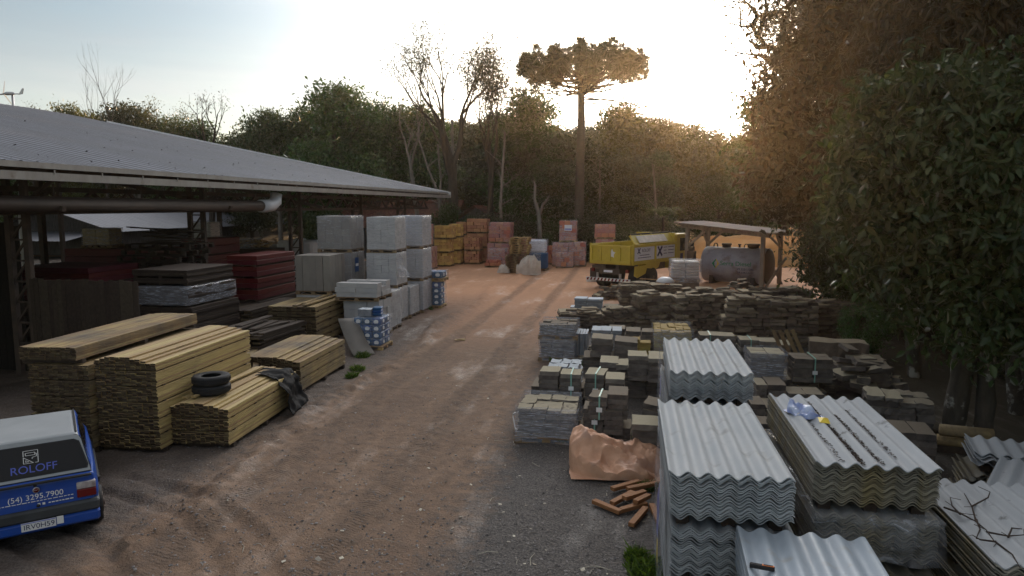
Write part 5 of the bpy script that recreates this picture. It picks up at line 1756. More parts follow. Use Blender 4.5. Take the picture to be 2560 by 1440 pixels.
bag_pallet('shrink wrapped pallet of blue bags with white emblems beside the leaning board', -7.78, -6.98, 18.75, 19.55, 4, 3, 2, .2)
t = thing('tile_box', 'mossy grey block pair standing on the blue bag pallet', 'block', (-7.72, 18.95, .95))
for i in range(2):
    MB().rough(.0 + .2 * i, .19 + .2 * i, -.05, .3, 0, .2, .006).build('block', M['stoneg'], t)
t = thing('bag_stack', 'small pile of blue bags standing on the wrapped blue bag pallet', 'bags', (-7.32, 19.0, .95), .2)
mb = MB()
for k in range(3):
    mb.rbox(0, .26, 0, .4, k * .08, k * .08 + .078, .02)
mb.build('bags', M['blue'], t)
bag_pallet('tall pallet of blue bags with white emblems at the far end of the block row', -8.2, -7.5, 27.0, 27.7, 4, 2, 2, .235)
bag_pallet('small blue bag pallet set on top of the far tall blue pallet', -8.2, -7.42, 27.0, 27.75, 1, 2, 2, .27, 1.1, film=True)

# ------------------------------------------------------------------ far row of brick pallets
random.seed(80)
SC = lambda Y: Y / FPX


def far_pallet(label, u0, u1, vb, Y, z0, z1, m, film=None, depth=1.1, nx=3, nz=4, name='brick_pallet', group='brick pallets in the far row', pm='pallet', rz=0.0, jit=.03, skip=0.1, stag=True):
    x0, x1 = fx(u0, Y), fx(u1, Y)
    return block_pallet(label, x0, x1, Y, Y + depth, z0, z1, nx, 3, nz, m, film, name, 'brick pallet', group, pm, jit, stag, rz, skip, .03)


h3 = ('bottom', 'middle', 'upper')
for k in range(3):
    far_pallet('bright yellow brick pallet, %s of the front yellow stack' % h3[k], 1081 + 2 * k, 1124 + (6 if k == 2 else 0), 0, 45.9, .93 * k, .93 * (k + 1), 'ybrick')
for k in range(3):
    far_pallet('yellow brick pallet, %s of the stack behind the front yellow stack' % h3[k], 1122, 1150, 0, 47.8, .95 * k, .95 * (k + 1), 'ybrick', nx=2)
for k in range(3):
    far_pallet('shaded tan brick pallet, %s of the stack between yellow and brown stacks' % h3[k], 1140, 1166, 0, 50.0, .98 * k, .98 * (k + 1), 'obrick', nx=2)
for k in range(2):
    far_pallet('brown brick pallet, %s of the front brown stack' % ('bottom', 'top')[k], 1160, 1198, 0, 48.3, .93 * k, .93 * (k + 1), 'obrick')
for k in range(3):
    far_pallet('tall brown brick pallet, %s of the highest stack in the far row' % h3[k], 1167, 1218, 0, 49.9, 1.06 * k, 1.06 * (k + 1), 'obrick')
far_pallet('clay brick pallet in dull pink film carrying another wrapped pallet', 1218, 1272, 0, 48.4, 0, 1.5, 'rbrick', 'wrapp', nz=5, depth=1.5)
far_pallet('square clay brick pallet in pink film on top of the wide wrapped one', 1222, 1276, 0, 48.4, 1.5, 2.95, 'rbrick', 'wrapp', nz=5, pm='palletl', depth=1.5)
far_pallet('low film wrapped brick pallet leaning before the pink wrapped pair', 1219, 1262, 0, 46.9, 0, 1.2, 'rbrick', 'wraph', nz=4, depth=1.0)
far_pallet('small open pallet of bright orange bricks at the road front', 1212, 1250, 0, 45.9, 0, .5, 'rbrick', None, nz=2, depth=.8, skip=.3)
far_pallet('wrapped brick pallet at the left behind the last pale block stack, lower one', 1052, 1080, 0, 43.5, 0, 1.5, 'obrick', 'wrapp', nz=4)
far_pallet('wrapped brick pallet at the left behind the last pale block stack, upper one', 1050, 1072, 0, 43.5, 1.5, 2.95, 'obrick', 'wrapp', nz=4)
far_pallet('wrapped clay brick pallet at the left under the umbrella pine', 1382, 1422, 0, 47.5, 0, 1.62, 'rbrick', 'wraph', nz=5)
far_pallet('wrapped clay brick pallet at the right under the umbrella pine', 1423, 1465, 0, 47.6, 0, 1.66, 'rbrick', 'wraph', nz=5)
tp = far_pallet('wrapped clay brick pallet bearing a white paper sign, on top of the pair', 1399, 1441, 0, 47.7, 1.66, 3.1, 'rbrick', 'wraph', nz=5, pm='palletl')
mb = MB().box(.35, .85, -.05, -.042, .78, 1.16)
mb.build('paper_sign', M['panel'], tp)
MB().box(.38, .82, -.054, -.0505, .84, .92).build('printed_band', M['inkb'], tp)
far_pallet('low milky wrapped brick pallet in front of the pair under the pine', 1391, 1433, 0, 46.2, 0, 1.02, 'rbrick', 'wraph', nz=3)
far_pallet('wrapped brick pallet standing behind the truck, lower one', 1490, 1537, 0, 48.5, 0, 1.85, 'rbrick', 'wrapp', nz=5)
far_pallet('white topped wrapped brick pallet rising behind the yellow truck bed', 1488, 1539, 0, 48.5, 1.85, 2.85, 'rbrick', 'wrapp', nz=3, pm='palletl')
far_pallet('dark brick pallet half hidden behind the pallet pile', 1368, 1385, 0, 49.0, 0, 1.3, 'rbrick', None, nz=4, nx=2)
far_pallet('brick pallet behind the pale pallet pile', 1296, 1335, 0, 47.6, 0, 1.85, 'rbrick', 'wrapp', nz=4)
# pile of empty pallets
px0, pY = fx(1262, 42.5), 42.5
for k in range(15):
    t = thing('wood_pallet', 'empty pale wooden pallet in the leaning pile on the far road edge', 'pallet', (px0 + .03 * k * (1 if k > 6 else .3) + random.uniform(-.05, .05) - (.12 if k > 11 else 0), pY + random.uniform(-.06, .06), .145 * k), R(2) + random.uniform(-.09, .09), 'empty pallets in the far pile')
    pallet_mb(MB(), 0, 1.2, 0, 1.0, 0, .143).build('slat_deck', M['palletl' if k > 7 else 'pallet'], t)
# blue wrapped appliance boxes and white film
x0 = fx(1322, 44.2)
t = thing('wrapped_box', 'blue box under clear film right of the empty pallet pile', 'box', (x0, 44.2, 0))
MB().rbox(0, 1.15, 0, 1.0, .12, 1.12, .05).build('load', M['blue'], t)
film_mb(-.03, .75, -.04, 1.04, .02, 1.16, .04, 2).build('film', M['wraph'], t, True)
pallet_mb(MB(), -.05, 1.2, -.05, 1.05, 0, .115).build('pallet', M['pallet'], t)
t = thing('wrapped_box', 'pale film wrapped bale on top of the blue box', 'bale', (x0, 44.3, 1.16))
MB().rbox(0, 1.05, 0, .9, .0, .78, .08).build('load', M['panel'], t)
film_mb(-.03, 1.08, -.03, .93, -.03, .82, .04, 4).build('film', M['wraph'], t, True)


def heap(name, label, cat, cx, cy, pts, m, rad, seed, n=44, wr=.07, part=None, rz=0.0):
    """closed crumpled heap of sheeting: humps (x, y, h, r) over one footprint"""
    vs, fs = [], []
    for i in range(n + 1):
        for j in range(n + 1):
            x, y = (i / n * 2 - 1) * rad[0], (j / n * 2 - 1) * rad[1]
            e = max(0.0, 1 - abs(x / rad[0]) ** 2.6 - abs(y / rad[1]) ** 2.6)
            h = 0
            for (a, b_, hh, rr) in pts:
                d = min(1, math.hypot((x - a), (y - b_)) / rr)
                q = hh * (1 - d * d) ** .75
                h = math.log(math.exp(14 * h) + math.exp(14 * q) - 1) / 14
            f = noise.fractal(Vector((x * 2.4 + seed, y * 2.4, seed)), .9, 2.1, 5)
            rg = 1 - abs(noise.noise(Vector((x * 1.9 - y * 2.4 + seed, x * 1.2 + y * 3.3, seed * 1.7))) * 2)
            rg = rg ** 3 * 1.6 if rg > 0 else 0
            px_, py_ = pts[0][0], pts[0][1]
            an, dd = math.atan2(y - py_, x - px_), math.hypot(x - px_, y - py_)
            fold = abs(math.sin(4.5 * an + 2.2 * f + seed)) ** .7 * min(1, dd * 2.2) * (1.3 - .5 * dd)
            r2 = 1 - abs(noise.noise(Vector((x * 5.1 + y * 2.2 + seed, y * 6.3 - x * 1.5, seed * .7))) * 2)
            z = (h + wr * f + wr * .9 * (rg - .5) + wr * .55 * (r2 - .5) + wr * .9 * fold) * min(1, e * 3.2)
            sq = .86 + .14 * min(1, e * 3)
            vs.append((x * sq + .5 * wr * f, y * sq + .4 * wr * f, max(-.02, z)))
    for i in range(n):
        for j in range(n):
            a = i * (n + 1) + j
            fs.append((a, a + n + 1, a + n + 2, a + 1))
    o = link(name, rawmesh(name, vs, fs, 4), m, None, True)
    o.location, o.rotation_euler = (cx, cy, 0.0), (0, 0, rz)
    return tag(o, label, cat)


heap('white_tarp', 'dirty white tarp heap in front of the empty pallet pile', 'tarp', fx(1322, 41.8), 41.7, [(.15, 0, .95, .8), (-.35, -.1, .45, .6), (.5, -.1, .35, .4)], M['tarpw'], (.85, .6), 3, 60, .16)
heap('film_scrap', 'scrap of white film on the dirt left of the empty pallets', 'film', fx(1262, 43), 42.6, [(0, 0, .45, .4)], M['tarpw'], (.45, .35), 7, 20, .08)
heap('film_scrap', 'scrap of white film under the tail of the yellow truck', 'film', fx(1492, 38), 38.5, [(0, 0, .3, .5)], M['tarpw'], (.6, .35), 8, 20, .08)


# ================================================================== TRUCK, SHELTER, TANK
random.seed(90)
tr = thing('dump_truck', 'yellow dump truck with white sign panels parked at the forest edge', 'truck', (-0.98, 34.95, 0), R(-30))
W2 = 1.15
Y_ = M['tyellow']
mb = MB()                                             # bed: floor, sides with ribs
mb.box(-W2, W2, .0, 4.65, 1.22, 1.36)
mb.build('bed_floor', Y_, tr)
mb = MB()
mb.box(-W2, W2, -.06, 0, 1.36, 2.14)
for k in range(5):
    x = -W2 + .06 + (2 * W2 - .12) * k / 4
    mb.box(x - .05, x + .05, -.12, -.062, 1.3, 2.14)
mb.box(-W2, W2, -.13, -.062, 2.07, 2.17)
mb.box(-W2, W2, -.13, -.062, 1.26, 1.40)
tg = mb.build('tailgate', Y_, tr)
star = []
for k in range(10):
    a = 6.2832 * k / 10 + .3
    r_ = .2 if k % 2 == 0 else .11
    star.append((.1 + r_ * math.cos(a), 1.76 + r_ * 1.2 * math.sin(a)))
MB().prism(star, -.075, -.064, 'y').build('white_star', M['inkw'], tg)
for s, nm in ((1, 'side_panel'), (-1, 'side_panel')):
    mb = MB()
    xa, xb = (W2, W2 + .05) if s > 0 else (-W2 - .05, -W2)
    mb.box(xa, xb, 0, 4.65, 1.36, 2.2)
    xo = W2 + .05 if s > 0 else -W2 - .11
    for yy in (0.02, 2.25, 4.55):
        mb.box(xo, xo + .06, yy, yy + .1, 1.22, 2.24)
    mb.box(xo, xo + .06, .12, 4.55, 2.12, 2.22)
    mb.box(xo, xo + .06, .12, 4.55, 1.24, 1.36)
    sp = mb.build(nm, Y_, tr)
    if s > 0:
        for yy in (.16, 2.4):
            MB().box(W2 + .052, W2 + .062, yy, yy + 2.05, 1.42, 2.08).build('sign_panel', M['panel'], sp)
        ro = (R(90), 0, R(90))
        for (yy, b_, sz, mm) in ((1.35, 'ROLOFF', .23, 'ink'), ):
            text('lettering', b_, sz, M[mm], sp, (W2 + .066, yy, 1.90), ro)
        mb = MB()
        for (yc, zc, q) in ((.62, 1.90, .13), (2.78, 1.80, .24)):
            mb.bar((W2 + .068, yc - q, zc - q), (W2 + .068, yc + q, zc + q), .012, q * .5)
            mb.bar((W2 + .068, yc + q, zc - q), (W2 + .068, yc - q * .2, zc + q * .1), .012, q * .5)
            mb.bar((W2 + .068, yc - q * .9, zc + q), (W2 + .068, yc - q * .2, zc + q * .2), .012, q * .4)
        for (ya, yb, z) in ((.7, 1.6, 1.68), (.55, 1.75, 1.56), (3.2, 3.55, 1.98), (3.2, 3.5, 1.82), (3.2, 3.55, 1.66), (3.7, 4.3, 1.98), (3.7, 4.35, 1.82), (3.7, 4.3, 1.66)):
            y = ya
            while y < yb:
                l = random.uniform(.05, .12)
                mb.box(W2 + .062, W2 + .069, y, y + l, z - .018, z + .018)
                y += l + .025
        mb.build('printed_emblem', M['ink'], sp)
mb = MB()                                             # high sloping headboards over the front of the bed
for (ya, yb) in ((.3, 2.38), (2.42, 4.5)):
    mb.add([(W2, ya, 2.24), (W2, yb, 2.24), (W2 - .3, yb, 2.66), (W2 - .3, ya, 2.66), (W2 - .05, ya, 2.24), (W2 - .05, yb, 2.24), (W2 - .35, yb, 2.64), (W2 - .35, ya, 2.64)],
           [(0, 1, 2, 3), (7, 6, 5, 4), (0, 3, 7, 4), (1, 5, 6, 2), (3, 2, 6, 7), (0, 4, 5, 1)])
    for q in (ya, (ya + yb) / 2, yb - .06):
        mb.add([(W2 + .01, q, 2.24), (W2 + .01, q + .06, 2.24), (W2 - .29, q + .06, 2.67), (W2 - .29, q, 2.67), (W2 + .04, q, 2.24), (W2 + .04, q + .06, 2.24), (W2 - .26, q + .06, 2.69), (W2 - .26, q, 2.69)],
               [(4, 5, 6, 7), (0, 3, 2, 1), (0, 4, 7, 3), (1, 2, 6, 5), (3, 7, 6, 2), (0, 1, 5, 4)])
mb.box(-W2, W2, 4.5, 4.62, 2.2, 2.68)
mb.build('bed_extension', Y_, tr)
mb = MB()
mb.add([(W2 + .02, .75, 2.29), (W2 + .02, 3.7, 2.29), (W2 - .22, 3.7, 2.62), (W2 - .22, .75, 2.62), (W2 + .025, .75, 2.30), (W2 + .025, 3.7, 2.30), (W2 - .215, 3.7, 2.63), (W2 - .215, .75, 2.63)], [(0, 3, 2, 1), (4, 5, 6, 7), (0, 1, 5, 4), (1, 2, 6, 5), (2, 3, 7, 6), (3, 0, 4, 7)])
o = mb.build('grey_cover', M['tarpw'], tr)
MB().tube([(W2 - .38, .4, 2.69), (W2 - .38, 4.6, 2.72)], .05, 8).build('rolled_tarp', M['tarpb'], tr)
cab = MB()                                            # cab
cab.prism([(4.85, .75), (6.7, .75), (6.72, 1.35), (6.45, 1.75), (6.28, 2.45), (6.05, 2.62), (5.0, 2.62), (4.85, 2.5)], -1.1, 1.1, 'x')
cb = cab.build('cab', M['tyellow'], tr, False, .06)
mb = MB()
mb.prism([(5.25, 1.68), (6.32, 1.68), (6.17, 2.38), (5.25, 2.38)], 1.1, 1.112, 'x')
mb.build('side_window', M['glass'], cb)
MB().prism([(5.15, .95), (6.42, .95), (6.48, 1.6), (6.28, 2.45), (5.15, 2.45)], 1.102, 1.107, 'x').build('door', M['tyellow'], cb)
mb = MB()
mb.box(1.3, 1.5, 6.1, 6.16, 1.65, 2.2)
mb.bar((1.1, 6.2, 2.3), (1.4, 6.14, 2.2), .03)
mb.build('mirror', M['black'], cb)
MB().box(1.113, 1.13, 5.3, 5.6, 1.25, 1.55).build('door_emblem', M['ink'], cb)
mb = MB()
mb.box(-.45, -.3, -.0, 6.3, .75, 1.2)
mb.box(.3, .45, -.0, 6.3, .75, 1.2)
mb.box(-1.1, -.45, -.0, .5, .8, 1.15)
mb.box(.35, .75, 2.0, 2.6, .55, 1.1)
mb.build('chassis', M['tankd'], tr)


def wheel(parent, x, y, r, w, dual=False):
    mb = MB().at(x, y, r)
    pr = [(r * .55, -w / 2), (r * .93, -w / 2), (r, -w / 2 + .04), (r, w / 2 - .04), (r * .93, w / 2), (r * .55, w / 2)]
    mb.lathe(pr, 26, 0, 'x')
    o = mb.build('wheel', M['black'], parent, True)
    mb = MB().at(x + (w / 2 if x > 0 else -w / 2), y, r)
    s = 1 if x > 0 else -1
    mb.lathe([(r * .56, -.02 * s), (r * .56, .012 * s), (r * .45, -.05 * s), (r * .2, -.03 * s), (r * .18, .03 * s)], 20, 0, 'x')
    mb.build('rim', M['tankd'], o, True)
    return o


for x in (-.95, .95):
    for yy in (.95, 2.15):
        wheel(tr, x, yy, .5, .5)
    wheel(tr, x * 1.02, 5.7, .5, .3)
mb = MB()
mb.prism([(1.42, 1.22), (2.9, 1.22), (2.75, .98), (2.4, .9), (1.5, 1.02)], .7, 1.18, 'x')
mb.prism([(.25, 1.16), (1.5, 1.16), (1.3, .75), (.5, .58), (.2, .7)], 1.19, 1.23, 'x')
mb.build('mudguard', Y_, tr)
mb = MB()
mb.box(-1.25, 1.25, -.3, -.22, .42, .56)
bmp = mb.build('bumper', M['white'], tr)
mb = MB()
for k in range(12):
    x = -1.22 + k * .205
    mb.add([(x, -.302, .425), (x + .1, -.302, .425), (x + .16, -.302, .555), (x + .06, -.302, .555), (x, -.308, .425), (x + .1, -.308, .425), (x + .16, -.308, .555), (x + .06, -.308, .555)],
           [(4, 5, 6, 7), (0, 3, 2, 1), (0, 1, 5, 4), (1, 2, 6, 5), (2, 3, 7, 6), (3, 0, 4, 7)])
mb.build('red_stripe', M['lampr'], bmp)
MB().box(-.6, .6, -.16, -.05, .75, 1.02).build('tail_beam', M['tankd'], tr)
MB().box(-.3, .2, -.168, -.162, .84, .95).build('number_plate', M['panel'], tr)
for x in (-1.0, .95):
    MB().box(x, x + .14, -.2, -.05, .85, 1.02).build('tail_lamp', M['lampr'], tr)
for x in (-.65, .65):
    MB().box(x - .05, x + .05, -.21, -.12, .45, .8).build('bumper_bracket', M['chrome'], tr)
MB().box(-1.15, -.7, -.1, .3, .45, 1.0).build('mud_flap', M['tankd'], tr)

# fuel shelter
hx, hy = 6.43, 36.25
eL = Vector((math.cos(R(29)), -math.sin(R(29)), 0))
sh = thing('fuel_shelter', 'open timber shelter with thin sloping roof over the fuel tank', 'shelter', (hx, hy, 0), R(-29))
LL, DD = 4.0, 2.7
for (x, y, z) in ((0, 0, 2.62), (-LL, 0, 2.98), (-LL, DD, 3.02), (0, DD, 2.66)):
    MB().box(x - .09, x + .09, y - .09, y + .09, 0, z).build('post', M['postw'], sh)
mb = MB()
for y in (0, DD):
    mb.bar((.35, y, 2.64), (-LL - .4, y, 3.07), .1, .2)
mb.build('beam', M['postw'], sh)
mb = MB()
for k in range(7):
    x = .3 - (LL + .6) * k / 6
    mb.bar((x, -.4, 2.78 - .09 * x), (x, DD + .4, 2.8 - .09 * x), .07, .12)
mb.build('rafter', M['postw'], sh)
mb = MB()
N = 60
vs = []
for i in range(N + 1):
    y = -.55 + (DD + 1.1) * i / N
    h = .02 * (i % 2)
    vs += [(.6, y, 2.80 + h), (-LL - .55, y, 3.26 + h)]
vs += [(.6, -.55, 2.77), (-LL - .55, -.55, 3.23), (.6, DD + .55, 2.77), (-LL - .55, DD + .55, 3.23)]
k = 2 * (N + 1)
mb.add(vs, [(2 * i, 2 * i + 2, 2 * i + 3, 2 * i + 1) for i in range(N)] + [(k, k + 1, k + 3, k + 2), (0, 1, k + 1, k), (2 * N, k + 2, k + 3, 2 * N + 1)])
mb.build('roof_sheet', M['hutroof'], sh)
for (x, y, dx, dy) in ((-LL, 0, .95, 0), (-LL, DD, .9, 0), (0, DD, -.9, 0), (0, DD, 0, -.9), (-LL, DD, 0, -.8)):
    MB().bar((x, y, 1.95), (x + dx, y + dy, 2.8), .08, .12).build('brace', M['postw'], sh)
for (a, b_) in (((.1, .25, 0), (.62, 1.7, 1.5)), ((.15, DD, 0), (-.7, DD, 1.5))):
    MB().bar(a, b_, .08, .1).build('prop', M['postw'], sh)

tkc = Vector((hx, hy, 0)) - eL * 1.75 + Vector((math.sin(R(29)), math.cos(R(29)), 0)) * 1.28
tk = thing('fuel_tank', 'horizontal grey diesel tank lettered in green under the shelter', 'fuel tank', tkc, R(-29))
TL, TR_, TZ = 3.3, .93, 1.02
MB().at(0, 0, TZ).lathe([(0.02, -TL / 2 - .16), (.45, -TL / 2 - .13), (.8, -TL / 2 - .05), (TR_, -TL / 2), (TR_, TL / 2)], 40, 0, 'x').build('drum', M['tank'], tk, True)
MB().at(0, 0, TZ).lathe([(TR_, TL / 2 + .002), (.8, TL / 2 + .06), (.45, TL / 2 + .13), (.02, TL / 2 + .16)], 40, 0, 'x').build('end_cap', M['tankd'], tk, True)
mb = MB()
for (x, r_, h) in ((-.6, .26, .24), (.85, .3, .26)):
    MB().at(x, 0, TZ + TR_ - .06).lathe([(r_ * .85, 0), (r_ * .85, h * .6), (r_, h * .62), (r_, h), (r_ * .9, h + .01)], 20).build('hatch', M['tankd'], tk, True)
mb.at(.1, 0, TZ + TR_ - .05).lathe([(.05, 0), (.05, .16), (.09, .17), (.09, .22)], 12)
mb.build('vent', M['tankd'], tk, True)
mb = MB()
for x in (-1.2, .45):
    MB().at(x, 0, TZ + TR_).tube([(-.1, 0, -.02), (-.1, 0, .1), (-.05, 0, .17), (.05, 0, .17), (.1, 0, .1), (.1, 0, -.02)], .03, 6).build('lifting_lug', M['tankd'], tk, True)
for x in (-1.1, 1.1):
    MB().prism([(-.8, 0), (.8, 0), (.75, .5), (.3, .15), (-.3, .15), (-.75, .5)], x - .1, x + .1, 'x').build('saddle', M['tankd'], tk)


def on_tank(x, s):
    """point on the drum's front side, s metres of arc below its horizontal mid line"""
    a = s / TR_
    return (x, -TR_ * math.cos(a), TZ - TR_ * math.sin(a)), -a


def tank_text(body, size, x, s, m):
    p, a = on_tank(x, s)
    n = Vector((0, -math.cos(a), math.sin(a)))
    q = Vector(p) + n * .012
    text('lettering', body, size, M[m], tk, q, (R(90) + a, 0, 0), 'LEFT', .006)


tank_text('Serra Diesel', .33, -.55, -.12, 'inkg')
tank_text('49 3221.1300', .155, .35, .14, 'ink')
tank_text('54 3267.1331', .155, .35, .30, 'ink')
for m_, x0, x1 in (('inkg', -1.0, -.8), ('inky', -.8, -.6)):
    mb = MB()
    pts = []
    for (x, s) in (((x0 if m_ == 'inkg' else x1), -.1), (-.8, -.36), (-.8, .16)):
        p, a = on_tank(x, s)
        pts.append((p[0], p[1] - .02, p[2]))
    mb.add(pts, [(0, 1, 2)])
    mb.build('emblem', M[m_], tk)
# pump beside the tank
pp = Vector((hx, hy, 0)) - eL * 3.75 + Vector((0, -.1, 0))
t = thing('fuel_pump', 'dark fuel pump cabinet with hose left of the diesel tank', 'pump', pp, R(-29))
MB().rbox(-.2, .2, -.18, .18, .9, 1.75, .03).build('cabinet', M['tankd'], t)
MB().rbox(-.12, .12, -.12, .12, 1.75, 1.98, .02).build('head', M['tankd'], t)
mb = MB()
for x in (-.15, .15):
    mb.bar((x, 0, 0), (x, 0, .9), .05)
mb.build('leg', M['chrome'], t)
MB().tube([(.2, -.1, 1.2), (.45, -.2, .95), (.3, -.3, .6), (-.1, -.35, .35), (-.6, -.3, .25)], .045, 8).build('hose', M['black'], t, True)

# film covered cement sacks in front of the truck
cx, cyy = fx(1718, 33.2), 33.2
t = thing('sack_pallet', 'pallet of sacks under slumped whitish film between truck and tank', 'sack pallet', (cx - .65, cyy - .3, 0))
pallet_mb(MB(), 0, 1.3, 0, 1.1, .62, .16).build('pallet', M['pallet'], t)
MB().box(.03, 1.27, .03, 1.07, 0, .617).build('lower_load', M['rubble'], t)
mb = MB()
for k in range(6):
    for i in range(2):
        mb.rbox(.02 + .63 * i + random.uniform(-.03, .03), .63 + .63 * i, .02 + random.uniform(-.03, .03), 1.05, .79 + k * .13, .79 + k * .13 + .128, .045)
mb.build('sack', M['tarpw'], t)
film_mb(-.04, 1.34, -.04, 1.14, .6, 1.63, .05, 4, n=12).build('film', M['wraph'], t, True)
# worker bending by the truck: only a bent arm and blue trousers show
# rubble piles and junk in front of the truck
x, y = G(1560, 740)


def slab_pile(name, label, cat, u0, u1, v, hgt, m, n, seed, Y=None, depth=1.2, big=.35, th=.05, tilt=.25, group=None):
    """tumbled heap of split slabs"""
    random.seed(seed)
    xa, ya = G(u0, v)
    xb, _ = G(u1, v)
    t = thing(name, label, cat, ((xa + xb) / 2, ya, 0), 0, group)
    w = (xb - xa) / 2
    mb = MB()
    for k in range(n):
        f = random.random()
        s = random.uniform(.4, 1) * big
        x = random.uniform(-w, w)
        yy = random.uniform(0, depth)
        top = hgt * (1 - .55 * abs(x / w) ** 2) * random.uniform(.75, 1.1) * (.6 + .4 * yy / depth if depth > .1 else 1)
        z = random.random() ** .6 * top
        mb.at(x, yy, z, random.uniform(-.7, .7) + (1.57 if random.random() < .25 else 0), random.uniform(-tilt, tilt), random.uniform(-tilt, tilt))
        h = th * random.uniform(.6, 1.5)
        mb.rough(-s * .5, s * .5, -s * .35, s * .35, -h, h, .02, (2, 2, 1))
    mb.X = Matrix.Identity(4)
    mb.build('slab_heap', M[m], t)
    return t


def dry_wall(label, u0, u1, vb, h, lean=0.0, seed=1, depth=.9, th=.09, cap=5, name='stone_wall_stack', vb2=None, m='rubble', group='dry stacked split stone walls', wl=(.22, .5)):
    """block of dry stacked split stones with uneven courses"""
    random.seed(seed)
    xa, ya = G(u0, vb)
    xb, yb = G(u1, vb2 or vb)
    L = math.hypot(xb - xa, yb - ya)
    t = thing(name, label, 'stone stack', (xa, ya, 0), math.atan2(yb - ya, xb - xa), group)
    mb = MB()
    z = 0
    while z < h:
        c = th * random.uniform(.7, 1.5)
        x = random.uniform(-.08, .02)
        while x < L:
            l = random.uniform(*wl)
            if random.random() > .05:
                mb.at(x + lean * z, random.uniform(-.05, .05), z, random.uniform(-.06, .06), 0, lean * .0 + random.uniform(-.05, .05) - .06 * (x / L - .5) * (1 if lean else 0))
                mb.rough(0, min(l, L - x + .1) - .025, random.uniform(0, .06), depth * random.uniform(.85, 1.0), 0, c * random.uniform(.74, .93), .014, (3, 2, 1))
            x += l
        z += c
    mb.X = Matrix.Identity(4)
    mb.build('stone_courses', M[m], t)
    for k in range(cap):
        l = random.uniform(.3, .6)
        mb = MB().at(random.uniform(0, L - .3) + lean * z, random.uniform(0, depth * .6), z + .01, random.uniform(-.5, .5), random.uniform(-.12, .12), random.uniform(-.12, .12))
        mb.rough(0, l, 0, l * .65, 0, .06, .015, (3, 2, 1))
        mb.build('cap_slab', M[m], t)
    return t


dry_wall('dry stacked stone wall at the left end of the dark row below the fuel tank', 1603, 1690, 832, 1.15, .0, 1, vb2=828)
dry_wall('dry stacked stone wall second from the left below the fuel tank', 1692, 1796, 838, 1.15, .0, 2, vb2=838)
dry_wall('slumping dry stacked stone wall in the middle of the dark row', 1800, 1926, 858, 1.3, .14, 3, vb2=864, wl=(.3, .6))
dry_wall('leaning dry stacked stone wall right of the slumping one', 1934, 2040, 868, 1.3, -.05, 4, vb2=872, wl=(.3, .6))
dry_wall('dry stacked stone wall at the right end beneath the trees', 2048, 2152, 862, 1.15, .0, 5, vb2=858)
dry_wall('long low stone wall stack behind the wrapped tile pallet', 1400, 1505, 830, .62, .0, 6, th=.05, cap=4, name='stone_wall_stack')
dry_wall('broken stone pieces stacked low right of the long low stack', 1512, 1605, 826, .6, .0, 7, th=.05, cap=8)
dry_wall('upright stone slab stack with rusty edge behind the grey slab bundles', 1555, 1618, 772, .95, 0, 8, th=.05, cap=3)
dry_wall('thin stone stack behind the left dark wall', 1620, 1700, 770, .8, 0, 9, th=.05, cap=5)
dry_wall('dark stone stack behind the middle of the dark row', 1700, 1840, 800, 1.0, 0, 10, th=.07, cap=7)
dry_wall('dark stone stack behind the slumping and leaning walls', 1850, 2010, 805, 1.1, .05, 11, th=.08, cap=8)
for i, (u0, u1, v, h, n, big, lab) in enumerate(((1490, 1590, 748, .55, 70, .4, 'loose heap of split slabs in front of the truck bumper'), (1590, 1720, 765, .75, 80, .45, 'loose heap of split slabs right of the truck bumper'),
                                            (1720, 1840, 785, .9, 60, .5, 'tumbled stone heap below the sack pallet'), (1800, 1905, 770, 1.25, 55, .5, 'tumbled blocks piled against the fuel tank'),
                                            (1930, 2060, 790, 1.1, 70, .5, 'tumbled stone heap at the foot of the right shelter posts'), (2040, 2160, 800, .9, 60, .5, 'dark stone heap under the small leaved tree'),
                                            (1520, 1600, 812, .5, 60, .3, 'heap of broken stone chips between the low stacks'))):
    slab_pile('stone_heap', lab, 'stone heap', u0, u1, v, h, 'rubble', n, 200 + i, big=big, group='loose stone heaps')
t = thing('plastic_basin', 'upturned white plastic basin on the slabs right of the truck wheel', 'basin', (*G(1662, 745), .72))
MB().lathe([(.4, 0), (.42, .02), (.3, .16), (.2, .22), (.05, .235)], 20).build('bowl', M['pvc'], t, True)
for k, (u, v, a, L) in enumerate(((1605, 712, .5, 1.6), (1650, 705, .35, 1.9), (1690, 700, .2, 1.3))):
    t = thing('loose_plank', ('pale plank lying on slabs by the truck wheel', 'long pale plank lying across the slabs before the truck', 'short pale plank near the sack pallet')[k], 'plank', (*G(u, v, .7), .78), a)
    MB().rbox(-L / 2, L / 2, -.06, .06, 0, .03, .004).build('board', M['palletl'], t).rotation_euler = (0, .08, 0)

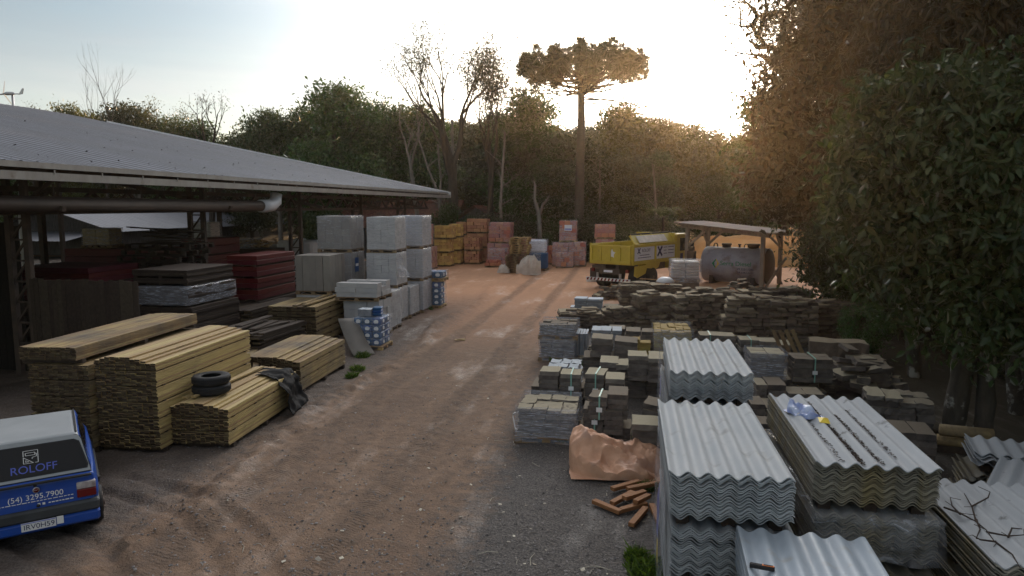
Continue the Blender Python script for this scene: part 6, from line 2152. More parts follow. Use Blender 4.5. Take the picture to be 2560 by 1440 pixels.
# ================================================================== STONE BUNDLES BETWEEN THE ROAD AND THE ROOFING SHEETS
def stone_bundle(label, u0, u1, v, z1, z0=0.0, depth=.55, nx=1, ny=1, nl=4, strap=0, m='stone', tilt=0.0, rz=0.0, film=None, pallet=False, jit=.012, name='stone_bundle', group='bundles of split stone blocks', topjit=0.0, tz=0.0):
    """u0..u1, v: photo span of the top front edge; z1 its height"""
    xa, ya = G(u0, v, z1)
    xb, yb = G(u1, v, z1)
    w = xb - xa
    t = thing(name, label, 'stone bundle', (xa, (ya + yb) / 2, z0), rz, group)
    if tilt:
        t.rotation_euler = (0, tilt, rz)
    h = z1 - z0
    nl = max(1, int(nl * 1.6 + .5)) if nl > 1 else 1
    pb = .11 if pallet else 0
    lh = (h - pb) / nl
    for i in range(nx):
        for j in range(ny):
            mb = MB()
            for k in range(nl):
                o, p_ = random.uniform(-jit, jit), random.uniform(-jit, jit)
                a, b_ = i * w / nx, j * depth / ny
                dz = random.uniform(0, topjit) if k == nl - 1 else 0
                mb.at(a + o, b_ + p_, pb + k * lh, random.uniform(-.02, .02))
                mb.rough(0, w / nx - .014, 0, depth / ny - .014, .002, lh * .965 - dz, jit * .8, (3, 3, 2 if lh > .12 else 1))
            mb.X = Matrix.Identity(4)
            mb.build('stone_column', M[m], t)
    if pallet:
        pallet_mb(MB(), -.06, w + .06, -.04, depth + .04, 0, pb).build('pallet', M['pallet'], t)
    if strap:
        mb = MB()
        for s in range(strap):
            x = w * (s + .5) / strap + .02
            q = .012
            mb.box(x - .013, x + .013, -.022, -.016, pb, h + q)
            mb.box(x - .013, x + .013, -.022, depth + .02, h + q - .004, h + q + .004)
            mb.box(x - .013, x + .013, depth + .014, depth + .02, pb, h + q)
        mb.build('strap', M['strap'], t)
        MB().box(w * .5 / strap - .03, w * .5 / strap + .07, -.03, -.024, h * .35, h * .35 + .08).build('tag_label', M['inkw'], t)
    if film:
        film_mb(-.03, w + .03, -.03, depth + .03, .01, h + .03, .012, u0, False).build('film', M[film], t, True)
    return t


random.seed(101)
SBs = [
    # grey slab bundles by the far turn
    ('grey slab bundle, front left of the four by the far turn', 1425, 1458, 768, .55, 0, dict(depth=.6, nl=7, m='stoneg')),
    ('grey slab bundle, front right of the four by the far turn', 1460, 1500, 770, .55, 0, dict(depth=.6, nl=7, m='stoneg')),
    ('grey slab bundle, upper left of the four by the far turn', 1436, 1468, 746, .95, .55, dict(depth=.6, nl=4, m='stoneg')),
    ('grey slab bundle, upper right of the four by the far turn', 1468, 1507, 748, .95, .55, dict(depth=.6, nl=4, m='stoneg')),
    ('brown slab bundle with scraps on top right of the grey slab bundles', 1508, 1545, 765, .7, 0, dict(depth=.6, nl=8)),
    # wrapped pallets of the left edge
    ('film wrapped brown tile pallet standing alone at the road edge, lower half', 1350, 1437, 850, .58, 0, dict(depth=1.0, nx=3, ny=3, nl=5, film='wraph', pallet=True)),
    ('film wrapped brown tile pallet with open top at the road edge, upper half', 1350, 1440, 810, 1.0, .58, dict(depth=1.0, nx=4, ny=4, nl=3, film='wraph', pallet=True, topjit=.05)),
    ('leaning row of thin blue grey slabs beside the road edge pallet', 1436, 1470, 832, .75, 0, dict(depth=.8, nx=5, nl=1, m='stoneg')),
    ('flat pile of pale blue grey slabs behind the pair of big blocks', 1478, 1555, 826, .9, 0, dict(depth=.7, nx=3, nl=8, m='stoneg')),
    ('big dark block bundle, left of the tilted pair on the wooden pallet', 1476, 1530, 845, .95, .48, dict(depth=.7, nl=2, tilt=.05)),
    ('big dark block bundle, right of the tilted pair on the wooden pallet', 1533, 1592, 852, .95, .46, dict(depth=.75, nl=3, tilt=.08)),
    ('low dark bundle with pallet under the tilted pair', 1458, 1595, 895, .42, 0, dict(depth=.9, nx=3, nl=3)),
    ('flat brown slab bundle behind the tilted pair, left', 1520, 1562, 822, .85, 0, dict(depth=.7, nl=6)),
    ('flat brown slab bundle behind the tilted pair, right', 1564, 1602, 828, .85, 0, dict(depth=.7, nl=6)),
    ('square brown slab bundle left of the yellow tile pallet', 1604, 1640, 830, .85, 0, dict(depth=.6, nl=6)),
    ('small ochre tile pile, taller of two by the yellow tile pallet', 1582, 1602, 848, .75, 0, dict(depth=.4, nl=6, m='stoney')),
    ('small ochre tile pile, lower of two by the yellow tile pallet', 1600, 1628, 856, .7, 0, dict(depth=.35, nl=6, m='stoney')),
    ('yellow tile pallet in bulging clear film', 1637, 1730, 826, 1.0, .12, dict(depth=1.3, nx=5, ny=4, nl=6, m='stoney', film='wraph', topjit=.06)),
    ('ochre slab base under the yellow tile pallet', 1632, 1735, 868, .3, 0, dict(depth=1.3, nx=3, nl=2)),
    ('two block bundle with flat tops in the middle, left', 1497, 1545, 905, .72, 0, dict(depth=.7, nl=4, tilt=.03)),
    ('two block bundle with flat tops in the middle, right', 1540, 1572, 912, .68, 0, dict(depth=.7, nl=4)),
    ('tall double column of dark blocks beside the roofing sheets, left column', 1571, 1622, 890, .98, .45, dict(depth=.6, nl=4)),
    ('tall double column of dark blocks beside the roofing sheets, right column', 1622, 1672, 897, .96, .45, dict(depth=.8, nl=4)),
    ('lower block bundle carrying the tall double column', 1562, 1672, 945, .45, 0, dict(depth=.9, nx=2, nl=3, strap=0)),
    ('pale slab pile on a pallet behind the strapped left bundles', 1370, 1450, 918, .82, 0, dict(depth=.8, nx=3, ny=2, nl=8, m='stoneg', jit=.03)),
    ('strapped brown bundle at the left edge, left block', 1347, 1398, 928, .88, .38, dict(depth=.5, nl=4, rz=-.05)),
    ('strapped brown bundle at the left edge, right block', 1399, 1452, 936, .86, .38, dict(depth=.5, nl=4, strap=1)),
    ('low dark bundle row under the strapped brown bundles', 1326, 1460, 968, .38, 0, dict(depth=.8, nx=4, nl=3)),
    ('green strapped bundle with four flat tops in the middle, rear', 1462, 1512, 935, .85, .3, dict(depth=.6, nl=4, strap=1, rz=-.1)),
    ('flat topped bundle right of the rear green strapped one', 1512, 1562, 948, .83, .3, dict(depth=.6, nl=4)),
    ('low bundle in shade under the rear green strapped one', 1460, 1562, 995, .3, 0, dict(depth=.7, nx=2, nl=2)),
    ('green strapped bundle in front of the rear strapped one, upper left', 1472, 1520, 992, .85, .45, dict(depth=.5, nl=3, strap=1, rz=-.06)),
    ('blocky dark bundle beside the front green strapped one, upper right', 1520, 1572, 986, .9, .45, dict(depth=.6, nl=3)),
    ('lower green strapped bundle behind the peach tarp, left', 1458, 1510, 1022, .62, .2, dict(depth=.5, nl=3, strap=1)),
    ('lower dark bundle behind the peach tarp, right', 1510, 1560, 1028, .62, .2, dict(depth=.5, nl=3)),
    ('lowest dark block row behind the peach tarp', 1450, 1580, 1068, .3, 0, dict(depth=.6, nx=3, nl=2)),
    ('tilted square block bundle between the peach tarp and the roofing sheets', 1600, 1655, 1008, .75, .25, dict(depth=.55, nl=3, tilt=.14, rz=-.15)),
    ('big square block bundle in front of the tilted one', 1582, 1652, 1062, .62, 0, dict(depth=.55, nl=4)),
    ('film wrapped block pallet with loose film tail at the near road edge', 1292, 1440, 1022, .62, 0, dict(depth=1.05, nx=4, ny=3, nl=5, film='wraph', pallet=True, topjit=.07, jit=.02)),
    # behind and right of the roofing sheets
    ('strapped brown bundle behind the rear roofing stack, left', 1750, 1798, 838, .8, 0, dict(depth=.6, nl=5, strap=1)),
    ('strapped brown bundle behind the rear roofing stack, right', 1798, 1840, 840, .8, 0, dict(depth=.6, nl=5)),
    ('strapped brown bundle below the arching fern, left', 1852, 1900, 850, .8, 0, dict(depth=.6, nl=5, strap=1)),
    ('strapped brown bundle below the arching fern, right', 1900, 1945, 854, .8, 0, dict(depth=.6, nl=5)),
    ('plain dark bundle beside the wrapped bundle right of the rear roofing stack', 1946, 1985, 862, .72, 0, dict(depth=.7, nl=4)),
    ('film wrapped bluish bundle right of the rear roofing stack', 1880, 1963, 884, 1.0, .42, dict(depth=.7, nx=2, ny=2, nl=4, film='wraph')),
    ('dark bundle under the film wrapped bluish one', 1885, 1982, 938, .42, 0, dict(depth=.8, nx=3, nl=2)),
    ('grey strapped bundle with label right of the wrapped bluish bundle', 1988, 2084, 898, .92, .42, dict(depth=.65, nx=2, ny=2, nl=3, strap=1, m='stone')),
    ('lower strapped bundle with white label under the grey strapped one', 1985, 2090, 936, .42, 0, dict(depth=.7, nx=2, nl=3)),
    ('brown block bundle left of the narrow gap behind the right roofing stack', 1893, 1920, 962, .62, 0, dict(depth=.6, nl=3)),
    ('brown block bundle seen between the two roofing stacks', 1922, 1968, 962, .6, 0, dict(depth=.7, nl=3)),
    ('low brown bundle just behind the right roofing stack', 1972, 2060, 985, .48, 0, dict(depth=.6, nx=2, nl=2)),
    ('brown bundle in the gap between front and right roofing stacks', 1880, 1915, 1010, .5, 0, dict(depth=.6, nl=3)),
    ('small brown bundle in the gap nearest the front roofing stack', 1895, 1935, 1060, .4, 0, dict(depth=.5, nl=3)),
    ('brown bundle beside the bundle in the gap between the roofing stacks', 1918, 1960, 1020, .4, 0, dict(depth=.7, nl=2)),
    # right slope
    ('big dark block bundle on the slope right of the right roofing stack, left', 2172, 2250, 985, .72, 0, dict(depth=.7, nx=2, nl=4, rz=-.15, jit=.03, topjit=.06)),
    ('big dark block bundle on the slope right of the right roofing stack, right', 2252, 2335, 1000, .66, 0, dict(depth=.8, nx=2, ny=2, nl=3, rz=-.15, jit=.03, topjit=.06)),
    ('low flat bundle at the foot of the lichened leaning trunk', 2245, 2340, 1082, .55, 0, dict(depth=.7, nx=2, nl=3, rz=-.1)),
]
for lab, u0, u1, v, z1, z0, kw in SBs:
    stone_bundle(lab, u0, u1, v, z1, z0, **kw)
slab_pile('stone_heap', 'sliding heap of large flat slabs on the slope right of the strapped grey bundle', 'stone heap', 2095, 2240, 985, .85, 'stone', 42, 401, depth=1.3, big=.75, th=.06, tilt=.2, group='loose stone heaps')
slab_pile('stone_heap', 'few loose slabs beside the strapped grey bundle', 'stone heap', 2010, 2085, 985, .5, 'stone', 16, 402, depth=.9, big=.6, th=.05, tilt=.2, group='loose stone heaps')
for i, (u0, u1, v, h, n, big, lab) in enumerate(((1455, 1580, 905, .35, 34, .45, 'low heap of split slabs under the tilted pair of blocks'), (1560, 1660, 985, .4, 40, .45, 'low heap of slabs below the tall double column'),
                                            (1590, 1680, 905, .4, 30, .4, 'broken slabs between the yellow tile pallet and the tall double column'), (1330, 1470, 1000, .22, 34, .4, 'scattered slabs behind the near wrapped pallet'),
                                            (1750, 1890, 905, .45, 40, .5, 'slab rubble behind the rear roofing stack'), (1890, 2060, 1010, .35, 44, .5, 'slab rubble behind the right roofing stack'), (1870, 1960, 1110, .3, 26, .4, 'slabs in the narrow gap between the roofing columns'),
                                            (2090, 2180, 930, .5, 34, .6, 'dark slabs below the right end of the stone walls'), (1420, 1600, 800, .4, 50, .4, 'slab rubble between the grey slab bundles and the low stone stack'))):
    slab_pile('stone_heap', lab, 'stone heap', u0, u1, v, h, 'stone', n, 300 + i, depth=.9, big=big, th=.05, tilt=.15, group='loose stone heaps')
x, y = G(2030, 905, .4)
t = thing('timber_slab', 'long rough dark slab lying above the grey strapped bundle', 'slab', (x, y + .2, .55), R(-8))
MB().rough(0, 1.25, 0, .6, -.5, .32, .04, (6, 3, 2)).build('slab', M['rubble'], t)
t = thing('leaning_pallet', 'broken pallet leaning behind the film wrapped bluish bundle', 'pallet', (x - .55, y + .1, .35), R(20))
mb = MB()
for k in range(4):
    mb.bar((k * .17, 0, 0), (k * .17 - .25, .25, .75), .09, .02)
mb.build('slat_deck', M['pallet'], t)
# film tail of the near wrapped pallet
mb = MB()
pts = [G(1300, 1045, .3), G(1283, 1050, .1), G(1290, 1075, .03), G(1320, 1088, .02), G(1370, 1085, .06), G(1420, 1055, .25), G(1445, 1030, .45)]
zs = [.42, .22, .05, .03, .07, .2, .5]
vs = []
N = 30
for i in range(N + 1):
    f = i / N * (len(pts) - 1)
    k = min(int(f), len(pts) - 2)
    q = f - k
    x, y, z = pts[k][0] * (1 - q) + pts[k + 1][0] * q, pts[k][1] * (1 - q) + pts[k + 1][1] * q - .05, zs[k] * (1 - q) + zs[k + 1] * q
    wd = .035 + .015 * math.sin(i * 1.9)
    vs += [(x, y, z - wd * .3), (x + .01, y - .03, z + wd)]
tf = link('film_tail', rawmesh('film_tail', vs, [(2 * i, 2 * i + 1, 2 * i + 3, 2 * i + 2) for i in range(N)], 4), M['pvc'], None, True)
tf.modifiers.new('thick', 'SOLIDIFY').thickness = .012
tag(tf, 'twisted white film tail trailing on the ground by the near wrapped pallet', 'film')

# ================================================================== CORRUGATED ROOFING SHEETS
def sheet_mesh(w, L, waves, th, amp=.026, ny=3, seg=14):
    n = int(waves * seg)
    vs, fs = [], []
    for s in (1, 0):
        for i in range(n + 1):
            x = w * i / n
            z = amp * math.cos(2 * math.pi * waves * i / n) + (th if s else 0)
            for j in range(ny + 1):
                vs.append((x, L * j / ny, z))
    K = (n + 1) * (ny + 1)
    for i in range(n):
        for j in range(ny):
            a = i * (ny + 1) + j
            fs.append((a, a + ny + 1, a + ny + 2, a + 1))
            fs.append((K + a + 1, K + a + ny + 2, K + a + ny + 1, K + a))
        a, b_ = i * (ny + 1), (i + 1) * (ny + 1)
        fs.append((a, K + a, K + b_, b_))
        fs.append((a + ny, b_ + ny, K + b_ + ny, K + a + ny))
    for j in range(ny):
        fs.append((j, j + 1, K + j + 1, K + j))
        a = n * (ny + 1) + j
        fs.append((a, K + a, K + a + 1, a + 1))
    me = rawmesh('sheet', vs, fs, 4)
    me.polygons.foreach_set('use_smooth', [True] * len(me.polygons))
    try:
        me.set_sharp_from_angle(angle=R(50))
    except Exception:
        pass
    return me


def sheet_stack(label, x, y, z0, n, w=1.1, L=2.44, waves=6.2, th=.0105, pitch=.0158, m='fibre', mt=None, rz=0.0, jx=.011, jy=.02, spacer=True, tilt=(0, 0), group='stacks of corrugated roofing sheets', topoff=(0, 0), waviness=0):
    t = thing('roofing_sheet_stack', label, 'roofing sheets', (x, y, z0), rz, group)
    t.rotation_euler = (tilt[0], tilt[1], rz)
    me = sheet_mesh(w, L, waves, th)
    me.materials.append(M[m])
    zb = .06 if spacer else 0
    for k in range(n):
        o = bpy.data.objects.new('sheet', me)
        sc.collection.objects.link(o)
        o.parent = t
        o.location = (random.uniform(-jx, jx), random.uniform(-jy, jy), zb + .026 + k * pitch)
        o.rotation_euler = (0, 0, random.uniform(-.002, .002))
        if k == n - 1:
            o.location = (topoff[0], topoff[1], zb + .026 + k * pitch + .004)
            if mt:
                o.material_slots[0].link = 'OBJECT'
                o.material_slots[0].material = M[mt]
    if spacer:
        for k in range(3):
            for q in (.12, .5, .88):
                MB().rbox(w * q - .06, w * q + .06, .1 + (L - .4) * k / 2, .2 + (L - .4) * k / 2, -.03, .058, .005).build('bearer', M['boardd'], t)
    return t


random.seed(110)
P1 = .0158
# front left column: three packs
sheet_stack('blue grey roofing sheet pack on top of the front left column', .40, 6.40, 1.14, 27, mt='fibre', topoff=(-.02, -.02), rz=R(.4))
sheet_stack('middle roofing sheet pack of the front left column, below the blue grey one', .42, 6.42, .58, 28)
sheet_stack('bottom roofing sheet pack of the front left column', .42, 6.42, .03, 28)
# rear left column
sheet_stack('pale roofing sheet pack with thin ripples on top of the rear column', .56, 9.62, 1.40, 23, mt='fibre', rz=R(-.5))
sheet_stack('second roofing sheet pack in the rear column', .54, 9.62, .72, 36)
sheet_stack('bottom roofing sheet pack in the rear column', .54, 9.62, .03, 36)
# right column
sheet_stack('weathered roofing sheet pack with dark leaf lines and foil bag on top', 1.75, 6.78, 1.22, 25, m='fibreo', mt='fibrew', topoff=(.0, -.05), rz=R(-.6))
rw = sheet_stack('film wrapped roofing sheet pack under the weathered pack', 1.78, 6.80, .68, 26, m='fibreo')
sheet_stack('bottom roofing sheet pack under the film wrapped pack', 1.78, 6.80, .03, 32, m='fibreo')
film_mb(-.02, 1.12, -.05, 2.47, .1, .52, .03, 9, n=14).build('film', M['film'], rw, True)
# front zinc stack
sheet_stack('bright bluish metal roofing sheet pack at the bottom edge with a tool on it', .90, 3.95, .78, 22, L=2.35, w=1.07, waves=5.1, m='zinc', mt='zinc', rz=R(-2.2), jx=.012, topoff=(0, -.02))
sheet_stack('roofing sheet pack below the bright bluish metal pack', .92, 3.97, .1, 36, L=2.3, m='fibre', rz=R(-2))
# low right stack with twigs
sheet_stack('low roofing sheet pack with dead twigs lying on it at the right edge', 3.02, 6.1, .74, 20, L=1.9, m='fibreo', mt='fibrew', jx=.02, jy=.03, rz=R(-1))
sheet_stack('roofing sheet pack under the twig covered one', 3.0, 6.1, .05, 36, L=1.9, m='fibreo', jx=.02)
sheet_stack('old mismatched roofing sheets fanned behind the twig covered pack', 4.05, 8.5, .55, 7, L=1.4, m='fibrew', mt='fibrew', jx=.06, jy=.06, pitch=.03, rz=R(-32), tilt=(.03, -.05))
sheet_stack('bottom of the old mismatched roofing sheets', 4.0, 8.5, .05, 14, L=1.4, m='fibreo', jx=.06, jy=.06, pitch=.03, rz=R(-28))
sheet_stack('small stack of curved ridge tiles beyond the old mismatched sheets', 4.55, 9.9, .6, 5, L=.8, w=1.3, waves=7, m='fibrew', jx=.05, jy=.05, pitch=.035, rz=R(-15))
sheet_stack('lower curved ridge tiles under the small tile stack', 4.5, 9.9, .05, 12, L=.8, w=1.3, waves=7, m='fibreo', jx=.05, jy=.05, pitch=.035, rz=R(-12))
t = thing('timber_beam', 'two brown round edged beams lying right of the low flat bundle', 'beam', (*G(2345, 1135), 0), R(-12))
for k in range(2):
    MB().tube([(0, .16 * k, .42 - .22 * k), (.75, .16 * k, .42 - .22 * k)], .1, 9).build('beam', M['boardg'], t, True)
MB().box(0, .7, .1, .3, 0, .2).build('block', M['boardd'], t)

# side film and blue printed label hanging on the front column's left side
t = thing('side_sheet', 'grey cardboard and film hanging down the left side of the front column', 'sheet', (.385, 6.45, .0))
vs = []
for i in range(9):
    for j in range(9):
        vs.append((-.02 - .02 * noise.noise(Vector((i * .7, j * .7, 2))) - .03 * (1 - j / 8) , .0 + i * .27, .1 + j * .165 + .02 * math.sin(i)))
o = MB().add(vs, [(i * 9 + j, i * 9 + j + 1, (i + 1) * 9 + j + 1, (i + 1) * 9 + j) for i in range(8) for j in range(8)]).build('sheet', M['wraph'], t, True)
mb = MB()
mb.add([(-.06, .5, .72), (-.06, .85, .66), (-.055, .95, 1.0), (-.05, .62, 1.28), (-.05, .52, 1.02)], [(0, 1, 2, 3, 4)])
mb.build('printed_label', M['bagb'], t)
mb = MB()
mb.add([(-.062, .42, .45), (-.062, .62, .5), (-.06, .66, .68), (-.06, .5, .7)], [(0, 1, 2, 3)])
mb.build('yellow_band', M['bagy'], t)
t2 = thing('side_sheet', 'torn blue and white packaging on the left side of the rear column', 'sheet', (.52, 9.7, .0))
vs = []
for i in range(7):
    for j in range(7):
        vs.append((-.03 - .03 * noise.noise(Vector((i * .9, j * .8, 5))), .0 + i * .35, .75 + j * .17))
MB().add(vs, [(i * 7 + j, i * 7 + j + 1, (i + 1) * 7 + j + 1, (i + 1) * 7 + j) for i in range(6) for j in range(6)]).build('sheet', M['wraph'], t2, True)
MB().add([(-.075, .1, 1.45), (-.075, .35, 1.4), (-.07, .3, 1.72), (-.07, .12, 1.7)], [(0, 1, 2, 3)]).build('printed_label', M['bagb'], t2)

# crumpled foil cement bag on the weathered pack
hp = heap('foil_bag', 'crumpled silver and blue paper bag lying on the weathered roofing pack', 'bag', 2.02, 8.38, [(-.1, .06, .06, .12), (.1, .05, .07, .1), (0, -.12, .04, .12)], M['foil'], (.2, .22), 5, 40, .07, rz=R(20))
hp.location.z = 1.70
t = thing('yellow_scrap', 'torn yellow bag corner beside the foil bag', 'scrap', (2.13, 8.02, 1.71), .3)
MB().add([(-.06, -.05, .02), (.05, -.08, .01), (.09, .04, .035), (-.02, .06, .045), (.02, 0, .06)], [(0, 1, 4), (1, 2, 4), (2, 3, 4), (3, 0, 4)]).build('scrap', M['bagy'], t)
# black tool with orange trim on the metal sheets
x, y = G(1905, 1424, 1.23)
t = thing('hand_tool', 'small black tool with orange trim on the bright metal sheets', 'tool', (x, y, 1.235), R(-12))
MB().rbox(-.095, .095, -.022, .022, 0, .035, .008).build('body', M['black'], t)
MB().rbox(.0, .09, -.012, .012, .035, .039, .002).build('trim', M['orange'], t)
MB().rbox(.01, .08, -.007, .007, .0395, .041, .0005).build('screen', M['black'], t)
# leaf litter lines on the weathered top sheet
mb = MB()
random.seed(31)
for (c, y0, y1, n) in ((.27, .1, 1.9, 120), (.44, .05, 2.2, 380), (.62, .1, 1.7, 240), (.80, .3, 1.9, 160), (.45, .1, 1.2, 160)):
    for k in range(n):
        y = random.uniform(y0, y1)
        xx = 1.75 + c + random.gauss(0, .013)
        s = random.uniform(.006, .019)
        mb.at(xx, 6.75 + y, 1.687, random.uniform(0, 6)).add([(-s, -s * .5, 0), (s, -s * .4, .004), (s * .8, s * .5, 0), (-s * .7, s * .4, .005)], [(0, 1, 2, 3)])
mb.X = Matrix.Identity(4)
lf = mb.build('leaf_litter', M['twig'])
tag(lf, 'dark rotten leaf lines in the grooves of the weathered roofing pack', 'leaf litter', None, 'stuff')
# dead twigs on the low right pack
t = thing('dead_branch', 'dead branched twig lying on the low right roofing pack', 'twig', (0, 0, 0))
mb, tips = MB(), []
random.seed(8)
zt_ = 1.16
tw = [[(2360, 1270), (2400, 1290), (2440, 1305), (2465, 1330), (2490, 1360)], [(2440, 1305), (2430, 1270), (2410, 1240)], [(2465, 1330), (2520, 1345), (2560, 1340)], [(2430, 1270), (2470, 1245), (2475, 1230)],
      [(2400, 1290), (2380, 1270), (2375, 1250)], [(2490, 1360), (2450, 1355), (2430, 1345)], [(2490, 1360), (2530, 1390), (2550, 1420)], [(2520, 1345), (2530, 1320), (2555, 1325)], [(2440, 1305), (2450, 1325), (2440, 1350)]]
for p in tw:
    q = [Vector((*G(u, v, zt_), zt_ + random.uniform(.0, .03))) for u, v in p]
    mb.tube(q, [.010 - .006 * i / (len(q) - 1) for i in range(len(q))], 5)
    for v_ in q[1:]:
        if random.random() < .7:
            mb.tube([v_, v_ + Vector((random.uniform(-.12, .12), random.uniform(-.1, .1), .015))], .003, 4)
mb.build('branch', M['twig'], t)

# ================================================================== TARP AND OFFCUTS
heap('peach_tarp', 'crumpled peach coloured tarp over a hidden load beside the roofing sheets', 'tarp', -.16, 10.78, [(-.5, .1, .56, .5), (-.22, .12, .41, .5), (.1, .15, .28, .5), (.45, .2, .31, .42), (-.55, -.2, .2, .5), (.0, -.2, .16, .6)], M['tarpo'], (.86, .62), 11, 110, .058, rz=R(6))
offs = [((1530, 1258), (1551, 1283), 0, 'long brown timber offcut at the left of the scattered offcuts'),]
cuts = [(1484, 1252, 1552, 1280, 'brown offcut lying farthest left of the scattered offcuts'), (1530, 1222, 1598, 1203, 'brown offcut at the back left below the peach tarp'),
        (1568, 1222, 1645, 1207, 'brown offcut at the back right near the roofing column'), (1530, 1258, 1582, 1230, 'brown offcut lying in the middle of the heap under another'),
        (1560, 1248, 1612, 1226, 'brown offcut crossing the middle of the heap'), (1588, 1257, 1622, 1236, 'short brown offcut on top of the middle of the heap'),
        (1552, 1275, 1615, 1258, 'brown offcut beneath the short one at the heap front'), (1578, 1312, 1614, 1270, 'brown offcut lying alone nearest the camera'), (1650, 1308, 1630, 1262, 'brown offcut standing against the roofing column')]
for k, (u0, v0, u1, v1, lab) in enumerate(cuts):
    z = .02 if k not in (4, 5) else .07
    a, b_ = G(u0, v0, z + .03), G(u1, v1, z + .03)
    d = Vector((b_[0] - a[0], b_[1] - a[1], 0))
    t = thing('timber_offcut', lab, 'offcut', ((a[0] + b_[0]) / 2, (a[1] + b_[1]) / 2, z), math.atan2(d.y, d.x), 'brown timber offcuts on the ground')
    L = d.length / 2
    o = MB().rbox(-L, L, -.042, .042, 0, .055, .004).build('block', M['offcut'], t)
    if k in (4, 5):
        o.rotation_euler = (0, .07, 0)
t = thing('road_plank', 'small yellow wooden scrap lying alone on the dirt road', 'scrap', (*G(1150, 852), .02), .1)
MB().rbox(-.16, .16, -.07, .07, 0, .025, .004).build('board', M['board'], t)
MB().at(.05, .02, .026, .6).rbox(-.15, .12, -.03, .03, 0, .02, .003).build('batten', M['board'], t)

# ================================================================== CAR
random.seed(120)
car = thing('hatchback_car', 'blue hatchback car with pale roof and lettered rear window by the timber', 'car', (-7.0, 6.97, 0), R(43))
car.scale = (.87, .87, .87)


def body_ring(y, zb, zs, zt, wb, ws, wt):
    """half profile from sill to belt, mirrored"""
    return [(-wb, zb), (-ws, zs), (-wt, zt), (wt, zt), (ws, zs), (wb, zb)]


rings = [(.02, .34, .62, .90, .66, .72, .68), (.06, .26, .62, .93, .73, .765, .715), (.45, .22, .62, .94, .755, .78, .735), (1.5, .20, .62, .94, .76, .785, .74), (2.6, .2, .62, .92, .755, .78, .72), (2.95, .22, .6, .86, .75, .77, .70), (3.45, .25, .58, .80, .72, .74, .66), (3.62, .3, .55, .72, .66, .70, .60)]
vs, fs = [], []
for (y, *a) in rings:
    for (x, z) in body_ring(y, *a):
        vs.append((x, y, z))
for i in range(len(rings) - 1):
    for k in range(6):
        fs.append((i * 6 + k, i * 6 + (k + 1) % 6, (i + 1) * 6 + (k + 1) % 6, (i + 1) * 6 + k))
fs.append((0, 1, 2, 3, 4, 5))
n = len(rings) - 1
fs.append(tuple(n * 6 + k for k in range(5, -1, -1)))
bd = MB().add(vs, fs).build('body', M['carblue'], car, False, .03)
# greenhouse: white roof, blue pillars, glass
zb, zt = .92, 1.42
Bq = {'bl': (-.70, .10, zb), 'br': (.70, .10, zb), 'fl': (-.70, 2.55, zb), 'fr': (.70, 2.55, zb)}
Tq = {'bl': (-.575, .36, zt), 'br': (.575, .36, zt), 'fl': (-.57, 1.85, zt - .01), 'fr': (.57, 1.85, zt - .01)}
mb = MB()
mb.add([Bq['bl'], Bq['br'], Bq['fr'], Bq['fl'], Tq['bl'], Tq['br'], Tq['fr'], Tq['fl']], [(0, 1, 5, 4), (1, 2, 6, 5), (2, 3, 7, 6), (3, 0, 4, 7), (4, 5, 6, 7), (3, 2, 1, 0)])
gh = mb.build('cabin', M['carblue'], car, False, .02)
mb = MB()
mb.add([(-.585, .33, 1.405), (.585, .33, 1.405), (.575, 1.86, 1.40), (-.575, 1.86, 1.40), (-.53, .40, 1.452), (.53, .40, 1.452), (.52, 1.75, 1.445), (-.52, 1.75, 1.445)], [(0, 1, 5, 4), (1, 2, 6, 5), (2, 3, 7, 6), (3, 0, 4, 7), (4, 5, 6, 7), (3, 2, 1, 0)])
rf_ = mb.build('roof', M['carwhite'], car, False, .025)
for s in (-1, 1):
    MB().box(s * .545 - .012, s * .545 + .012, .42, 1.75, 1.44, 1.458).build('roof_seam', M['black'], rf_)


def back(x, f, off=0.0):
    """point on the sloping tailgate, f from belt (0) to roof (1)"""
    y = .10 + .26 * f
    z = zb + .5 * f
    return (x, y - off * .89, z + off * .46)


def panel(name, pts, m, parent, th=.012):
    vs = [back(*p, 0.006) for p in pts] + [back(*p, .006 + th) for p in pts]
    n = len(pts)
    fs = [tuple(range(n)), tuple(range(2 * n - 1, n - 1, -1))] + [(i, (i + 1) % n, n + (i + 1) % n, n + i) for i in range(n)]
    return MB().add(vs, fs).build(name, m, parent)


panel('hatch_seal', [(-.70, .0), (.70, .0), (.61, .9), (.55, 1.0), (-.55, 1.0), (-.61, .9)], M['black'], car, .012)
hatch = panel('hatch_frame', [(-.69, .03), (.69, .03), (.60, .86), (.57, .97), (.5, 1.0), (-.5, 1.0), (-.57, .97), (-.60, .86)], M['carwhite'], car, .02)
panel('window_seal', [(-.65, .10), (.65, .10), (.665, .2), (.575, .82), (.51, .89), (-.51, .89), (-.575, .82), (-.665, .2)], M['black'], car, .024)
panel('rear_window', [(-.63, .12), (.63, .12), (.645, .2), (.56, .80), (.50, .87), (-.50, .87), (-.56, .80), (-.645, .2)], M['glass'], car, .027)
tilt = R(90) - math.atan2(.26, .5)
rr = (tilt, 0, 0)


def bp_(x, f):
    return back(x, f, .037)


text('lettering', 'ROLOFF', .15, M['inkb'], car, bp_(.02, .29), rr, extrude=.001)
mb = MB()


def on_glass(x, f):
    return Vector(back(x, f, .037))


def gl_line(pts, w=.008):
    for a, b_ in zip(pts, pts[1:]):
        mb.bar(on_glass(*a), on_glass(*b_), w, .004)


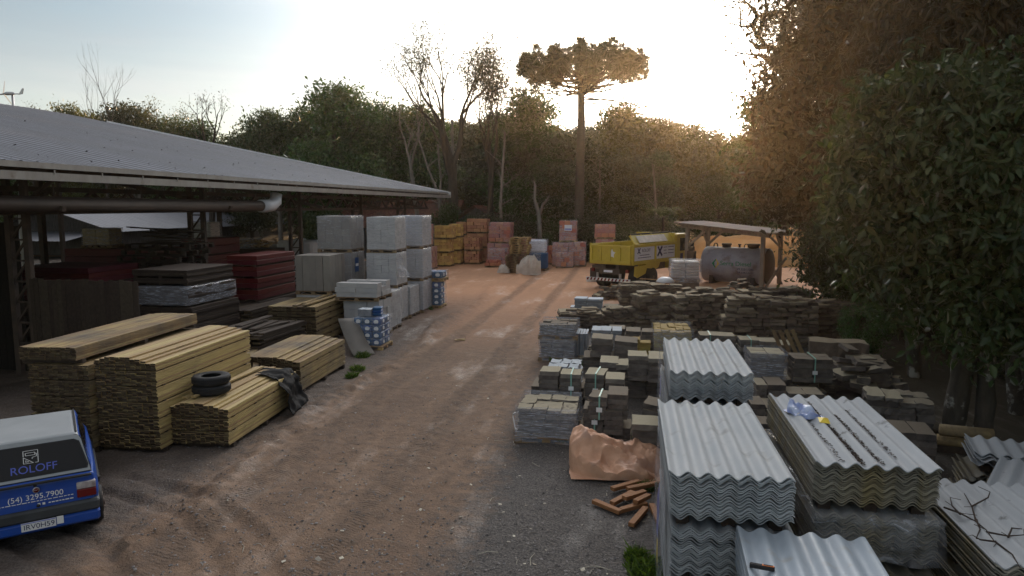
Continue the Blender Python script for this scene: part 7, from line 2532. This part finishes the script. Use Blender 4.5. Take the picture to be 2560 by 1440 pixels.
c0, f0, s, k_ = -.01, .60, .085, .155                 # square emblem: roller, set square
gl_line([(c0 - s, f0 + .02), (c0 - s, f0 + k_), (c0 + s, f0 + k_), (c0 + s, f0 - k_), (c0 + s * .55, f0 - k_)])
gl_line([(c0 - s * .7, f0 + k_ * .65), (c0 + s * .6, f0 + k_ * .65), (c0 + s * .6, f0 + k_ * .25), (c0 - s * .7, f0 + k_ * .25), (c0 - s * .7, f0 + k_ * .65)])
gl_line([(c0 + s * .6, f0 + k_ * .45), (c0 + s * .8, f0 + k_ * .45), (c0 + s * .8, f0 + .0), (c0 + s * .2, f0 - .02), (c0 + s * .2, f0 - k_ * .35)])
gl_line([(c0 - s, f0 + .0), (c0 - s, f0 - k_), (c0 + s * .35, f0 - k_), (c0 - s, f0)])
gl_line([(c0 - s * .7, f0 - k_ * .5), (c0 - s * .7, f0 - k_ * .78), (c0 - s * .25, f0 - k_ * .78), (c0 - s * .7, f0 - k_ * .5)], .006)
mb.build('window_emblem', M['inkw'], car)


def rear(x, z, off=.0):
    """point on the upright tail panel"""
    return (x, -.005 - off + max(0, (z - .6)) * .12, z)


tp_ = MB()
q = [rear(-.7, .50), rear(.7, .50), rear(.69, .915), rear(-.69, .915)]
q2 = [(p[0], p[1] + .06, p[2]) for p in q]
tp_.add(q + q2, [(0, 1, 2, 3), (7, 6, 5, 4), (0, 4, 5, 1), (1, 5, 6, 2), (2, 6, 7, 3), (3, 7, 4, 0)])
tl = tp_.build('tailgate', M['carblue'], car, False, .012)
ra = (R(90) - math.atan(.12), 0, 0)
text('lettering', '(54) 3295.7900', .105, M['inkw'], tl, rear(.02, .725, .006), ra, extrude=.001)
mb = MB()
x = -.42
while x < .46:
    l = random.uniform(.02, .06)
    p = rear(x, .665, .005)
    mb.box(x, x + l, p[1] - .002, p[1] + .002, .660, .670)
    x += l + .012
x = .16
while x < .42:
    l = random.uniform(.02, .05)
    p = rear(x, .615, .005)
    mb.box(x, x + l, p[1] - .002, p[1] + .002, .608, .622)
    x += l + .01
mb.build('small_print', M['inkw'], tl)
for x in (.05, .105):
    p = rear(x, .615, .005)
    MB().box(x - .016, x + .016, p[1] - .002, p[1] + .002, .599, .631).build('printed_icon', M['inkw'], tl)
p = rear(.03, .82, .012)
MB().at(*p).lathe([(.042, .0), (.042, -.008), (.03, -.010)], 20, 0, 'y').build('badge', M['chrome'], tl, True)
p = rear(.03, .82, .024)
MB().at(*p).lathe([(.031, .0), (.031, -.004)], 20, 0, 'y').build('badge_centre', M['lampr'], tl, True)
text('badge_lettering', 'FIAT', .024, M['chrome'], tl, rear(.03, .82, .032), ra, extrude=.001)
p = rear(.02, .885, .004)
MB().at(*p).lathe([(.022, .0), (.022, -.012)], 14, 0, 'y').build('lock', M['black'], tl, True)
p = rear(.04, .60, .004)
MB().at(*p).lathe([(.022, .0), (.022, -.012)], 14, 0, 'y').build('button', M['black'], tl, True)
for s in (-1, 1):
    xa, xb = sorted((s * .50, s * .735))
    MB().rbox(xa, xb, -.022, .12, .60, .715, .01).build('tail_light', M['lampr'], car)
    MB().rbox(xa, xb, -.018, .12, .72, .82, .01).build('reversing_light', M['lampw'], car)
MB().box(-.69, .69, -.03, .03, .905, .925).build('tailgate_gap', M['black'], car)
MB().rbox(-.77, .77, -.07, .3, .40, .56, .03).build('bumper', M['cargrey'], car)
MB().rbox(-.765, .765, -.06, .3, .24, .397, .03).build('lower_bumper', M['carblue'], car)
pl = MB().rbox(-.17, .23, -.072, -.062, .285, .405, .003).build('number_plate', M['white'], car)
text('plate_lettering', 'IRV0H59', .098, M['ink'], pl, (.035, -.0735, .338), (R(90), 0, 0), extrude=.001)
MB().box(-.165, .225, -.0745, -.0725, .392, .402).build('plate_band', M['inkb'], pl)
MB().rbox(.24, .32, -.07, -.062, .30, .41, .002).build('scuff_patch', M['inkw'], car)
for s in (1, -1):
    for yy in (.55, 2.92):
        o = wheel(car, s * .735, yy, .27, .165)
# side glass and trims
for s in (-1, 1):
    def side(y, f, o=.008):
        fy_ = (.70 + (.573 - .70) * f)
        return (s * (fy_ + o), y, zb + .5 * f)
    for (y0, y1, yt0, yt1) in ((.46, 1.15, .56, 1.12), (1.2, 2.3, 1.17, 1.8)):
        MB().add([side(y0, .12), side(y1, .12), side(yt1, .86), side(yt0, .86)], [(0, 1, 2, 3)]).build('side_window', M['glass'], car)
    MB().add([side(.16, .05, .01), side(.40, .05, .01), side(.52, .97, .01), side(.38, .97, .01)], [(0, 1, 2, 3)]).build('rear_pillar', M['carwhite' if s < 0 else 'carblue'], car)
    MB().box(s * .80 - .012, s * .80 + .012, .8, 2.3, .5, .58).build('side_moulding', M['cargrey'], car)


# ------------------------------------------------------------------ evening haze
me = bpy.data.meshes.new('haze')
hx0, hx1, hy0, hy1, hz0, hz1 = -150, 150, -30, 125, -2.0, 24
me.from_pydata([(x, y, z) for z in (hz0, hz1) for y in (hy0, hy1) for x in (hx0, hx1)], [], [(0, 2, 3, 1), (4, 5, 7, 6), (0, 1, 5, 4), (1, 3, 7, 5), (3, 2, 6, 7), (2, 0, 4, 6)])
hz = bpy.data.objects.new('haze', me)
sc.collection.objects.link(hz)
hz['kind'] = 'stuff'
hm = bpy.data.materials.new('haze')
hm.use_nodes = True
nt = hm.node_tree
nt.nodes.remove(nt.nodes['Principled BSDF'])
pv = nt.nodes.new('ShaderNodeVolumePrincipled')
pv.inputs['Color'].default_value = (0.96, 0.86, 0.70, 1)
pv.inputs['Density'].default_value = 0.00032
pv.inputs['Anisotropy'].default_value = 0.8
nt.links.new(pv.outputs[0], nt.nodes['Material Output'].inputs['Volume'])
me.materials.append(hm)
